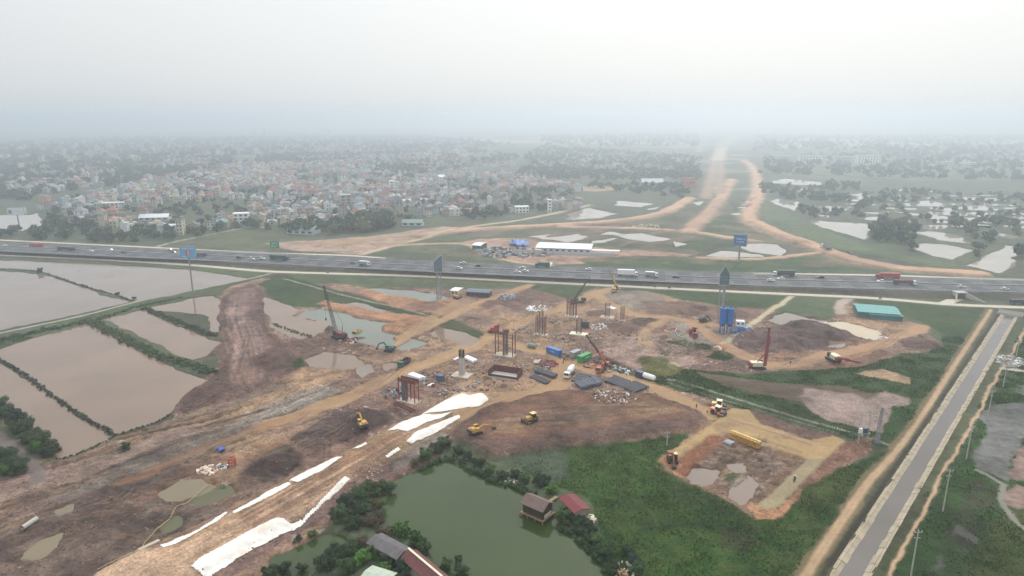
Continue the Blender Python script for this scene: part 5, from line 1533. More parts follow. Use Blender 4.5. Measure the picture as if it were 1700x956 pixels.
# tarpaulin, frame, pipe, hose, slab in the lower left
def sheet_on_ground(name, label, cat, px, m_, th=.06, wob=.07, group=None, res=1.0, lift=.1):
    """Limp sheet following the relief inside a traced outline."""
    pts = [P(a, b, 1.0) for a, b in px]
    xs = [p[0] for p in pts]; ys = [p[1] for p in pts]
    nx = int((max(xs) - min(xs)) / res) + 2; ny = int((max(ys) - min(ys)) / res) + 2
    gx, gy = np.meshgrid(np.linspace(min(xs), max(xs), nx), np.linspace(min(ys), max(ys), ny))
    x, y = gx.ravel(), gy.ravel()
    sd = sd_poly(pts, x + .2 * fbm(x / 5, y / 5, 2, 5), y + .2 * fbm(x / 5, y / 5, 2, 6))
    keep = sd > -res * .35
    zz = np.array([gh(a, b) for a, b in zip(x, y)]) + lift + wob * (fbm(x / 1.6, y / 1.6, 3, 77) + .3)
    idx = np.arange(nx * ny).reshape(ny, nx)
    F = np.stack([idx[:-1, :-1], idx[:-1, 1:], idx[1:, 1:], idx[1:, :-1]], -1).reshape(-1, 4)
    F = F[keep[F].all(1)]
    used = np.unique(F); rm = np.full(nx * ny, -1); rm[used] = np.arange(len(used))
    cx, cy = float(x[used].mean()), float(y[used].mean()); cz = float(zz[used].min())
    me = bpy.data.meshes.new(name)
    me.from_pydata([(x[i] - cx, y[i] - cy, zz[i] - cz) for i in used], [], rm[F].tolist())
    me.materials.append(m_); me.polygons.foreach_set('use_smooth', [True] * len(me.polygons))
    o = bpy.data.objects.new(name, me); COL.objects.link(o); o.location = (cx, cy, cz)
    so_ = o.modifiers.new('thickness', 'SOLIDIFY'); so_.thickness = th; so_.offset = 0
    return tag(o, label, cat, group)


gg = 'white fabric sheets on the road bed'
for lab, px in (('long tapering white fabric strip at the lower left edge of the road bed', [(264, 906), (278, 902), (329, 880), (374, 850), (380, 851), (362, 866), (291, 905), (271, 911)]),
                ('thin curved white fabric strip, second along the left edge of the road bed', [(384, 851), (430, 826), (453, 811), (478, 801), (485, 804), (458, 821), (425, 837), (388, 854)]),
                ('straight white fabric strip, third along the left edge of the road bed', [(478, 799), (510, 780), (557, 759), (569, 759), (534, 783), (496, 801)]),
                ('short dirty white fabric strip, topmost along the left edge of the road bed', [(584, 746), (607, 734), (612, 737), (595, 745)]),
                ('largest white fabric spread, at the top end of the road bed', [(698, 688), (736, 666), (767, 653), (780, 657), (799, 652), (812, 662), (794, 673), (754, 681)]),
                ('muddy white fabric patch with a tan smear below the largest spread', [(640, 717), (660, 704), (690, 690), (698, 687), (720, 689), (752, 684), (735, 694), (708, 702), (694, 711), (676, 717), (660, 713)]),
                ('straight white fabric strip on the upper right edge of the road bed', [(674, 733), (688, 719), (724, 704), (762, 687), (765, 690), (724, 715), (683, 734)]),
                ('small white fabric scrap on the middle right edge of the road bed', [(640, 755), (660, 742), (665, 744), (643, 758)]),
                ('narrow waisted white fabric ribbon winding down the right edge', [(481, 872), (501, 858), (512, 848), (536, 825), (572, 791), (583, 792), (567, 807), (540, 828), (522, 846), (501, 866), (484, 876)]),
                ('broad white fabric spread at the bottom of the road bed', [(317, 940), (335, 924), (359, 912), (420, 878), (458, 860), (471, 861), (481, 866), (500, 857), (503, 862), (481, 875), (420, 904), (349, 952), (336, 951), (321, 945)])):
    sheet_on_ground('fabric_sheet', lab, 'fabric sheet', px, CLOTH, group=gg, res=.3)
sheet_on_ground('blue_tarpaulin', 'crumpled royal blue tarpaulin on the bare earth', 'tarpaulin', [(360, 739), (372, 737), (375, 744), (362, 749)], mat('blue_tarp', lin(24, 66, 160), .5, .15, 1), wob=.7, res=.4, lift=.5)
sheet_on_ground('silt_curtain', 'rolled dark green net beside the mossy puddle', 'net', [(358, 806), (372, 798), (376, 801), (362, 810)], mat('green_net', lin(36, 84, 56), .8, .15, 1), wob=.4, res=.4, lift=.4)
t = thing('scaffold', 'small red steel frame standing right of the bags', 'frame', G(386, 775), R(20))
m = MB(); [m.beam((x, y, 0), (x, y, 3), .22) for x in (-.9, .9) for y in (-.6, .6)]; [m.beam((-.9, y, z), (.9, y, z), .2) for y in (-.6, .6) for z in (.9, 1.9, 2.9)]; [m.beam((x, -.6, 2.9), (x, .6, 2.9), .2) for x in (-.9, .9)]
m.build('frame', REDP, t)
o = MB().cyl((-2.1, 0, .62), (2.1, 0, .62), .62, n=18, cap=False).cyl((-2.1, 0, .62), (2.1, 0, .62), .5, n=18, cap=False).build('concrete_pipe', CONCP)
o.location = G(50, 872); o.rotation_euler = (0, 0, heading((40, 879), (61, 865))); tag(o, 'weathered concrete pipe lying on the lower left mud', 'pipe')
o = MB().box((0, 0, .25), (4.8, 1.0, .5)).build('concrete_slab', FOOT); o.location = G(248, 908, .1); o.rotation_euler = (0, 0, heading((235, 915), (260, 903)))
tag(o, 'pale concrete slab at the lower end of the left fabric strip', 'slab')
m = MB(); hp = catmull([G(a, b)[:2] for a, b in ((162, 947), (190, 932), (225, 918), (240, 902), (248, 893), (268, 873), (281, 860), (293, 842), (310, 835), (322, 829), (345, 810), (352, 806))], 1.5)
for a, b in zip(hp[:-1], hp[1:]): m.cyl((a.x, a.y, max(gh(a.x, a.y), -.4) + .3), (b.x, b.y, max(gh(b.x, b.y), -.4) + .15), .09, n=6)
tag(m.build('water_hose', mat('yellow_hose', lin(176, 160, 110), .7, .1, 1)), 'long yellow hose snaking between the puddles', 'hose')
m = MB()
# ---------------------------------------------------------------- expressway traffic
def car(label, loc, rz, paint, L=4.4, W=1.8, H_=1.5, group='vehicles on the expressway', name='car'):
    t = thing(name, label, 'car', loc, rz, group)
    h1 = .95 if H_ < 1.7 else 1.05
    b = MB().prism([(-L / 2, .35), (L / 2 - .1, .32), (L / 2, .55), (L / 2 - .15, h1 - .18), (L * .2, h1), (-L / 2 + .1, h1), (-L / 2, .7)], -W / 2, W / 2)
    b.build('body', paint, t)
    c = MB().prism([(L * .22, h1 - .02), (L * .05, H_ - .06), (-L * .32, H_ - .06), (-L * .44, h1 - .02)], -W / 2 + .1, W / 2 - .1).build('window', GLASS, t)
    MB().prism([(L * .06, H_ - .07), (L * .05, H_), (-L * .31, H_), (-L * .33, H_ - .07)], -W / 2 + .12, W / 2 - .12).build('roof', paint, t)
    for x in (L * .31, -L * .3):
        for s_ in (-1, 1): MB().cyl((x, s_ * (W / 2 - .1) - .1, .33), (x, s_ * (W / 2 - .1) + .1, .33), .33, n=12).build('wheel', BLACK, t)
    return t


def on_hw(px, py, lane_z=HW_Z + .1):
    x, y = P(px, py, lane_z + .6)
    best = min(range(len(HW)), key=lambda i: (HW[i].x - x) ** 2 + (HW[i].y - y) ** 2)
    a = HW[max(0, best - 1)]; b = HW[min(len(HW) - 1, best + 1)]
    tg = (b - a).normalized()
    nn = Vector((tg.y, -tg.x))
    d_ = (Vector((x, y)) - HW[best]).dot(nn)
    lanes = (-13.2, -9.8, -6.3, -3.1, 3.1, 6.3, 9.8, 13.2)
    l = min(lanes, key=lambda v: abs(v - d_))
    q_ = Vector((x, y)) + nn * (l - d_)
    h_ = math.atan2(tg.y, tg.x) + (math.pi if l < 0 else 0)
    return (q_.x, q_.y, lane_z), h_


DARKCAR = mat('dark_car_paint', (0.02, 0.022, 0.028), .3, .05, 1)
GREYCAR = mat('grey_car_paint', lin(110, 112, 116), .35, .05, 1)
gv = 'vehicles on the expressway'
CARS = [(2, 408, WHITE, 'white car at the left edge, just past the red truck'), (152, 416, WHITE, 'white car between the dark long truck and another white car, left part'),
        (182, 415, WHITE, 'white car just left of the dark car in the left part'), (210, 418, DARKCAR, 'dark car left of the billboard between two white cars'),
        (280, 414.5, WHITE, 'white car in the far lanes just left of the sky blue billboard'), (285, 420, DARKCAR, 'dark car in the near lanes just left of the sky blue billboard'),
        (398, 427, DARKCAR, 'dark car right of the blue billboard, behind a white car'), (418, 429.5, WHITE, 'white van-like car ahead of the dark car right of the billboard'),
        (436, 428.5, WHITE, 'white car just behind the dark green covered truck'), (588, 436, GREYCAR, 'grey car just left of the small white box truck'),
        (772, 433.5, WHITE, 'white car in the far lanes right of the first tower sign'), (763, 444, WHITE, 'white car in the near lanes right of the first tower sign'),
        (794, 440.5, DARKCAR, 'dark car right of the first tower sign'), (867, 444, WHITE, 'white car, farthest of the three close together'),
        (859, 450.5, WHITE, 'white car, nearest of the three close together'), (873, 448.5, WHITE, 'white car, middle one of the three close together'),
        (977, 447.5, WHITE, 'white car in the far lanes left of the white container lorry'), (1122, 458.5, DARKCAR, 'dark car right of the short white truck'),
        (1279, 464, WHITE, 'white car passing the white cab lorry right of the second tower sign'), (1296, 461.5, WHITE, 'white car close beside the white cab lorry'),
        (1363, 460.5, DARKCAR, 'dark car alone between the white cab lorry and the red truck'), (1464, 467, WHITE, 'white car in front of the red truck on the right'),
        (1597, 475.5, WHITE, 'white car above the underpass on the right'), (1668, 479, WHITE, 'white car nearest the right edge of the expressway'),
        (727, 444.5, WHITE, 'white car partly behind the first tower sign')]
for (px, py, m_, lab) in CARS:
    loc, h_ = on_hw(px, py)
    car(lab, loc, h_, m_, L=4.8 if 'van' in lab else 4.5, H_=1.9 if 'van' in lab else 1.5)
TRUCKS = [(57, 410, REDP, REDP, 11, 3.2, None, 'red covered lorry at the left end of the expressway'), (115, 413.5, DBLUE, DSTEEL, 14.5, 2.9, None, 'long dark lorry left of the two white cars'),
          (335, 423.5, DBLUE, DSTEEL, 9, 2.6, None, 'dark low truck just right of the sky blue billboard'), (463, 430.5, DBLUE, DGREEN, 14, 3.4, DGREEN, 'dark green covered lorry with blue cab'),
          (607, 438.5, WHITE, GREYP, 8, 3.0, WHITE, 'small white box truck in the middle of the left half'), (900, 442.5, TEALP, DGREEN, 10, 3.4, None, 'dark green truck in the far lanes by the white cars'),
          (1042, 456.5, WHITE, WHITE, 13, 4.0, WHITE, 'long white container lorry in the near lanes'), (1082, 457.5, WHITE, GREYP, 8, 3.2, WHITE, 'short white truck ahead of the white container lorry'),
          (1301, 456.5, WHITE, DGREEN, 13, 3.7, DSTEEL, 'white cab lorry with a dark trailer right of the second tower sign'), (1473, 460.5, REDP, REDP, 14, 3.6, None, 'bright red lorry in the far lanes on the right')]
for (px, py, cp, bp, L_, H_, top, lab) in TRUCKS:
    loc, h_ = on_hw(px, py)
    box_truck(lab, loc, h_, cp, bp, L_, H_, gv, top)
loc, h_ = on_hw(1499, 469.5)
box_truck('maroon tank truck with white cab and silver skirt in the near lanes', loc, h_, WHITE, MAROON, 13, 3.4, gv, tank=True)
x, y = P(1690, 505); box_truck('dark truck on the service road at the right edge', (x, y, .15), R(3) + math.pi, DBLUE, DSTEEL, 9, 2.8)
car('small dark car on the service road by the left billboard path', G(1411, 421), heading((1400, 417), (1430, 425)), GREYCAR, group=None)
dump_truck('pale dump truck on the tan bend beyond the expressway', G(1371, 413), heading((1376, 415), (1355, 410)), WHITE, GREYP, 1.25)


# ---------------------------------------------------------------- people (tiny in the picture, still whole figures)
def person(label, loc, rz, shirt, legs, walk=.25, seated=False, group=None, cat='person'):
    t = thing('person', label, cat, loc, rz, group)
    V = []; E = []; Rr = []

    def n(p, r, par=None):
        V.append(p); Rr.append(r)
        if par is not None: E.append((par, len(V) - 1))
        return len(V) - 1
    hz_ = .95 if not seated else .85
    pel = n((0, 0, hz_), .15); ch = n((.02, 0, hz_ + .38), .17, pel); nk = n((.03, 0, hz_ + .56), .065, ch); hd = n((.05, 0, hz_ + .68), .10, nk); n((.05, 0, hz_ + .80), .085, hd)
    for s_ in (-1, 1):
        sh = n((.02, .2 * s_, hz_ + .48), .075, ch)
        el = n((.08 * s_ * walk * 4 + (.25 if seated else 0), .26 * s_, hz_ + .2), .05, sh)
        wr = n((.12 + .1 * s_ * walk * 4 + (.35 if seated else 0), .25 * s_, hz_ + (.0 if not seated else .18)), .035, el)
        n((.15 + .1 * s_ * walk * 4 + (.4 if seated else 0), .25 * s_, hz_ - (.09 if not seated else -.17)), .03, wr)
        hp = n((0, .1 * s_, hz_ - .06), .11, pel)
        if seated:
            kn = n((.42, .16 * s_, hz_ - .12), .08, hp); an = n((.32, .16 * s_, hz_ - .55), .05, kn)
        else:
            kn = n((.05 - walk * s_ * .5, .1 * s_, .5), .075, hp); an = n((-walk * s_, .1 * s_, .08), .05, kn)
        n((V[an][0] + .16, .1 * s_ if not seated else .16 * s_, V[an][2] - .04), .04, an)
    me = bpy.data.meshes.new('body'); me.from_pydata(V, E, [])
    o = bpy.data.objects.new('body', me); COL.objects.link(o); o.parent = t
    sk = o.modifiers.new('Skin', 'SKIN'); o.modifiers.new('Subdivision', 'SUBSURF').render_levels = 1
    for i, r in enumerate(Rr):
        me.skin_vertices[0].data[i].radius = (r, r)
    me.skin_vertices[0].data[0].use_root = True
    me.materials.append(shirt)
    m = MB(); m.cyl((.05, 0, hz_ + .72), (.05, 0, hz_ + .86), .12, .08, 10); m.cyl((.05, 0, hz_ + .72), (.05, 0, hz_ + .74), .18, .18, 10)
    m.build('hat', legs, t)
    return t


try:
    DRK = mat('dark_clothes', (0.025, 0.025, 0.035), .9, .1, 3); KHA = mat('khaki_clothes', lin(120, 104, 80), .9, .1, 3); BLC = mat('blue_clothes', lin(44, 58, 92), .9, .1, 3)
    person('worker in dark clothes standing on the haul road edge, farther from the rollers', G(1156, 677), .4, DRK, CREAM, .05)
    person('worker in dark clothes on the haul road right before the rollers', G(1174, 688), 2.2, DRK, YEL, .12)
    person('worker in blue clothes walking on the yard sand by the scrap', G(935, 604), 1.0, BLC, YEL)
    person('worker standing on the timber heap below the broad stack', G(1017, 651), 0, DRK, CREAM, .08)
    person('worker in khaki by the bars at the left of the yard', G(916, 619), 0, KHA, CREAM, .1)
    person('person in dark clothes walking on the red-brown ground between the red rigs', G(1312, 605), 1.2, DRK, CREAM)
except Exception as ex_:
    print('person failed', ex_)


def motorbike(label, loc, rz):
    t = thing('motorbike', label, 'motorbike', loc, rz, None)
    for x in (-.62, .62): MB().cyl((x, -.06, .3), (x, .06, .3), .3, n=14).build('wheel', BLACK, t)
    MB().prism([(-.6, .45), (-.1, .32), (.25, .4), (.5, .85), (.3, .8), (.05, .62), (-.7, .75)], -.13, .13).build('body', DBLUE, t)
    MB().beam((.62, 0, .3), (.42, 0, 1.0), .08).build('fork', SILV, t)
    MB().beam((.4, -.32, 1.0), (.4, .32, 1.0), .05).build('handlebar', BLACK, t)
    MB().box((-.25, 0, .78), (.7, .26, .1)).build('seat', BLACK, t)


bl = G(1319, 798); bh = heading((1328, 788), (1310, 808))
motorbike('motorbike on the grey-tan road beside the pit', bl, bh)
person('rider in dark clothes seated on the motorbike by the pit', (bl[0], bl[1], bl[2] + .02), bh, DRK, WHITE, 0, True)
for (px, py, lab) in ((544, 453.5, 'motorbike alone on the service road at left of the first tower sign'), (1087, 477, 'motorbike on the service road behind another one'), (1111, 479, 'motorbike leading on the service road in the centre'), (1461, 496.5, 'motorbike on the service road by the teal roofed shed')):
    x, y = P(px, py); motorbike(lab, (x, y, .13), R(-4)); person('rider on the ' + lab, (x, y, .15), R(-4), DRK, BLC, 0, True)

# ---------------------------------------------------------------- billboards and tower signs
SIGNBLUE = mat('sign_blue', lin(52, 104, 160), .5, .08, .3); SKYB = mat('sign_sky_blue', lin(96, 168, 208), .5, .12, .3); SIGNGREY = mat('sign_slate', lin(92, 112, 128), .5, .15, .4)
SIGNTEAL = mat('sign_dark_teal', lin(78, 104, 112), .5, .12, .4)


def letters(m, x0, x1, z, h, y, n, seed):
    """A line of blocky illegible lettering on a board face in the local xz plane."""
    rr = random.Random(seed); w_ = (x1 - x0) / n
    for k in range(n):
        x = x0 + (k + .5) * w_
        if rr.random() < .15: continue
        m.box((x - w_ * .3, y, z), (w_ * .16, .06, h))
        if rr.random() < .7: m.box((x + w_ * .2, y, z), (w_ * .16, .06, h))
        for zz in (-.42, 0, .42):
            if rr.random() < .6: m.box((x, y, z + zz * h), (w_ * .6, .06, h * .16))


def billboard(label, base, top_h, w_, h_, rz, face, split=.5, text=True, kind=0, post=.7, postm=None):
    t = thing('billboard', label, 'billboard', G(*base), rz, 'billboards')
    MB().cyl((0, 0, -.5), (0, 0, top_h - h_ * .5), post, post * .8, 16).build('post', postm or GREYP, t)
    for s_, an in ((1, -split / 2), (-1, split / 2)):
        # two boards in a narrow V, each with its own frame
        ca, sa = math.cos(an), math.sin(an)
        y0 = -s_ * (w_ / 2 * math.sin(split / 2) + .5)
        e_ = bpy.data.objects.new('panel', MB().box((0, 0, 0), (w_, .35, h_)).mesh('panel', face))
        COL.objects.link(e_); e_.parent = t; e_.location = (0, y0, top_h - h_ / 2); e_.rotation_euler = (0, 0, an)
        m = MB(); [m.box((x, 0, 0), (.25, .45, h_ + .3)) for x in (-w_ / 2, w_ / 2)]; [m.box((0, 0, z), (w_ + .3, .45, .25)) for z in (-h_ / 2, h_ / 2)]
        m.build('frame', GREYP, e_)
        if text and s_ == 1:
            m = MB()
            if kind == 0:
                letters(m, -w_ * .36, w_ * .4, h_ * .36, h_ * .12, -.2, 11, 4); letters(m, -w_ * .42, -w_ * .12, -h_ * .36, h_ * .08, -.2, 6, 5)
                r_ = MB(); r_.box((-w_ * .08, -.2, -h_ * .04), (w_ * .17, .06, h_ * .46)); r_.box((w_ * .07, -.2, h_ * .02), (w_ * .10, .06, h_ * .40)); r_.build('figure', mat('sign_red', lin(200, 70, 84), .5, .1, .5), e_)
                m.box((w_ * .0, -.24, -h_ * .02), (w_ * .05, .06, h_ * .34))
            elif kind == 1:
                letters(m, -w_ * .36, w_ * .36, h_ * .12, h_ * .14, -.2, 9, 8); letters(m, -w_ * .3, w_ * .3, -h_ * .14, h_ * .1, -.2, 11, 9)
            else:
                letters(m, -w_ * .05, w_ * .4, -h_ * .05, h_ * .10, -.2, 12, 3); m.box((-w_ * .34, -.2, -h_ * .06), (w_ * .2, .06, h_ * .5))
            m.build('lettering', WHITE if kind < 2 else SIGNGREY, e_)
    MB().box((0, 0, top_h - h_ * .62), (w_ * .5, 1.6, .8)).build('bracket', GREYP, t)
    return t


billboard('sky blue billboard with a red figure on a tall pole by the left ponds', (320, 482), 27.0, 8.6, 6.6, R(28), SKYB, .5, post=.5)
billboard('blue billboard with white lettering on a pole beyond the expressway', (1226, 437), 21.0, 9.0, 8.0, R(-24), SIGNBLUE, .5, kind=1)
billboard('pale white billboard standing in the pond at the far left', (33, 381), 21, 15, 7.0, R(14), mat('sign_white', lin(214, 220, 218), .5, .08, .4), .3, kind=2)
t = thing('road_sign', 'green overhead road sign beside the expressway at left', 'road sign', G(457, 421), R(-6))
for x in (-2.6, 2.6): MB().box((x, 0, 3), (.3, .3, 6)).build('post', GREYP, t)
sp = MB().box((0, 0, 7.2), (7.4, .25, 5.4)).build('panel', mat('sign_green', lin(36, 134, 92), .5, .08, .4), t)
m = MB(); letters(m, -2.8, 2.8, 8.4, .9, -.16, 8, 1); letters(m, -2.4, 2.4, 6.9, .7, -.16, 8, 2); letters(m, -2.8, 1.5, 5.5, .7, -.16, 6, 6); m.build('lettering', WHITE, sp)


def tower_sign(label, base, h, w_, ph, rz, slant, face, lh):
    """Three-sided advertising tower with a pointed head on a lattice stand."""
    t = thing('tower_sign', label, 'advertising tower', G(*base), rz, 'pointed advertising towers')
    leg = 1.6
    pts = [(0, -leg * .9), (leg * .8, leg * .5), (-leg * .8, leg * .5)]
    for (x, y) in pts: MB().cyl((x, y, -.5), (x, y, h - ph + .5), .32, n=10).build('leg', GREYP, t)
    m = MB(); z = 1.0
    while z < h - ph - 1:
        for a, b in zip(pts, pts[1:] + pts[:1]): m.beam((a[0], a[1], z), (b[0], b[1], z + 1.8), .1); m.beam((b[0], b[1], z), (b[0] * .5 + a[0] * .5, b[1] * .5 + a[1] * .5, z + .9), .08)
        z += 1.8
    m.build('brace', GREYP, t)
    R_ = w_ * .5774
    tri = [(w_ / 2, -R_ * .5), (-w_ / 2, -R_ * .5), (0, R_)]
    z0 = h - ph; zt = [h - w_ * .95, h - w_ * .95, h - w_ * .95]
    if slant: zt = [h - w_ * .1, h - w_ * .8, h - w_ * .1]
    ap = (w_ * .32 if slant else 0, -R_ * .5 + .02, h) 
    vs = [(x, y, z0) for x, y in tri] + [(x, y, z_) for (x, y), z_ in zip(tri, zt)] + [ap]
    fs = [(0, 1, 4, 6, 3), (1, 2, 5, 4), (2, 0, 3, 5), (3, 6, 5), (4, 5, 6), (0, 2, 1)]
    MB().add(vs, fs).build('panel', face, t)
    m = MB()
    y = -R_ * .5 - .08
    for (a, b) in (((tri[0][0], z0), (tri[0][0], zt[0])), ((tri[1][0], z0), (tri[1][0], zt[1])), ((tri[0][0], zt[0]), (ap[0], h)), ((tri[1][0], zt[1]), (ap[0], h)), ((tri[0][0], z0), (tri[1][0], z0))):
        m.beam((a[0], y, a[1]), (b[0], y, b[1]), .35)
    m.build('trim', SILV, t)
    m = MB(); letters(m, -w_ * .34, w_ * .34, z0 + (zt[1] - z0) * .72, .9, y, 5, 11); letters(m, -w_ * .34, w_ * .34, z0 + (zt[1] - z0) * .48, .9, y, 5, 12); letters(m, -w_ * .3, w_ * .3, z0 + (zt[1] - z0) * .2, .5, y, 7, 13)
    m.build('lettering', mat('sign_muted', lin(128, 146, 156), .6, .1, 1), t)


tower_sign('grey advertising tower with a slanted head standing in the jade pond', (729, 497), 26.5, 5.0, 9.8, R(4), True, SIGNGREY, 0)
tower_sign('dark advertising tower with an arrow-shaped head behind the blue silos', (1196, 533), 29.6, 5.0, 10.5, R(-3), False, SIGNTEAL, 0)

# ---------------------------------------------------------------- utility poles right of the canal
def pole(label, base, top, group='concrete poles beyond the canal'):
    b = G(*base); d_ = b[1] * CP + (CAM_H - b[2]) * SP
    # pole height from its traced top
    h = 4.0
    for _ in range(40):
        if proj(b[0], b[1], b[2] + h)[1] <= top[1]: break
        h += .3
    t = thing('utility_pole', label, 'utility pole', b, 0, group)
    MB().cyl((0, 0, -.3), (0, 0, h), .2, .13, 10).build('shaft', CONCP, t)
    MB().box((0, 0, h - .6), (1.9, .14, .14)).build('crossarm', GREYP, t)
    MB().box((0, 0, h - 2.0), (1.5, .14, .14)).build('crossarm', GREYP, t)
    for x in (-.8, 0, .8): MB().cyl((x, 0, h - .55), (x, 0, h - .15), .07, .07, 6).build('insulator', CREAM, t)


tops = []
for lab, b, tp in (('concrete pole nearest the bottom edge beyond the canal', (1512, 956), (1524, 880)), ('concrete pole second from the bottom beyond the canal', (1565, 849), (1577, 779)),
                   ('concrete pole third from the bottom, level with the transformer poles', (1604, 762), (1614, 707)), ('concrete pole fourth from the bottom beyond the canal', (1639, 697), (1647, 649)),
                   ('concrete pole just below the rubbish mound beyond the canal', (1665, 643), (1671, 611)), ('concrete pole above the rubbish mound beyond the canal', (1687, 592), (1692, 565)),
                   ('lone concrete pole in the meadow by the brown field', (1107, 739), (1105, 716))):
    pole(lab, b, tp)
# transformer station
t = thing('transformer_station', 'twin pole transformer station by the ditch path', 'transformer', G(1432, 735), R(8))
for x in (-1.5, 1.5): MB().cyl((x, 0, -.3), (x, 0, 11.0), .2, .15, 10).build('pole', CONCP, t)
MB().box((0, 0, 3.4), (3.6, 1.4, .2)).build('platform', GREYP, t)
MB().box((.3, 0, 4.4), (1.5, 1.0, 1.7)).build('transformer', mat('transformer_paint', lin(52, 66, 96), .5, .1, 1), t)
MB().box((-1.5, -.35, 4.6), (1.0, .7, 1.6)).build('cabinet', WHITE, t)
for z in (7.6, 9.6): MB().box((0, 0, z), (4.0, .16, .16)).build('crossarm', GREYP, t)
t = thing('lattice_pole', 'grey lattice tower beside the twin pole transformer', 'lattice tower', G(1455, 737), R(8))
MB().lattice((0, 0, -.3), (.3, 0, 12.6), 1.0, 14, .12, .45).build('mast', GREYP, t)
for z in (10.2, 11.8): MB().box((.25, 0, z), (2.6, .14, .14)).build('crossarm', GREYP, t)
for px, py, lab in ((424, 232, 'tall faint pylon behind the village, left of its neighbour'), (440, 234, 'tall faint pylon behind the village, right of its neighbour'), (546, 231, 'faint pylon in the haze right of the pylon pair'), (726, 246, 'short faint mast behind the smoke')):
    x, y = P(px, py)
    t = thing('pylon', lab, 'pylon', (x, y, 0), rng.uniform(0, 1), 'power pylons in the haze')
    h = 62 if px < 600 else 40
    MB().lattice((0, 0, 0), (0, 0, h), 8, 14, .5, 1.2).build('mast', GREYP, t)
    for z in (h * .7, h * .82, h * .94): MB().box((0, 0, z), (13, .6, .6)).build('crossarm', GREYP, t)
for px, py, lab in ((978, 352, 'thin mast in the pale paddy beyond the expressway'), (729, 371, 'thin pole by the track below the village')):
    x, y = P(px, py); t = thing('utility_pole', lab, 'utility pole', (x, y, gh(x, y)), 0)
    MB().cyl((0, 0, -.5), (0, 0, 9), .22, .14, 8).build('shaft', CONCP, t); MB().box((0, 0, 8.4), (1.8, .14, .14)).build('crossarm', GREYP, t)

# ---------------------------------------------------------------- underpass, culvert bridge
x, y = P(1592, 494.5)
t = thing('underpass', 'pale concrete underpass mouth in the expressway bank', 'underpass', (x, y, 0), R(-3))
MB().box((-2.7, 0, 1.6), (.7, 5, 3.4)).build('side_wall', CONCP, t); MB().box((2.7, 0, 1.6), (.7, 5, 3.4)).build('side_wall', CONCP, t)
MB().box((0, 0, 3.5), (6.2, 5, .6)).build('lintel', CONCP, t)
MB().box((0, 2.3, 1.6), (4.7, .3, 3.2)).build('painted_shade_panel', BLACK, t)  # black panel painting the shade inside the passage
for s_ in (-1, 1): MB().prism([(0, 0), (1, 0), (1, 3.2), (0, 3.2)], 0, .1).add([(s_ * 3.1, -2.5, 0), (s_ * 7.5, -11, 0), (s_ * 7.5, -11, .6), (s_ * 3.1, -2.5, 3.2), (s_ * 3.5, -2.5, 0), (s_ * 7.9, -11, 0), (s_ * 7.9, -11, .6), (s_ * 3.5, -2.5, 3.2)], [(0, 1, 2, 3), (7, 6, 5, 4), (0, 4, 5, 1), (3, 2, 6, 7), (1, 5, 6, 2), (0, 3, 7, 4)]).build('wing_wall', CONCP, t)
stroke_pts = [P(1568, 504), P(1580, 499), P(1592, 495)]
mb = MB(); ribbon(mb, [Vector(p) for p in stroke_pts], -3, 3, .06, .05); tag(mb.build('underpass_road', CONCM), kind='structure')
bq = cc1 + cdir * 3.0
t = thing('culvert_bridge', 'concrete two-opening bridge carrying the service road over the canal', 'bridge', (bq.x, bq.y, 0), math.atan2(cnor.y, cnor.x))
MB().box((0, 0, -.2), (CHALF * 2 + 4, 6.5, .6)).build('deck', CONCP, t)
for x in (-CHALF - 1, 0, CHALF - 1): MB().box((x, 0, -2.2), (.8, 6.4, 3.4)).build('pier', CONCP, t)
MB().box((0, 2.9, -2.2), (CHALF * 2, .3, 3.3)).build('painted_shade_back', BLACK, t)  # black slab standing in for the shade under the deck
for y in (-3.0, 3.0): MB().box((0, y, .65), (CHALF * 2 + 4, .3, 1.1)).build('parapet', CONCP, t)

# ---------------------------------------------------------------- sheds
def gable(mb, L, W, he, hr, over=.5, mi=0):
    a, b = L / 2 + over, W / 2 + over
    k = over * (hr - he) / (W / 2)
    vs = [(-a, -b, he - k), (a, -b, he - k), (a, 0, hr), (-a, 0, hr), (-a, b, he - k), (a, b, he - k)]
    vs += [(x, y, z + .14) for x, y, z in vs]
    mb.add(vs, [(0, 3, 2, 1), (3, 4, 5, 2), (6, 7, 8, 9), (9, 8, 11, 10), (0, 1, 7, 6), (4, 10, 11, 5), (0, 6, 9, 3), (3, 9, 10, 4), (1, 2, 8, 7), (2, 5, 11, 8)], mi)
    return mb


def gwalls(mb, L, W, he, hr):
    return mb.prism([(-W / 2, 0), (W / 2, 0), (W / 2, he), (0, hr - .05), (-W / 2, he)], -L / 2, L / 2)


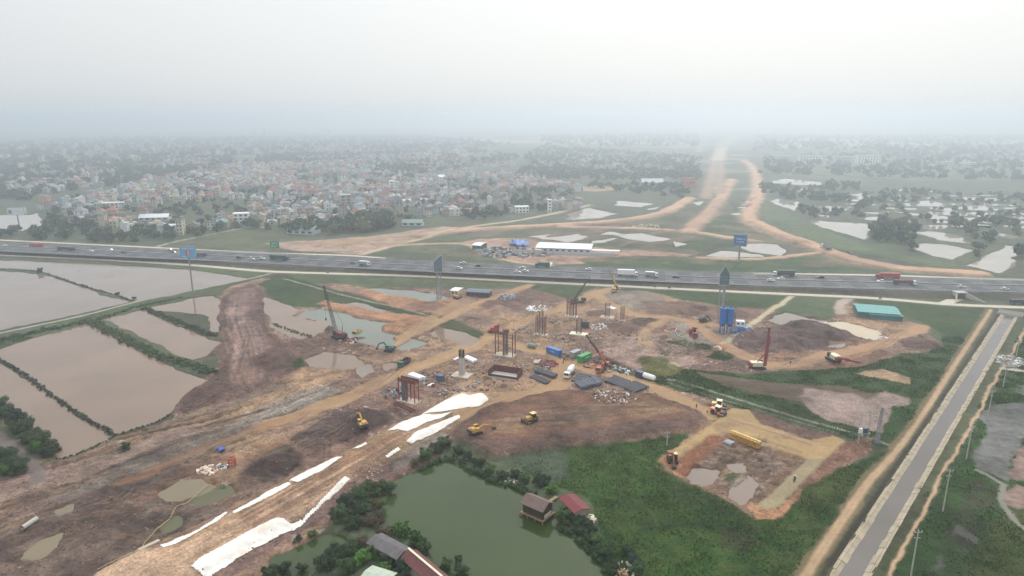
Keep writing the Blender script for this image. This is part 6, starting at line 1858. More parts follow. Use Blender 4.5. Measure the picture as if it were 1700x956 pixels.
def shed(label, quad, he, hr, roofm, wallm, name='shed', cat='shed', group=None, z=None, windows=0, ridge=None, lift=0.0):
    """Gabled shed whose eaves outline is traced in the photo: corners 0-1 and 3-2 are the long sides."""
    zg = gh(*P(*quad[0])) if z is None else z
    c = [Vector(P(a, b, zg + he)) for a, b in quad]
    cen = sum(c, Vector((0, 0))) / 4
    ax = ((c[1] - c[0]) + (c[2] - c[3])).normalized()
    L = ((c[1] - c[0]).length + (c[2] - c[3]).length) / 2; W = ((c[3] - c[0]).length + (c[2] - c[1]).length) / 2
    t = thing(name, label, cat, (cen.x, cen.y, zg), math.atan2(ax.y, ax.x), group)
    wm = MB(); n0 = len(wm.v); gwalls(wm, L, W - .4, he, hr)
    wm.v = [(y, -x, z_) for x, y, z_ in wm.v]
    wl_ = wm.build('wall', wallm, t)
    gable(MB(), L, W, he, hr).build('roof', roofm, t)
    for k in range(windows):
        x = -L / 2 + (k + .5) * L / windows
        MB().box((x, -W / 2 + .18, he * .55), (L / windows * .5, .08, he * .4)).build('window', GLASS, t)
    if ridge: MB().box((0, 0, hr + .16), (L + .9, .5, .14)).build('ridge_cap', ridge, t)
    return t


TEALR = ribbed('teal_roof', lin(66, 144, 140), .5, .5, .08); TEALW = ribbed('teal_wall', lin(48, 108, 112), .5, .6, .05)
t = shed('long teal roofed warehouse with teal walls on the right', [(1420, 517), (1487, 521), (1490, 510), (1422, 504)], 3.0, 3.9, TEALR, TEALW, 'warehouse', 'warehouse')
MB().box((3, -8.0, 2.4), (16, 3.5, .25)).build('lean_to_roof', TEALR, t)
MB().box((3, -7.8, 1.15), (15.4, 3.0, 2.3)).build('lean_to_wall', TEALW, t)
WR = ribbed('white_roof', (0.72, 0.74, 0.74), .6, .5, .06)
t = shed('long low white roofed site barracks beyond the expressway', [(893, 411), (983, 414), (982, 405), (894, 402)], 4.0, 5.0, WR, mat('pale_render', lin(186, 190, 192), .8, .1, .5), 'barracks', 'site building', windows=9)
MB().box((30, -9, 3.2), (26, 5.0, .3)).build('porch_roof', WR, t)
MB().box((0, -16, 1.3), (78, .3, 2.6)).build('yard_wall', mat('pale_render2', lin(176, 180, 182), .8, .12, .5), t)
MB().box((-18, -21, 2.2), (5, 4, 4.4)).build('gatehouse', CONCP, t)
shed('small white hut with an arched front beside the expressway', [(911, 441), (917, 441.5), (917, 437), (911, 436.5)], 4.0, 5.5, CREAM, WHITE, 'hut', 'hut')
shed('dark grey block of container cabins below the slanted tower sign', [(776, 484), (812, 486), (816, 481), (778, 479)], 2.8, 3.2, mat('blue_grey_roof', lin(86, 94, 112), .6, .12, .4), DSTEEL, 'cabin', 'site cabin', windows=5)
shed('small white cube cabin beside the slanted tower sign', [(752, 482), (764, 483), (764, 478), (753, 477)], 3.2, 3.5, WHITE, CREAM, 'cabin', 'site cabin', windows=2)
shed('white roofed green hut on the tan ground beyond the expressway', [(789, 407), (803, 408), (803, 403), (790, 402)], 3.6, 4.4, WR, TEALP, 'hut', 'hut', windows=2)
sheet_on_ground('blue_tarpaulin', 'bright blue tarpaulin covered stock beside the white barracks', 'tarpaulin', [(842, 405), (850, 401), (872, 400), (880, 407), (868, 410), (852, 408)], mat('sky_tarp', lin(54, 104, 176), .5, .15, .2), wob=3.0, res=2, lift=1.0)
scrap('grey heaps of stored steel left of the white barracks', 840, 420, 22, 130, [GREYP, DSTEEL], lo=1, hi=4)
scrap('tangle of grey stored material before the white barracks', 890, 420, 14, 80, [GREYP, STEEL], lo=1, hi=3.5)
scrap('bluish grey bundles at the haul road bend left of the piers', 843, 493, 5, 40, [GREYP, mat('pale_blue_sheet', lin(150, 162, 178), .6, .1, 1)], lo=.8, hi=2)
scrap('row of white sacks along the edge of the far ramp', 1074, 376, 14, 60, [BAG], lo=.6, hi=1.6)
t = thing('brick_stack', 'reddish brick tower block beside the far dirt ramps', 'building', G(1143, 311), R(10)); MB().box((0, 0, 7), (18, 14, 14)).build('wall', mat('red_brick', lin(176, 112, 92), .9, .15, .4), t); MB().box((0, 0, 14.2), (19, 15, .6)).build('roof', STEEL, t)
for k in range(3): MB().box((-5 + 5 * k, -7.03, 8), (2.4, .1, 3)).build('window', GLASS, t)

# foreground houses round the green pond
OLDROOF = ribbed('old_grey_roof', lin(96, 92, 94), .8, .8, .08, .22); REDROOF = ribbed('dark_red_roof', lin(108, 36, 44), .8, .7, .06, .18); BRNROOF = ribbed('red_brown_roof', lin(104, 58, 58), .6, .7, .07, .18)
OLDW = mat('stained_plaster', lin(142, 134, 122), .9, .2, .6)
shed('long weathered grey tin roofed shed behind the red roofed house', [(611, 901), (662, 926), (676, 911), (636, 887)], 2.8, 3.5, OLDROOF, OLDW)
shed('grey tin lean-to between the grey shed and red roofed house', [(660, 918), (676, 927), (690, 918), (674, 908)], 2.6, 2.9, mat('patched_tin', lin(112, 112, 118), .6, .25, .6), OLDW)
shed('red-brown roofed house with a pale ridge at the bottom edge', [(670, 925), (722, 972), (742, 956), (690, 915)], 3.2, 4.4, BRNROOF, OLDW, 'house', 'house', ridge=CREAM)
shed('pale green-white tin roofed hut cut by the bottom edge', [(596, 962), (640, 975), (650, 952), (622, 942)], 2.8, 3.3, ribbed('pale_tin', lin(168, 178, 162), .8, .6, .06), OLDW, 'hut', 'hut')
shed('dark red roofed shed at the meadow edge of the green pond', [(935, 830), (955, 851), (976, 843), (950, 820)], 3.0, 3.5, REDROOF, OLDW)
fh = shed('brown roofed stilt house standing in the green pond', [(868, 834), (902, 848), (916, 834), (884, 820)], 2.9, 4.2, mat('brown_tile_roof', lin(108, 90, 84), .85, .2, 1.2), mat('dark_timber', lin(66, 54, 50), .9, .2, 1), 'stilt_house', 'house', z=.3)
MB().box((0, 0, -.1), (7.4, 5.6, .25)).build('deck', WOOD, fh)
for x in (-3.6, -1.2, 1.2, 3.6):
    for y in (-2.8, 2.8): MB().box((x, y, -1.2), (.25, .25, 2.4)).build('stilt', WOOD, fh)
MB().box((4.0, -1.0, 1.4), (.12, 3.0, 1.0)).build('panel', FOOT, fh)
m = MB(); m.beam((0, 3.2, .5), (0, 9, .3), 1.0, .15); m.build('gangway', WOOD, fh)
scrap('pale rubbish and a broken slab behind the dark red shed', 977, 862, 2.2, 24, [FOOT, CREAM], lo=.4, hi=1.6)
scrap('pale rubbish on the pond bank left of the stilt house', 848, 798, 2.0, 14, [FOOT, BAG], lo=.3, hi=.8)
scrap('sandy rubbish at the bottom corner of the green pond bank', 1036, 946, 3.0, 40, [FOOT, WOOD], lo=.3, hi=1.2)
# ---------------------------------------------------------------- vegetation
def leaf_mat(name, col, objvar=.42):
    m = mat(name, col, .85, .6, .55, objvar=objvar, detail=6)
    return m


FOL = [leaf_mat('dark_foliage', lin(46, 68, 38)), leaf_mat('green_foliage', lin(58, 80, 42)), leaf_mat('olive_foliage', lin(88, 92, 48)), leaf_mat('bright_foliage', lin(64, 104, 36)), leaf_mat('brown_foliage', lin(78, 68, 52)), leaf_mat('blue_green_foliage', lin(44, 66, 52))]
BARK = mat('bark', lin(86, 72, 60), .9, .2, 2)


def leaf_cloud(centres, n, size, seed, flat=.8):
    """Leaf-sized faces spread through several overlapping clumps."""
    r = np.random.RandomState(seed)
    V, F = [], []
    w = np.array([c[3] ** 2 for c in centres]); w = w / w.sum()
    ch = r.choice(len(centres), n, p=w)
    d = r.normal(size=(n, 3)); d /= np.linalg.norm(d, axis=1)[:, None]
    rad = r.uniform(.55, 1.0, n) ** .6 * (1 + .18 * r.normal(size=n))
    cc = np.array([c[:3] for c in centres])[ch]; rr = np.array([c[3] for c in centres])[ch]
    p = cc + d * (rad * rr)[:, None] * np.array([1, 1, flat])
    a = r.normal(size=(n, 3)) * .9 + d * .0
    nrm = d + .6 * r.normal(size=(n, 3)) + np.array([0, 0, .5]); nrm /= np.linalg.norm(nrm, axis=1)[:, None]
    t1 = np.cross(nrm, a); t1 /= np.linalg.norm(t1, axis=1)[:, None] + 1e-9
    t2 = np.cross(nrm, t1)
    s = size * r.uniform(.6, 1.4, n)
    q = np.stack([p - t1 * s[:, None], p + t2 * (s * .6)[:, None], p + t1 * s[:, None], p - t2 * (s * .6)[:, None]], 1).reshape(-1, 3)
    f = np.arange(n * 4).reshape(-1, 4)
    return q, f


def np_mesh(name, q, f, m):
    me = bpy.data.meshes.new(name)
    me.vertices.add(len(q)); me.vertices.foreach_set('co', np.asarray(q, np.float32).ravel())
    me.loops.add(f.size); me.polygons.add(len(f))
    me.loops.foreach_set('vertex_index', f.ravel().astype(np.int32))
    me.polygons.foreach_set('loop_start', np.arange(0, f.size, f.shape[1], dtype=np.int32))
    me.update(calc_edges=True); me.materials.append(m)
    return me


def clumps(R_, H_, n, seed, z0=.0):
    r = random.Random(seed)
    out = [(0, 0, z0 + H_ * .45, R_ * .5)]
    for k in range(n):
        a = 6.283 * k / n * 1.9 + r.uniform(-.5, .5); d = R_ * r.uniform(.2, .85)
        out.append((d * math.cos(a), d * math.sin(a), z0 + H_ * (r.uniform(.2, 1.0) - .3 * d / R_), R_ * r.uniform(.16, .42)))
    return out


def tree_proto(name, R_, H_, trunk, nl, ls, m, seed):
    crown = np_mesh('crown', *leaf_cloud(clumps(R_, H_, 15, seed, trunk), nl, ls, seed), m)
    tb = MB(); tb.cyl((0, 0, -.3), (.1, 0, trunk + H_ * .3), R_ * .07, R_ * .035, 7)
    r = random.Random(seed)
    for k in range(4):
        a = r.uniform(0, 6.28); tb.cyl((.05, 0, trunk * .8), (R_ * .45 * math.cos(a), R_ * .45 * math.sin(a), trunk + H_ * .45), R_ * .035, R_ * .015, 5)
    return crown, tb.mesh('trunk', BARK)


def plant_tree(name, label, cat, x, y, proto, s, rz, group=None, bare=False, z=None):
    o = bpy.data.objects.new(name, None); COL.objects.link(o)
    o.location = (x, y, gh(x, y) if z is None else z); o.rotation_euler = (0, 0, rz); o.scale = (s, s, s * rng.uniform(.85, 1.15))
    tag(o, label, cat, group)
    for nm, me in (('crown', proto[0]), ('trunk', proto[1])):
        c = bpy.data.objects.new(nm, me); COL.objects.link(c); c.parent = o
    return o


NEARB = [tree_proto('bush', 3.2, (3.4, 4.6, 3.0, 4.2, 2.8, 5.0)[k], .3, (5200, 4200, 3600, 1500, 2600, 3800)[k], (.17, .2, .2, .42, .16, .22)[k], FOL[k % 6], 50 + k) for k in range(6)]        # detailed, for the foreground
FART = [tree_proto('tree', 4.2, 6.0, 1.6, 420, .85, FOL[(0, 1, 0, 5, 2)[k]], 80 + k) for k in range(5)]   # for the village

# foreground bushes and trees, each in its own place
FG = [  # px, py, size, look, label
    (705, 762, 1.25, 1, 'green bush at the left corner of the green pond, next to the fabric strips'), (722, 750, 1.3, 0, 'dark bush on the upper pond bank, second from the left corner'), (740, 742, 1.2, 1, 'rounded green bush on the top of the pond bank under the excavator'),
    (760, 752, 1.1, 0, 'dark low bush above the top corner of the green pond'), (778, 764, 1.0, 5, 'blue-green bush on the upper right pond bank'), (795, 772, 1.05, 0, 'dark bush halfway down the upper right pond bank'), (812, 783, 1.0, 1, 'green bush on the bank before the reedy grey patch'),
    (690, 772, 1.0, 4, 'brownish bush at the very left tip of the pond'), (835, 792, 1.0, 0, 'dark bush right of the white bank rubbish'), (858, 792, .95, 0, 'dark bush behind the white rubbish by the stilt house'),
    (898, 803, 1.25, 0, 'dark round tree standing alone behind the stilt house'), (915, 818, .9, 3, 'bright green bush between the stilt house and dark red shed'), (872, 800, .9, 1, 'low green bush left of the dark round tree'),
    (640, 815, 1.35, 0, 'dark leafy tree on the left pond bank nearest the water'), (617, 822, 1.5, 1, 'broad green tree on the left pond bank between two dark ones'), (595, 832, 1.5, 0, 'dark broad tree left of the pond, by the road bed slope'), (575, 845, 1.3, 5, 'blue-green tree at the left end of the pond thicket'),
    (600, 850, 1.4, 0, 'dark tree in the middle of the left pond thicket'), (625, 842, 1.2, 2, 'olive bush inside the left pond thicket'), (560, 862, 1.2, 1, 'green bush below the left end of the pond thicket'), (585, 872, 1.3, 0, 'dark bush above the small dark pond'),
    (610, 870, 1.2, 4, 'brown twiggy bush right of the small dark pond'), (630, 865, 1.1, 4, 'brown twiggy bush on the bank above the grey shed'), (668, 888, 1.3, 3, 'bright green tree right of the grey shed roof'), (690, 902, 1.2, 3, 'bright green tree above the red-brown roof'),
    (705, 915, 1.0, 1, 'green bush along the pond side of the red-brown roof'), (600, 900, 1.1, 4, 'brown bush left of the grey shed'), (585, 915, 1.2, 0, 'dark tree below the small dark pond'), (560, 925, 1.3, 0, 'dark tree left of the pale hut, upper one'), (540, 940, 1.3, 0, 'dark tree at the bottom edge left of the pale hut'),
    (600, 935, 1.1, 3, 'bright green shrub just left of the pale hut'), (625, 922, 1.2, 1, 'green tree between grey shed and pale hut'), (650, 935, 1.3, 0, 'dark tree right of the pale hut'), (672, 948, 1.2, 5, 'blue-green tree beside the red-brown house wall'), (575, 950, 1.1, 1, 'green shrub at the bottom edge below the dark trees'),
    (640, 952, 1.0, 3, 'bright green banana-like shrub at the bottom right of the pale hut'), (740, 938, .8, 1, 'small green bush off the far end of the red-brown roof'), (765, 950, .9, 0, 'small dark bush at the bottom edge on the pond shore'), (760, 930, .5, 1, 'tiny bush by the pond shore right of the red-brown house'),
    (470, 948, 1.0, 0, 'dark bush at the bottom edge left of the small dark pond'), (445, 955, 1.0, 1, 'green bush at the bottom edge below the white spread'), (500, 945, .7, 0, 'small dark bush on the small pond edge'), (520, 890, .6, 1, 'small bush on the upper bank of the small dark pond'), (495, 898, .6, 5, 'small blue-green bush on the small pond bank, left'),
    (935, 862, 1.15, 1, 'green bush overhanging the pond below the dark red shed'), (950, 862, 1.1, 0, 'dark bush at the corner of the dark red shed'), (962, 868, 1.0, 0, 'dark bush left of the pale slab on the bank'), (968, 885, 1.0, 0, 'dark bush on the right pond bank below the slab'),
    (980, 880, .9, 5, 'blue-green bush at the meadow edge below the slab'), (985, 898, 1.0, 0, 'dark bush halfway down the right pond bank'), (995, 905, .9, 1, 'green bush on the meadow side of the right bank'), (1000, 922, 1.0, 0, 'dark bush low on the right pond bank'),
    (1012, 930, .9, 1, 'green bush low on the right bank by the meadow'), (1018, 945, 1.0, 0, 'dark bush at the bottom of the right pond bank'), (1040, 918, .9, 0, 'dark bush in the meadow edge by the sandy rubbish'), (1052, 935, .9, 5, 'blue-green bush right of the sandy rubbish'), (1055, 952, .8, 1, 'green bush at the bottom edge right of the sandy rubbish'),
    (12, 690, 1.5, 0, 'dark tree, uppermost of the upper row at the left edge'), (28, 705, 1.4, 5, 'blue-green tree, second of the upper row at the left edge'), (44, 718, 1.5, 0, 'dark tree, third of the upper row at the left edge'), (60, 730, 1.4, 0, 'dark tree, fourth of the upper row at the left edge'), (76, 742, 1.4, 1, 'green tree, fifth of the upper row at the left edge'),
    (88, 752, 1.3, 0, 'dark tree at the lower tip of the upper left row'), (0, 676, 1.4, 0, 'dark tree cut by the left edge above the upper row'), (30, 718, 1.1, 1, 'green bush on the path side of the upper left row'), (62, 748, 1.0, 3, 'bright bush at the path side near the lower tip'), (48, 735, 1.0, 1, 'green bush on the path side, middle of the upper left row'),
    (5, 762, 1.4, 0, 'dark tree cut by the left edge in the lower row'), (18, 775, 1.3, 0, 'dark tree in the middle of the lower left row'), (32, 785, 1.1, 1, 'green tree at the end of the lower left row'), (8, 786, 1.0, 3, 'bright bush beneath the lower left row'),
    (208, 744, .8, 1, 'small lone green bush on the earth bank below the ponds'), (222, 495, .7, 0, 'dark bush where the thin dike meets the pond path'), (195, 488, .7, 0, 'dark bush on the thin dike between the upper ponds'), (66, 452, .8, 1, 'bush at the bend of the thin dike')]
for k, (px, py, s_, lk, lab) in enumerate(FG):
    x, y = P(px, py)
    plant_tree('bush' if s_ < 1.15 else 'tree', lab, 'bush' if s_ < 1.15 else 'tree', x, y, NEARB[lk], s_ * (.62 if px > 100 else .78), rng.uniform(0, 6.3), z=max(gh(x, y), -.4))


def hedge(label, px, w, h, n, size, m, seed, cat='hedge', name='hedge'):
    """A strip of reeds and shrubs along a traced line: one thing."""
    pts = catmull([P(a, b) for a, b in px], 1.0)
    r = random.Random(seed); cs = []
    c0 = pts[len(pts) // 2]
    for p in pts:
        for k in range(2):
            x = p.x + r.uniform(-w, w) * .5; y = p.y + r.uniform(-w, w) * .5
            cs.append((x - c0.x, y - c0.y, max(gh(x, y), -.4) + h * r.uniform(.05, .4), r.uniform(.25, .6) * h))
    q, f = leaf_cloud(cs, n, size, seed)
    o = bpy.data.objects.new(name, np_mesh(name, q, f, m)); COL.objects.link(o); o.location = (c0.x, c0.y, 0)
    return tag(o, label, cat, 'green dikes between the ponds')


hedge('broad green reed dike between the two large brown ponds', [(146, 531), (190, 553), (240, 580), (300, 603), (358, 621)], 4.5, 2.0, 9000, .38, FOL[1], 1)
hedge('green reed dike from the pond path to the mud causeway', [(238, 511), (300, 536), (356, 559)], 3.0, 1.6, 4500, .36, FOL[1], 2)
hedge('dark hedge along the lower side of the pond path, left part', [(-20, 571), (40, 556), (90, 546), (140, 535)], 3.0, 1.8, 5200, .38, FOL[0], 3)
hedge('green hedge along the lower side of the pond path, right part', [(150, 534), (200, 518), (235, 508), (300, 495)], 2.4, 1.3, 3800, .38, FOL[1], 4)
hedge('thin dark dike across the upper pond at the left', [(-30, 446), (60, 450), (125, 470), (185, 488), (222, 499)], 1.4, .9, 3000, .34, FOL[0], 5)
hedge('narrow dark reed dike between the lower left ponds', [(-10, 592), (32, 616), (66, 640), (124, 682), (190, 721)], 1.6, 1.1, 4200, .3, FOL[5], 6)
hedge('low green fringe along the lower edge of the big brown pond', [(192, 722), (230, 710), (260, 700), (284, 688)], 1.2, .7, 1800, .25, FOL[1], 7)
hedge('low green fringe along the lower left pond edge', [(98, 762), (140, 748), (185, 726)], 1.2, .7, 1400, .25, FOL[1], 8)
hedge('green strip of weeds floating in the pond by the causeway', [(455, 536), (483, 547), (516, 559)], 2.2, .6, 1500, .3, FOL[1], 9)
hedge('dark shrub edge under the pond side bank of the meadow', [(846, 803), (870, 812), (888, 822)], 1.5, 1.2, 2000, .25, FOL[0], 10)
hedge('dark reed fringe along the top of the green pond', [(700, 779), (728, 764), (750, 761), (790, 782), (835, 802)], 1.8, 1.3, 4500, .25, FOL[0], 11)
hedge('dark fringe of shrubs down the right side of the green pond', [(940, 876), (970, 898), (992, 920), (1012, 948)], 2.2, 1.6, 5000, .25, FOL[0], 12)
hedge('brown twiggy shrub mass between grey shed and pond', [(600, 862), (630, 875), (660, 885)], 3.2, 1.6, 3800, .22, FOL[4], 13)

# ---------------------------------------------------------------- village houses
WALLS = [('cream', lin(206, 196, 170)), ('white', lin(222, 222, 218)), ('grey', lin(170, 168, 166)), ('tan', lin(186, 164, 138)), ('pale blue', lin(160, 178, 192)), ('pale green', lin(160, 178, 164))]
ROOFS = [('red', lin(152, 92, 80)), ('dark red', lin(126, 68, 62)), ('grey', lin(132, 132, 134)), ('brown', lin(126, 98, 84)), ('blue-green', lin(104, 142, 144))]
WM_ = [mat('render_' + n.replace(' ', '_'), tuple(v * .8 for v in c), .9, .14, .3, objvar=.12) for n, c in WALLS]
RM_ = [mat('tiles_' + n.replace('-', '_'), c, .85, .22, .5, objvar=.2) for n, c in ROOFS]
PROT = {}


def house_proto(w, d, st, rk, wi, ri):
    """Meshes of one house kind: walls, roof, one row of window panes per storey."""
    key = (w, d, st, rk, wi, ri)
    if key in PROT: return PROT[key]
    h = 3.3 * st
    if rk == 'flat':
        wl_ = MB().box((0, 0, h / 2), (w, d, h)).mesh('wall', WM_[wi])
        r = MB(); r.box((0, 0, h + .12), (w + .5, d + .5, .25))
        for (c, s_) in (((0, -d / 2, h + .6), (w, .2, .8)), ((0, d / 2, h + .6), (w, .2, .8)), ((-w / 2, 0, h + .6), (.2, d, .8)), ((w / 2, 0, h + .6), (.2, d, .8))): r.box(c, s_)
        r.box((w * .15, d * .2, h + 1.4), (w * .45, d * .35, 2.4))
        rf = r.mesh('roof', RM_[ri] if ri != 0 else WM_[wi])
    elif rk == 'hip':
        wl_ = MB().box((0, 0, h / 2), (w, d, h)).mesh('wall', WM_[wi])
        a, b, k = w / 2 + .6, d / 2 + .6, max(.5, (d - w) / 2)
        r = MB(); hr = h + min(w, d) * .42
        r.add([(-a, -b, h), (a, -b, h), (a, b, h), (-a, b, h), (0, -k, hr), (0, k, hr)], [(0, 1, 4), (1, 2, 5, 4), (2, 3, 5), (3, 0, 4, 5), (3, 2, 1, 0)])
        rf = r.mesh('roof', RM_[ri])
    else:
        g = MB(); gwalls(g, d, w, h, h + w * .33)
        wl_ = g.mesh('wall', WM_[wi])
        r = MB(); gable(r, d, w, h, h + w * .33)
        r.v = [(y, -x, z) for x, y, z in r.v] if False else r.v
        rf = r.mesh('roof', RM_[ri])
        # gwalls runs along x with width along y
    wn = []; panes = MB()
    sx, sy = (w, d) if rk != 'gable' else (d, w)
    for s_ in range(st):
        for x in (-sx * .26, sx * .26): wn.append(MB().box((x, -sy / 2 - .02, 3.3 * s_ + 1.7), (1.2, .12, 1.5)).mesh('window', GLASS)); panes.box((x, -sy / 2 - .02, 3.3 * s_ + 1.7), (1.2, .12, 1.5), 0, 1)
        for xx in (-1, 1): wn.append(MB().box((xx * (sx / 2 + .02), 0, 3.3 * s_ + 1.7), (.12, 1.2, 1.5)).mesh('window', GLASS)); panes.box((xx * (sx / 2 + .02), 0, 3.3 * s_ + 1.7), (.12, 1.2, 1.5), 0, 1)
    # the same walls with their panes in one mesh, for houses too small in the picture to show parts
    wf = MB()
    for vsrc in (wl_,):
        wf.add([tuple(v.co) for v in vsrc.vertices], [tuple(p.vertices) for p in vsrc.polygons], 0)
    wf.add(panes.v, panes.f, 1)
    PROT[key] = (wl_, rf, wn, wf.mesh('wall', [WM_[wi], GLASS]))
    return PROT[key]


def scatter(polys, mind, seed):
    """World points inside traced areas, at least mind apart; density per square metre."""
    r = np.random.RandomState(seed); out = []; cells = {}
    for poly, dens in polys:
        pts = [P(a, b) for a, b in poly]
        xs = [p[0] for p in pts]; ys = [p[1] for p in pts]
        area = abs(sum(pts[i - 1][0] * pts[i][1] - pts[i][0] * pts[i - 1][1] for i in range(len(pts)))) / 2
        want = int(area * dens)
        bb = (max(xs) - min(xs)) * (max(ys) - min(ys))
        n = int(want * 6 * bb / max(area, 1)) + 10
        cx, cy = r.uniform(min(xs), max(xs), n), r.uniform(min(ys), max(ys), n)
        ok_ = sd_poly(pts, cx, cy) > 0
        got = 0
        for x, y in zip(cx[ok_].tolist(), cy[ok_].tolist()):
            if got >= want: break
            c = (int(x // mind), int(y // mind)); ok = True
            for i in (-1, 0, 1):
                for j in (-1, 0, 1):
                    for (a, b) in cells.get((c[0] + i, c[1] + j), ()):
                        if (a - x) ** 2 + (b - y) ** 2 < mind * mind: ok = False
            if ok:
                cells.setdefault(c, []).append((x, y)); out.append((x, y)); got += 1
    return out


VILL = [([(100, 372), (170, 384), (235, 392), (330, 388), (420, 372), (520, 385), (560, 372), (650, 362), (740, 358), (850, 352), (905, 352), (1000, 345), (960, 312), (900, 300), (820, 288), (700, 295), (600, 275), (420, 275), (250, 300), (150, 330), (60, 345), (90, 360)], .0036),
        ([(0, 335), (60, 340), (150, 330), (250, 300), (420, 275), (380, 262), (150, 280), (0, 300)], .0011),
        ([(420, 275), (600, 275), (700, 292), (840, 285), (870, 262), (760, 245), (600, 245), (420, 258)], .0011),
        ([(870, 262), (880, 280), (1040, 285), (1160, 285), (1165, 262), (1100, 246), (900, 242)], .0008),
        ([(1330, 285), (1700, 290), (1700, 262), (1460, 258), (1330, 262)], .0003),
        ([(0, 300), (150, 280), (380, 262), (600, 245), (860, 242), (700, 226), (400, 224), (100, 232), (0, 240)], .00005)]
def village_rows(polys, seed):
    """Rows of houses along lanes, in clusters with gaps."""
    r = random.Random(seed); out = []; taken = set()
    for pi, (poly, dens) in enumerate(polys):
        pts = [P(a, b) for a, b in poly]
        xs = [p[0] for p in pts]; ys = [p[1] for p in pts]
        cx, cy = (min(xs) + max(xs)) / 2, (min(ys) + max(ys)) / 2
        half = math.hypot(max(xs) - min(xs), max(ys) - min(ys)) / 2
        keep = min(1.0, dens / .0046)
        a0 = (.28, .12, .35, .2, .05, .2)[pi % 6]
        ca, sa = math.cos(a0), math.sin(a0)
        row = -half; ri = 0; P_ = []
        while row < half:
            u = -half
            while u < half:
                w = r.uniform(6.6, 11)
                P_.append((u + w / 2, row + r.uniform(-2, 2), ri)); u += w + (r.uniform(0, 1.5) if r.random() < .75 else r.uniform(6, 22))
            row += 13.0 if ri % 2 == 0 else 18.0
            ri += 1
        A = np.array(P_)
        # lanes bend a little
        vv = A[:, 1] + 14 * np.sin(A[:, 0] / 90.0 + pi) + 8 * np.sin(A[:, 0] / 37.0)
        X = cx + A[:, 0] * ca - vv * sa; Y = cy + A[:, 0] * sa + vv * ca
        ok = sd_poly(pts, X, Y) > 0
        nz = fbm(X / 75, Y / 75, 3, 40 + pi)
        thr = {True: -.2, False: .08}[keep > .5] if keep > .2 else .22
        ok &= (nz > thr) & (np.array([r.random() for _ in range(len(X))]) < (.9 if keep > .5 else .6 if keep > .2 else .3))
        slope = np.arctan(14 / 90.0 * np.cos(A[:, 0] / 90.0 + pi) + 8 / 37.0 * np.cos(A[:, 0] / 37.0))
        for x, y, sl, q in zip(X[ok].tolist(), Y[ok].tolist(), slope[ok].tolist(), A[ok, 2].tolist()):
            key = (int(x // 7), int(y // 7))
            if key in taken: continue
            taken.add(key); out.append((x, y, a0 + sl + (0 if int(q) % 2 else math.pi)))
    return out


HS3 = village_rows(VILL, 5)
HANG = {(x, y): a for x, y, a in HS3}
HS = [(x, y) for x, y, a in HS3]
HS = [(x, y) for (x, y) in HS if abs(x) < .85 * y + 40]
HS.sort(key=lambda p: p[0] ** 2 + p[1] ** 2)
print('houses', len(HS))
hr_ = random.Random(12)
HINFO = []
kinds = [(6.4, 9.5, 1, 'gable'), (7.6, 11, 1, 'gable'), (6, 12, 2, 'flat'), (5.4, 12, 3, 'flat'), (7.6, 9, 2, 'hip'), (8.4, 9.5, 2, 'hip'), (6.6, 10.5, 2, 'gable'), (5, 11, 4, 'flat'), (9.5, 10.5, 3, 'hip'), (10.5, 9, 2, 'flat')]
wk = [3, 2, 6, 4, 2, 2, 3, 1, 1, 3]
for i, (x, y) in enumerate(HS):
    k = hr_.choices(kinds, wk)[0]
    wi = hr_.choices(range(6), [5, 7, 6, 3, 1, 1])[0]
    ri = hr_.choices(range(5), [3, 3, 7, 5, .7])[0] if k[3] != 'flat' else hr_.choices([0, 1, 2, 3, 4], [7, .6, 7, 1, .4])[0]
    ang = HANG[(x, y)] + hr_.uniform(-.06, .06) + (math.pi / 2 if k[3] == 'gable' and hr_.random() < .5 else 0)
    HINFO.append((x, y, k, wi, ri, ang))
STO = {1: 'one-storey', 2: 'two-storey', 3: 'three-storey', 4: 'four-storey'}
RFN = {'gable': 'gabled', 'hip': 'hipped', 'flat': 'flat'}
NEAR_N = 300
fam = {}
ZB = [0, 660, 720, 790, 870, 1e9]; ZN = ['front edge', 'second row', 'middle', 'inner part', 'back']
for i, (x, y, k, wi, ri, ang) in enumerate(HINFO[:NEAR_N]):
    zb = next(j for j in range(5) if ZB[j] <= y < ZB[j + 1])
    roofn = (ROOFS[ri][0] if not (k[3] == 'flat' and ri == 0) else WALLS[wi][0]) + ' ' + RFN[k[3]] + ' roof'
    fam.setdefault((WALLS[wi][0], STO[k[2]], roofn, zb), []).append((proj(x, y, 5)[0], i))
ORD = ['first', 'second', 'third', 'fourth', 'fifth', 'sixth', 'seventh', 'eighth', 'ninth', 'tenth', 'eleventh', 'twelfth']
HLAB = {}
for (wn_, sn, rn, zb), lst in fam.items():
    lst.sort()
    for j, (_, i) in enumerate(lst):
        base = f'{wn_} {sn} house, {rn}, village {ZN[zb]}'
        HLAB[i] = base if len(lst) == 1 else base + f', {ORD[min(j, 11)]} from left'
for i, (x, y, k, wi, ri, ang) in enumerate(HINFO[:NEAR_N]):
    wl_, rf, wn, wf = house_proto(*k, wi, ri)
    if i >= 110: wl_, wn = wf, []
    o = bpy.data.objects.new('village_house', None); COL.objects.link(o)
    o.location = (x, y, 0); o.rotation_euler = (0, 0, ang)
    tag(o, HLAB[i], 'house', 'houses of the village beyond the expressway')
    for nm, me in [('wall', wl_), ('roof', rf)] + [('window', m) for m in wn]:
        c = bpy.data.objects.new(nm, me); COL.objects.link(c); c.parent = o
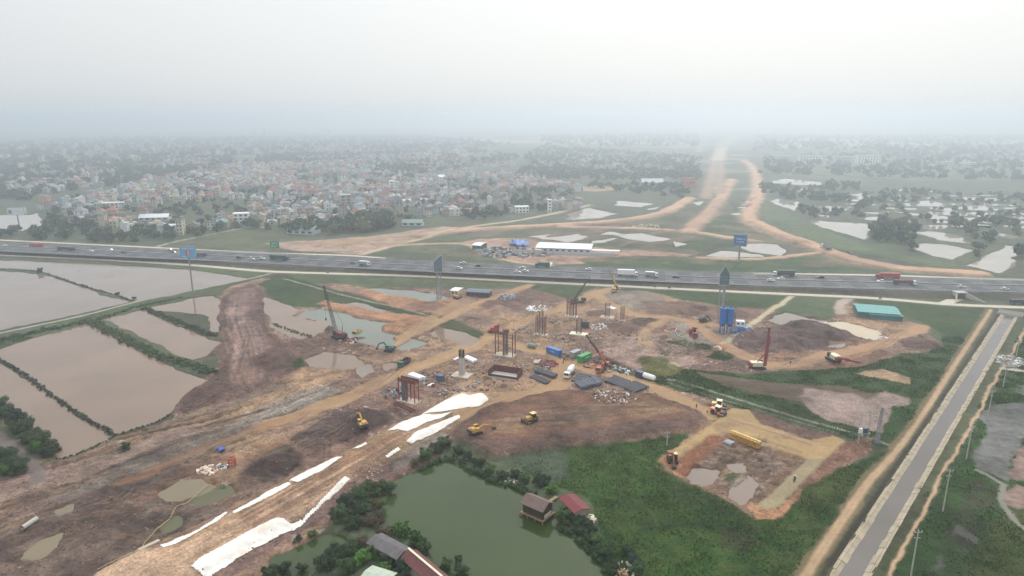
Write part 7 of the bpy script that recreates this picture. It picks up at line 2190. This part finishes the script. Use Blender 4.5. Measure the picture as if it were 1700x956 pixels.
# the rest of the village reads as one mass
Vq, Fq, Mq = [], [], []
far_mats = WM_ + RM_ + [GLASS]
mb = MB()
for (x, y, k, wi, ri, ang) in HINFO[NEAR_N:]:
    w, d, st, rk = k; h = 3.3 * st; n0 = len(mb.v)
    mb.box((0, 0, h / 2), (w, d, h), 0, wi)
    if rk == 'flat':
        mb.box((0, 0, h + .3), (w + .4, d + .4, .5), 0, 6 + ri if ri else wi); mb.box((w * .1, d * .2, h + 1.5), (w * .5, d * .35, 2.0), 0, wi)
    else:
        a, b, kk = w / 2 + .6, d / 2 + .6, (max(.5, (d - w) / 2) if rk == 'hip' else d / 2 + .6)
        hr = h + w * .4
        mb.add([(-a, -b, h + .02), (a, -b, h + .02), (a, b, h + .02), (-a, b, h + .02), (0, -kk, hr), (0, kk, hr)], [(0, 1, 4), (1, 2, 5, 4), (2, 3, 5), (3, 0, 4, 5)], 6 + ri)
    for s_ in range(st):
        for xx in (-w * .25, w * .25): mb.box((xx, -d / 2, 3.3 * s_ + 1.7), (1.2, .15, 1.5), 0, 11)
    ca, sa = math.cos(ang), math.sin(ang)
    for j in range(n0, len(mb.v)):
        vx, vy, vz = mb.v[j]; mb.v[j] = (x + vx * ca - vy * sa, y + vx * sa + vy * ca, vz)
if mb.v:
    o = mb.build('distant_houses', far_mats); tag(o, 'hazy mass of small houses filling the far villages', 'houses', None, 'stuff')


def bigblock(label, px, py, w, d, st, rz, wallm, roofm, bays=8, name='apartment_block', cat='building', flat=True):
    x, y = P(px, py); h = 3.4 * st
    t = thing(name, label, cat, (x, y, 0), rz)
    MB().box((0, 0, h / 2), (w, d, h)).build('wall', wallm, t)
    if flat: MB().box((0, 0, h + .3), (w + .8, d + .8, .6)).build('roof', roofm, t)
    else: gable(MB(), w, d, h, h + d * .25).build('roof', roofm, t)
    for s_ in range(st):
        for b in range(bays):
            MB().box((-w / 2 + (b + .5) * w / bays, -d / 2 - .02, 3.4 * s_ + 1.9), (w / bays * .55, .12, 1.7)).build('window', GLASS, t)


PR = MATS['pale_render']
for k, (px, py, w, st, lab) in enumerate(((1345, 270, 60, 5, 'pale blocky building left of the long apartment row in the haze'), (1400, 272, 48, 5, 'pale long apartment block, left of two in the haze'), (1440, 273, 56, 6, 'pale long apartment block, right of two in the haze'),
                                          (1300, 268, 36, 4, 'grey hazy block nearest the dirt ramps on the right'), (1606, 278, 30, 3, 'white building group in the haze at far right'), (1572, 276, 26, 3, 'small pale block in the haze left of the white group'))):
    bigblock(lab, px, py, w, 14, st, R(4), PR if k % 2 else WHITE, PR, 8)
bigblock('bright white low school building with two storeys in the left village', 196, 346, 30, 9, 2, R(16), WHITE, WHITE, 7, 'school', 'school')
bigblock('white open-sided concrete building with dark bays at the village edge', 402, 371, 14, 10, 3, R(14), WHITE, WHITE, 3, 'house', 'house')
bigblock('pale low warehouse with white roof by the village trees', 284, 382, 22, 10, 1, R(12), PR, WR, 4, 'warehouse', 'warehouse', False)
bigblock('long white roofed workshop in the left village', 258, 365, 28, 12, 1, R(10), PR, WR, 5, 'workshop', 'workshop', False)
bigblock('green-grey roofed workshop at the village edge', 505, 387, 26, 14, 1, R(-14), PR, mat('green_grey_roof', lin(122, 142, 132), .7, .1, .4), 4, 'workshop', 'workshop', False)
bigblock('pale green roofed barn at the end of the village trees', 686, 374, 20, 10, 1, R(-6), PR, MATS['green_grey_roof'], 3, 'barn', 'barn', False)
bigblock('blank grey four storey tower house in the middle of the village', 574, 348, 12, 16, 5, R(20), MATS['render_grey'], MATS['render_grey'], 2, 'house', 'house')
bigblock('slim white tower house rising above the village centre', 651, 321, 7, 10, 5, R(15), WHITE, WHITE, 1, 'house', 'house')
bigblock('white two-winged house with dark bays left of the tower house', 570, 300, 16, 10, 3, R(15), WHITE, MATS['tiles_red'], 3, 'house', 'house')
bigblock('white porticoed house at the right end of the village', 866, 353, 15, 9, 2, R(10), WHITE, WHITE, 4, 'house', 'house')
bigblock('white gabled chapel-like house on the village edge by the grove', 733, 300, 12, 14, 2, R(20), WHITE, WHITE, 2, 'house', 'house', False)
bigblock('slim white gate tower at the right village edge', 912, 352, 4, 5, 4, R(5), WHITE, WHITE, 1, 'tower', 'tower')
bigblock('grey shed with an arched pale roof far beyond the paddies', 1081, 309, 34, 20, 2, R(5), PR, MATS['pale_render'], 3, 'warehouse', 'warehouse', False)

# ---------------------------------------------------------------- trees beyond the expressway
TREEZ = [([(1395, 320), (1720, 322), (1720, 385), (1530, 374), (1440, 346)], .0030, .75), ([(-40, 395), (60, 398), (160, 402), (250, 408), (265, 400), (330, 392), (420, 376), (430, 366), (330, 384), (240, 384), (180, 376), (90, 372), (40, 385), (-40, 384)], .0065, .9),
         ([(60, 372), (100, 345), (150, 352), (180, 372), (120, 380)], .006, 1.0),
         ([(460, 386), (520, 390), (580, 388), (650, 382), (655, 372), (600, 372), (560, 376), (520, 382)], .012, 1.25), ([(590, 378), (650, 380), (650, 355), (610, 355)], .010, 1.4), ([(770, 365), (850, 362), (850, 350), (770, 350)], .008, 1.1),
         ([(620, 302), (700, 302), (700, 288), (680, 276), (630, 270), (612, 282)], .009, 1.3), ([(580, 330), (625, 325), (640, 300), (600, 300)], .006, 1.3), ([(270, 318), (350, 325), (360, 300), (300, 292)], .007, 1.3),
         ([(0, 330), (60, 335), (60, 312), (0, 312)], .005, 1.3), ([(470, 350), (530, 350), (530, 330), (480, 332)], .006, 1.2), ([(850, 300), (1160, 300), (1165, 286), (1000, 283), (870, 276)], .003, 1.2),
         ([(840, 345), (870, 345), (880, 330), (850, 328)], .006, 1.2), ([(960, 310), (1130, 330), (1150, 312), (1000, 304)], .0022, 1.2), ([(880, 325), (930, 330), (930, 315), (885, 312)], .004, 1.1),
         ([(1262, 322), (1330, 322), (1420, 318), (1430, 306), (1370, 300), (1370, 312), (1290, 308), (1262, 306)], .004, .9), ([(1275, 330), (1320, 330), (1400, 338), (1420, 330), (1300, 322)], .004, 1.2),
         ([(1325, 350), (1345, 362), (1400, 366), (1440, 360), (1430, 340), (1410, 350), (1360, 350), (1330, 342)], .0045, .9), ([(1430, 345), (1480, 330), (1560, 322), (1540, 314), (1450, 318), (1420, 330)], .0035, .95),
         ([(1445, 398), (1500, 408), (1515, 400), (1520, 375), (1470, 368), (1446, 372)], .008, 1.0), ([(1480, 408), (1520, 418), (1512, 400)], .006, .9), ([(1570, 388), (1620, 396), (1640, 372), (1590, 362), (1570, 370)], .005, .95), ([(1600, 432), (1625, 425), (1665, 402), (1640, 395), (1612, 412), (1590, 428)], .006, .85),
         ([(1520, 352), (1600, 362), (1660, 358), (1640, 352), (1570, 346)], .0025, .8), ([(1640, 380), (1700, 395), (1700, 370), (1650, 364)], .004, .9), ([(1670, 455), (1700, 440), (1700, 402), (1688, 420)], .005, .9), ([(1560, 335), (1660, 342), (1700, 336), (1700, 328), (1580, 326)], .0025, .9),
         ([(180, 372), (520, 385), (740, 358), (905, 352), (960, 312), (820, 288), (700, 295), (600, 275), (420, 275), (250, 300), (60, 345)], .0020, .9),
         ([(0, 335), (250, 300), (420, 275), (380, 262), (150, 270), (0, 285)], .0022, 1.5), ([(420, 275), (700, 292), (870, 262), (760, 245), (420, 258)], .0016, 1.4), ([(870, 262), (880, 280), (1160, 285), (1165, 262), (900, 242)], .0014, 1.3),
         ([(1260, 290), (1700, 300), (1700, 255), (1460, 255), (1270, 262)], .0008, 1.5), ([(-100, 300), (420, 258), (860, 242), (700, 226), (100, 232), (-100, 250)], .00035, 2.0), ([(900, 242), (1160, 246), (1160, 222), (900, 226)], .0002, 2.0), ([(1250, 250), (1720, 258), (1720, 226), (1260, 226)], .00022, 2.0)]
TR = []
allh = {}
for (x, y) in HS: allh.setdefault((int(x // 20), int(y // 20)), []).append((x, y))
for zi, (poly, dens, s_) in enumerate(TREEZ, -1):
    pts_ = scatter([(poly, dens)], 4.5 * s_, 101 + zi)
    for (x, y) in pts_:
        if any((a - x) ** 2 + (b - y) ** 2 < 42 for i in (-1, 0, 1) for j in (-1, 0, 1) for (a, b) in allh.get((int(x // 20) + i, int(y // 20) + j), ())): continue
        if gh(x, y) < -.35 or abs(x) > .83 * y + 30: continue
        TR.append((x, y, s_ * rng.uniform(.7, 1.3), zi))
TR.sort(key=lambda p: p[1])
print('trees', len(TR))
ZLAB = {-1: 'on the dikes among the far right ponds', 0: 'in the belt between expressway and left village', 1: 'beside the white pond at far left', 2: 'in the thicket below the village centre', 3: 'in the tall clump below the village centre', 4: 'at the right foot of the village', 5: 'in the big dark grove behind the village',
        14: 'by the upper ponds right of the ramps', 16: 'between the right hand ponds nearest the ramps', 18: 'in the dark clump between the large right ponds', 19: 'at the tip of the dark clump between the right ponds', 20: 'behind the middle right pond', 21: 'on the dike between the two right edge ponds', 23: 'above the right edge pond', 24: 'right of the last pond at the right edge'}
N_IND = 240
lookn = ['dark leafy', 'mid green', 'dark dense', 'blue-green', 'olive']
fam = {}
for i, (x, y, s_, zi) in enumerate(TR[:N_IND]):
    fam.setdefault((i * 7 % 5, zi), []).append((proj(x, y, 4)[0], i))
TLAB = {}
for (lk, zi), lst in fam.items():
    lst.sort()
    for j, (_, i) in enumerate(lst):
        zl = ZLAB.get(zi, 'among the village houses')
        base = f'{lookn[lk]} tree {zl}'
        TLAB[i] = base if len(lst) == 1 else (base + f', {ORD[j]} from left' if j < 12 else base + f', place {j + 1} from left')
for i, (x, y, s_, zi) in enumerate(TR[:N_IND]):
    lk = i * 7 % 5
    plant_tree('tree', TLAB[i], 'tree', x, y, FART[lk], s_ * 1.05, rng.uniform(0, 6.3), 'trees beyond the expressway')
Q, F = [], []; n = 0
protoq = [leaf_cloud(clumps(4.2, 6.0, 9, 300 + k, .8), 150, 1.15, 300 + k) for k in range(6)]
for i, (x, y, s_, zi) in enumerate(TR[N_IND:]):
    q, f = protoq[i % 6]
    a = rng.uniform(0, 6.3); ca, sa = math.cos(a), math.sin(a)
    qq = np.stack([x + s_ * (q[:, 0] * ca - q[:, 1] * sa), y + s_ * (q[:, 0] * sa + q[:, 1] * ca), q[:, 2] * s_], 1)
    Q.append(qq); F.append(f + n); n += len(q)
if Q:
    o = bpy.data.objects.new('distant_trees', np_mesh('distant_trees', np.concatenate(Q), np.concatenate(F), FOL[0])); COL.objects.link(o)
    tag(o, 'hazy mass of trees around the far villages and ponds', 'trees', None, 'stuff')
# ---------------------------------------------------------------- loose clods and grass: nobody could count them
cr = np.random.RandomState(4)
sel = np.nonzero((CLS == 0) & (ROUGH > .3) & (VY < 330) & (VY > 105) & (np.abs(VX) < 260) & (H > -.3))[0]
wgt = (ROUGH[sel] - .25) * np.clip(fbm(VX[sel] / 12, VY[sel] / 12, 3, 61) + .45, .02, 1) * np.where(VY[sel] > 215, 2.2, 1)
pick = cr.choice(sel, 17000, p=wgt / wgt.sum())
px_, py_ = VX[pick] + cr.uniform(-.4, .4, len(pick)), VY[pick] + cr.uniform(-.4, .4, len(pick))
sz = .07 + .32 * cr.rand(len(pick)) ** 3
oct_ = np.array([(1, 0, 0), (0, 1, 0), (-1, 0, 0), (0, -1, 0), (0, 0, .8), (0, 0, -.6)])
of_ = np.array([(0, 1, 4), (1, 2, 4), (2, 3, 4), (3, 0, 4), (1, 0, 5), (2, 1, 5), (3, 2, 5), (0, 3, 5)])
jit = cr.uniform(.6, 1.4, (len(pick), 6, 3))
q = oct_[None] * jit * sz[:, None, None] + np.stack([px_, py_, H[pick] + sz * .2], 1)[:, None]
f = (of_[None] + 6 * np.arange(len(pick))[:, None, None]).reshape(-1, 3)
for k_, (nm, cl) in enumerate((('dark_clod', lin(104, 84, 76)), ('pale_clod', lin(150, 128, 112)))):
    m_ = (np.arange(len(pick)) % 3 == 0) == bool(k_)
    idx_ = np.nonzero(m_)[0]
    qq = q[idx_].reshape(-1, 3); ff = (of_[None] + 6 * np.arange(len(idx_))[:, None, None]).reshape(-1, 3)
    o = bpy.data.objects.new('earth_clods', np_mesh('earth_clods', qq, ff, mat(nm, cl, .95, .3, .3))); COL.objects.link(o)
    tag(o, ('dark' if k_ == 0 else 'pale') + ' loose clods of earth strewn over the rough ground', 'earth clods', None, 'stuff')
sel = np.nonzero((CLS == 1) & (VY < 300) & (VY > 105) & (np.abs(VX) < 250) & (H > -.3) & (np.abs(VX - (VY - 126) * .74 - 60) > 0))[0]
wgt = np.clip(fbm(VX[sel] / 6, VY[sel] / 6, 4, 71) + .35, .03, 1) * np.where(VY[sel] > 215, 2, 1)
pick = cr.choice(sel, 90000, p=wgt / wgt.sum())
n_ = len(pick)
bx, by, bz = VX[pick] + cr.uniform(-.3, .3, n_), VY[pick] + cr.uniform(-.3, .3, n_), H[pick]
an = cr.uniform(0, 6.28, n_); wd = cr.uniform(.10, .26, n_); hh = cr.uniform(.15, .5, n_); lx, ly = cr.uniform(-.25, .25, n_), cr.uniform(-.25, .25, n_)
q = np.stack([np.stack([bx - wd * np.cos(an), by - wd * np.sin(an), bz], 1), np.stack([bx + wd * np.cos(an), by + wd * np.sin(an), bz], 1), np.stack([bx + lx, by + ly, bz + hh], 1)], 1).reshape(-1, 3)
f = np.arange(n_ * 3).reshape(-1, 3)
o = bpy.data.objects.new('grass', np_mesh('grass', q, f, mat('grass_blades', lin(52, 84, 30), .9, .5, .12))); COL.objects.link(o)
tag(o, 'uneven tufts of green grass over the meadow and banks', 'grass', None, 'stuff')
HAZE, HAZE_G, SUN_E, EXPO = 0.00056, 0.75, 1.5, 0.22
VEIL_A, VEIL_B = (7.6, 7.75, 7.85), (8.8, 8.9, 8.8)
ZEN, DENOISE = 2.0, True
# ---------------------------------------------------------------- air, sky, sun
SUN_EL, SUN_AZ = 41.0, 20.0          # the sun is ahead and to the right, behind thin cloud
mb = MB(); mb.box((0, 7000, 70.5), (26000, 17000, 147))
hz = bpy.data.materials.new('haze'); hz.use_nodes = True
nt = hz.node_tree; nt.nodes.clear()
out = nt.nodes.new('ShaderNodeOutputMaterial'); pv = nt.nodes.new('ShaderNodeVolumePrincipled')
pv.inputs['Color'].default_value = (0.825, 0.91, 0.995, 1)
pv.inputs['Density'].default_value = HAZE
pv.inputs['Anisotropy'].default_value = HAZE_G
nt.links.new(pv.outputs['Volume'], out.inputs['Volume'])
ho = mb.build('haze', hz); tag(ho, kind='stuff')

# thin smoke rising behind the village
sm = bpy.data.materials.new('smoke'); sm.use_nodes = True
nt = sm.node_tree; nt.nodes.clear()
o_ = nt.nodes.new('ShaderNodeOutputMaterial'); p_ = nt.nodes.new('ShaderNodeVolumePrincipled')
p_.inputs['Color'].default_value = (.95, .96, .97, 1); p_.inputs['Density'].default_value = .012; p_.inputs['Anisotropy'].default_value = .3
nt.links.new(p_.outputs['Volume'], o_.inputs['Volume'])
sx_, sy_ = P(784, 287)
mb = MB(); pr_ = [((0, 0, 1), 3), ((-3, 0, 10), 5), ((-8, 1, 20), 8), ((-15, 2, 32), 11), ((-24, 2, 44), 12), ((-32, 3, 54), 7)]
n_ = 14
vs_ = [(c[0] + r * math.cos(6.283 * k / n_) * (1 + .25 * math.sin(3 * k + c[2])), c[1] + r * math.sin(6.283 * k / n_), c[2]) for c, r in pr_ for k in range(n_)]
fs_ = [(i * n_ + k, i * n_ + (k + 1) % n_, (i + 1) * n_ + (k + 1) % n_, (i + 1) * n_ + k) for i in range(len(pr_) - 1) for k in range(n_)]
fs_ += [tuple(range(n_ - 1, -1, -1)), tuple(range((len(pr_) - 1) * n_, len(pr_) * n_))]
mb.add(vs_, fs_); so2 = mb.build('smoke', sm); so2.location = (sx_, sy_, 0)
tag(so2, 'thin pale smoke drifting up behind the village grove', 'smoke', None, 'stuff')

w = bpy.data.worlds.new('World'); sc.world = w; w.use_nodes = True
nt = w.node_tree; N = nt.nodes; L = nt.links
bg = N['Background']
sky = N.new('ShaderNodeTexSky'); sky.sky_type = 'NISHITA'; sky.sun_disc = False
sky.sun_elevation = R(SUN_EL); sky.sun_rotation = R(SUN_AZ)
sky.air_density = 1.0; sky.dust_density = 4.0; sky.ozone_density = 1.0
# thin overcast: a pale veil over the blue, a little brighter round the sun
tc = N.new('ShaderNodeTexCoord')
sx = N.new('ShaderNodeVectorMath'); sx.operation = 'DOT_PRODUCT'
az, el = R(SUN_AZ), R(SUN_EL)
gl_ = R(22)
sx.inputs[1].default_value = (math.sin(az) * math.cos(gl_), math.cos(az) * math.cos(gl_), math.sin(gl_))
L.new(tc.outputs['Generated'], sx.inputs[0])
mr = N.new('ShaderNodeMapRange'); mr.inputs['From Min'].default_value = 0.35; mr.inputs['From Max'].default_value = 0.95
mr.interpolation_type = 'SMOOTHSTEP'
L.new(sx.outputs['Value'], mr.inputs['Value'])
veil = N.new('ShaderNodeMix'); veil.data_type = 'RGBA'
veil.inputs[6].default_value = tuple(VEIL_A) + (1,); veil.inputs[7].default_value = tuple(VEIL_B) + (1,)
L.new(mr.outputs['Result'], veil.inputs[0])
mx = N.new('ShaderNodeMix'); mx.data_type = 'RGBA'; mx.inputs[0].default_value = 0.88
L.new(sky.outputs['Color'], mx.inputs[6]); L.new(veil.outputs[2], mx.inputs[7])
# an overcast sky is brighter overhead than at the horizon
sp_ = N.new('ShaderNodeSeparateXYZ'); L.new(tc.outputs['Generated'], sp_.inputs[0])
up = N.new('ShaderNodeMapRange'); up.inputs['From Min'].default_value = 0.25; up.inputs['From Max'].default_value = 1.0
up.inputs['To Min'].default_value = 1.0; up.inputs['To Max'].default_value = ZEN
L.new(sp_.outputs['Z'], up.inputs['Value'])
low = N.new('ShaderNodeMapRange'); low.inputs['From Min'].default_value = -.02; low.inputs['From Max'].default_value = 0.22
low.inputs['To Min'].default_value = .84; low.inputs['To Max'].default_value = 1.0
L.new(sp_.outputs['Z'], low.inputs['Value'])
mul = N.new('ShaderNodeMath'); mul.operation = 'MULTIPLY'
L.new(up.outputs['Result'], mul.inputs[0]); L.new(low.outputs['Result'], mul.inputs[1])
gl = N.new('ShaderNodeVectorMath'); gl.operation = 'SCALE'
L.new(mx.outputs[2], gl.inputs[0]); L.new(mul.outputs[0], gl.inputs['Scale'])
L.new(gl.outputs['Vector'], bg.inputs['Color'])
bg.inputs['Strength'].default_value = 0.1

sd = bpy.data.lights.new('sun', 'SUN'); so = bpy.data.objects.new('sun', sd); COL.objects.link(so)
sd.energy = SUN_E; sd.angle = R(12); sd.color = (1.0, 0.95, 0.88)
dirv = Vector((math.sin(az) * math.cos(el), math.cos(az) * math.cos(el), math.sin(el)))
so.rotation_euler = dirv.to_track_quat('Z', 'Y').to_euler()

vs = sc.view_settings
vs.view_transform = 'Standard'; vs.look = 'None'; vs.exposure = EXPO; vs.gamma = 1; vs.use_curve_mapping = False
cy = sc.cycles
cy.max_bounces = 5; cy.diffuse_bounces = 2; cy.glossy_bounces = 2; cy.transmission_bounces = 2
cy.volume_bounces = 2; cy.transparent_max_bounces = 12
cy.use_denoising = DENOISE
cy.use_adaptive_sampling = False
try:
    cy.denoiser = 'OPENIMAGEDENOISE'; cy.denoising_prefilter = 'NONE'
except Exception:
    pass
cy.caustics_reflective = False; cy.caustics_refractive = False
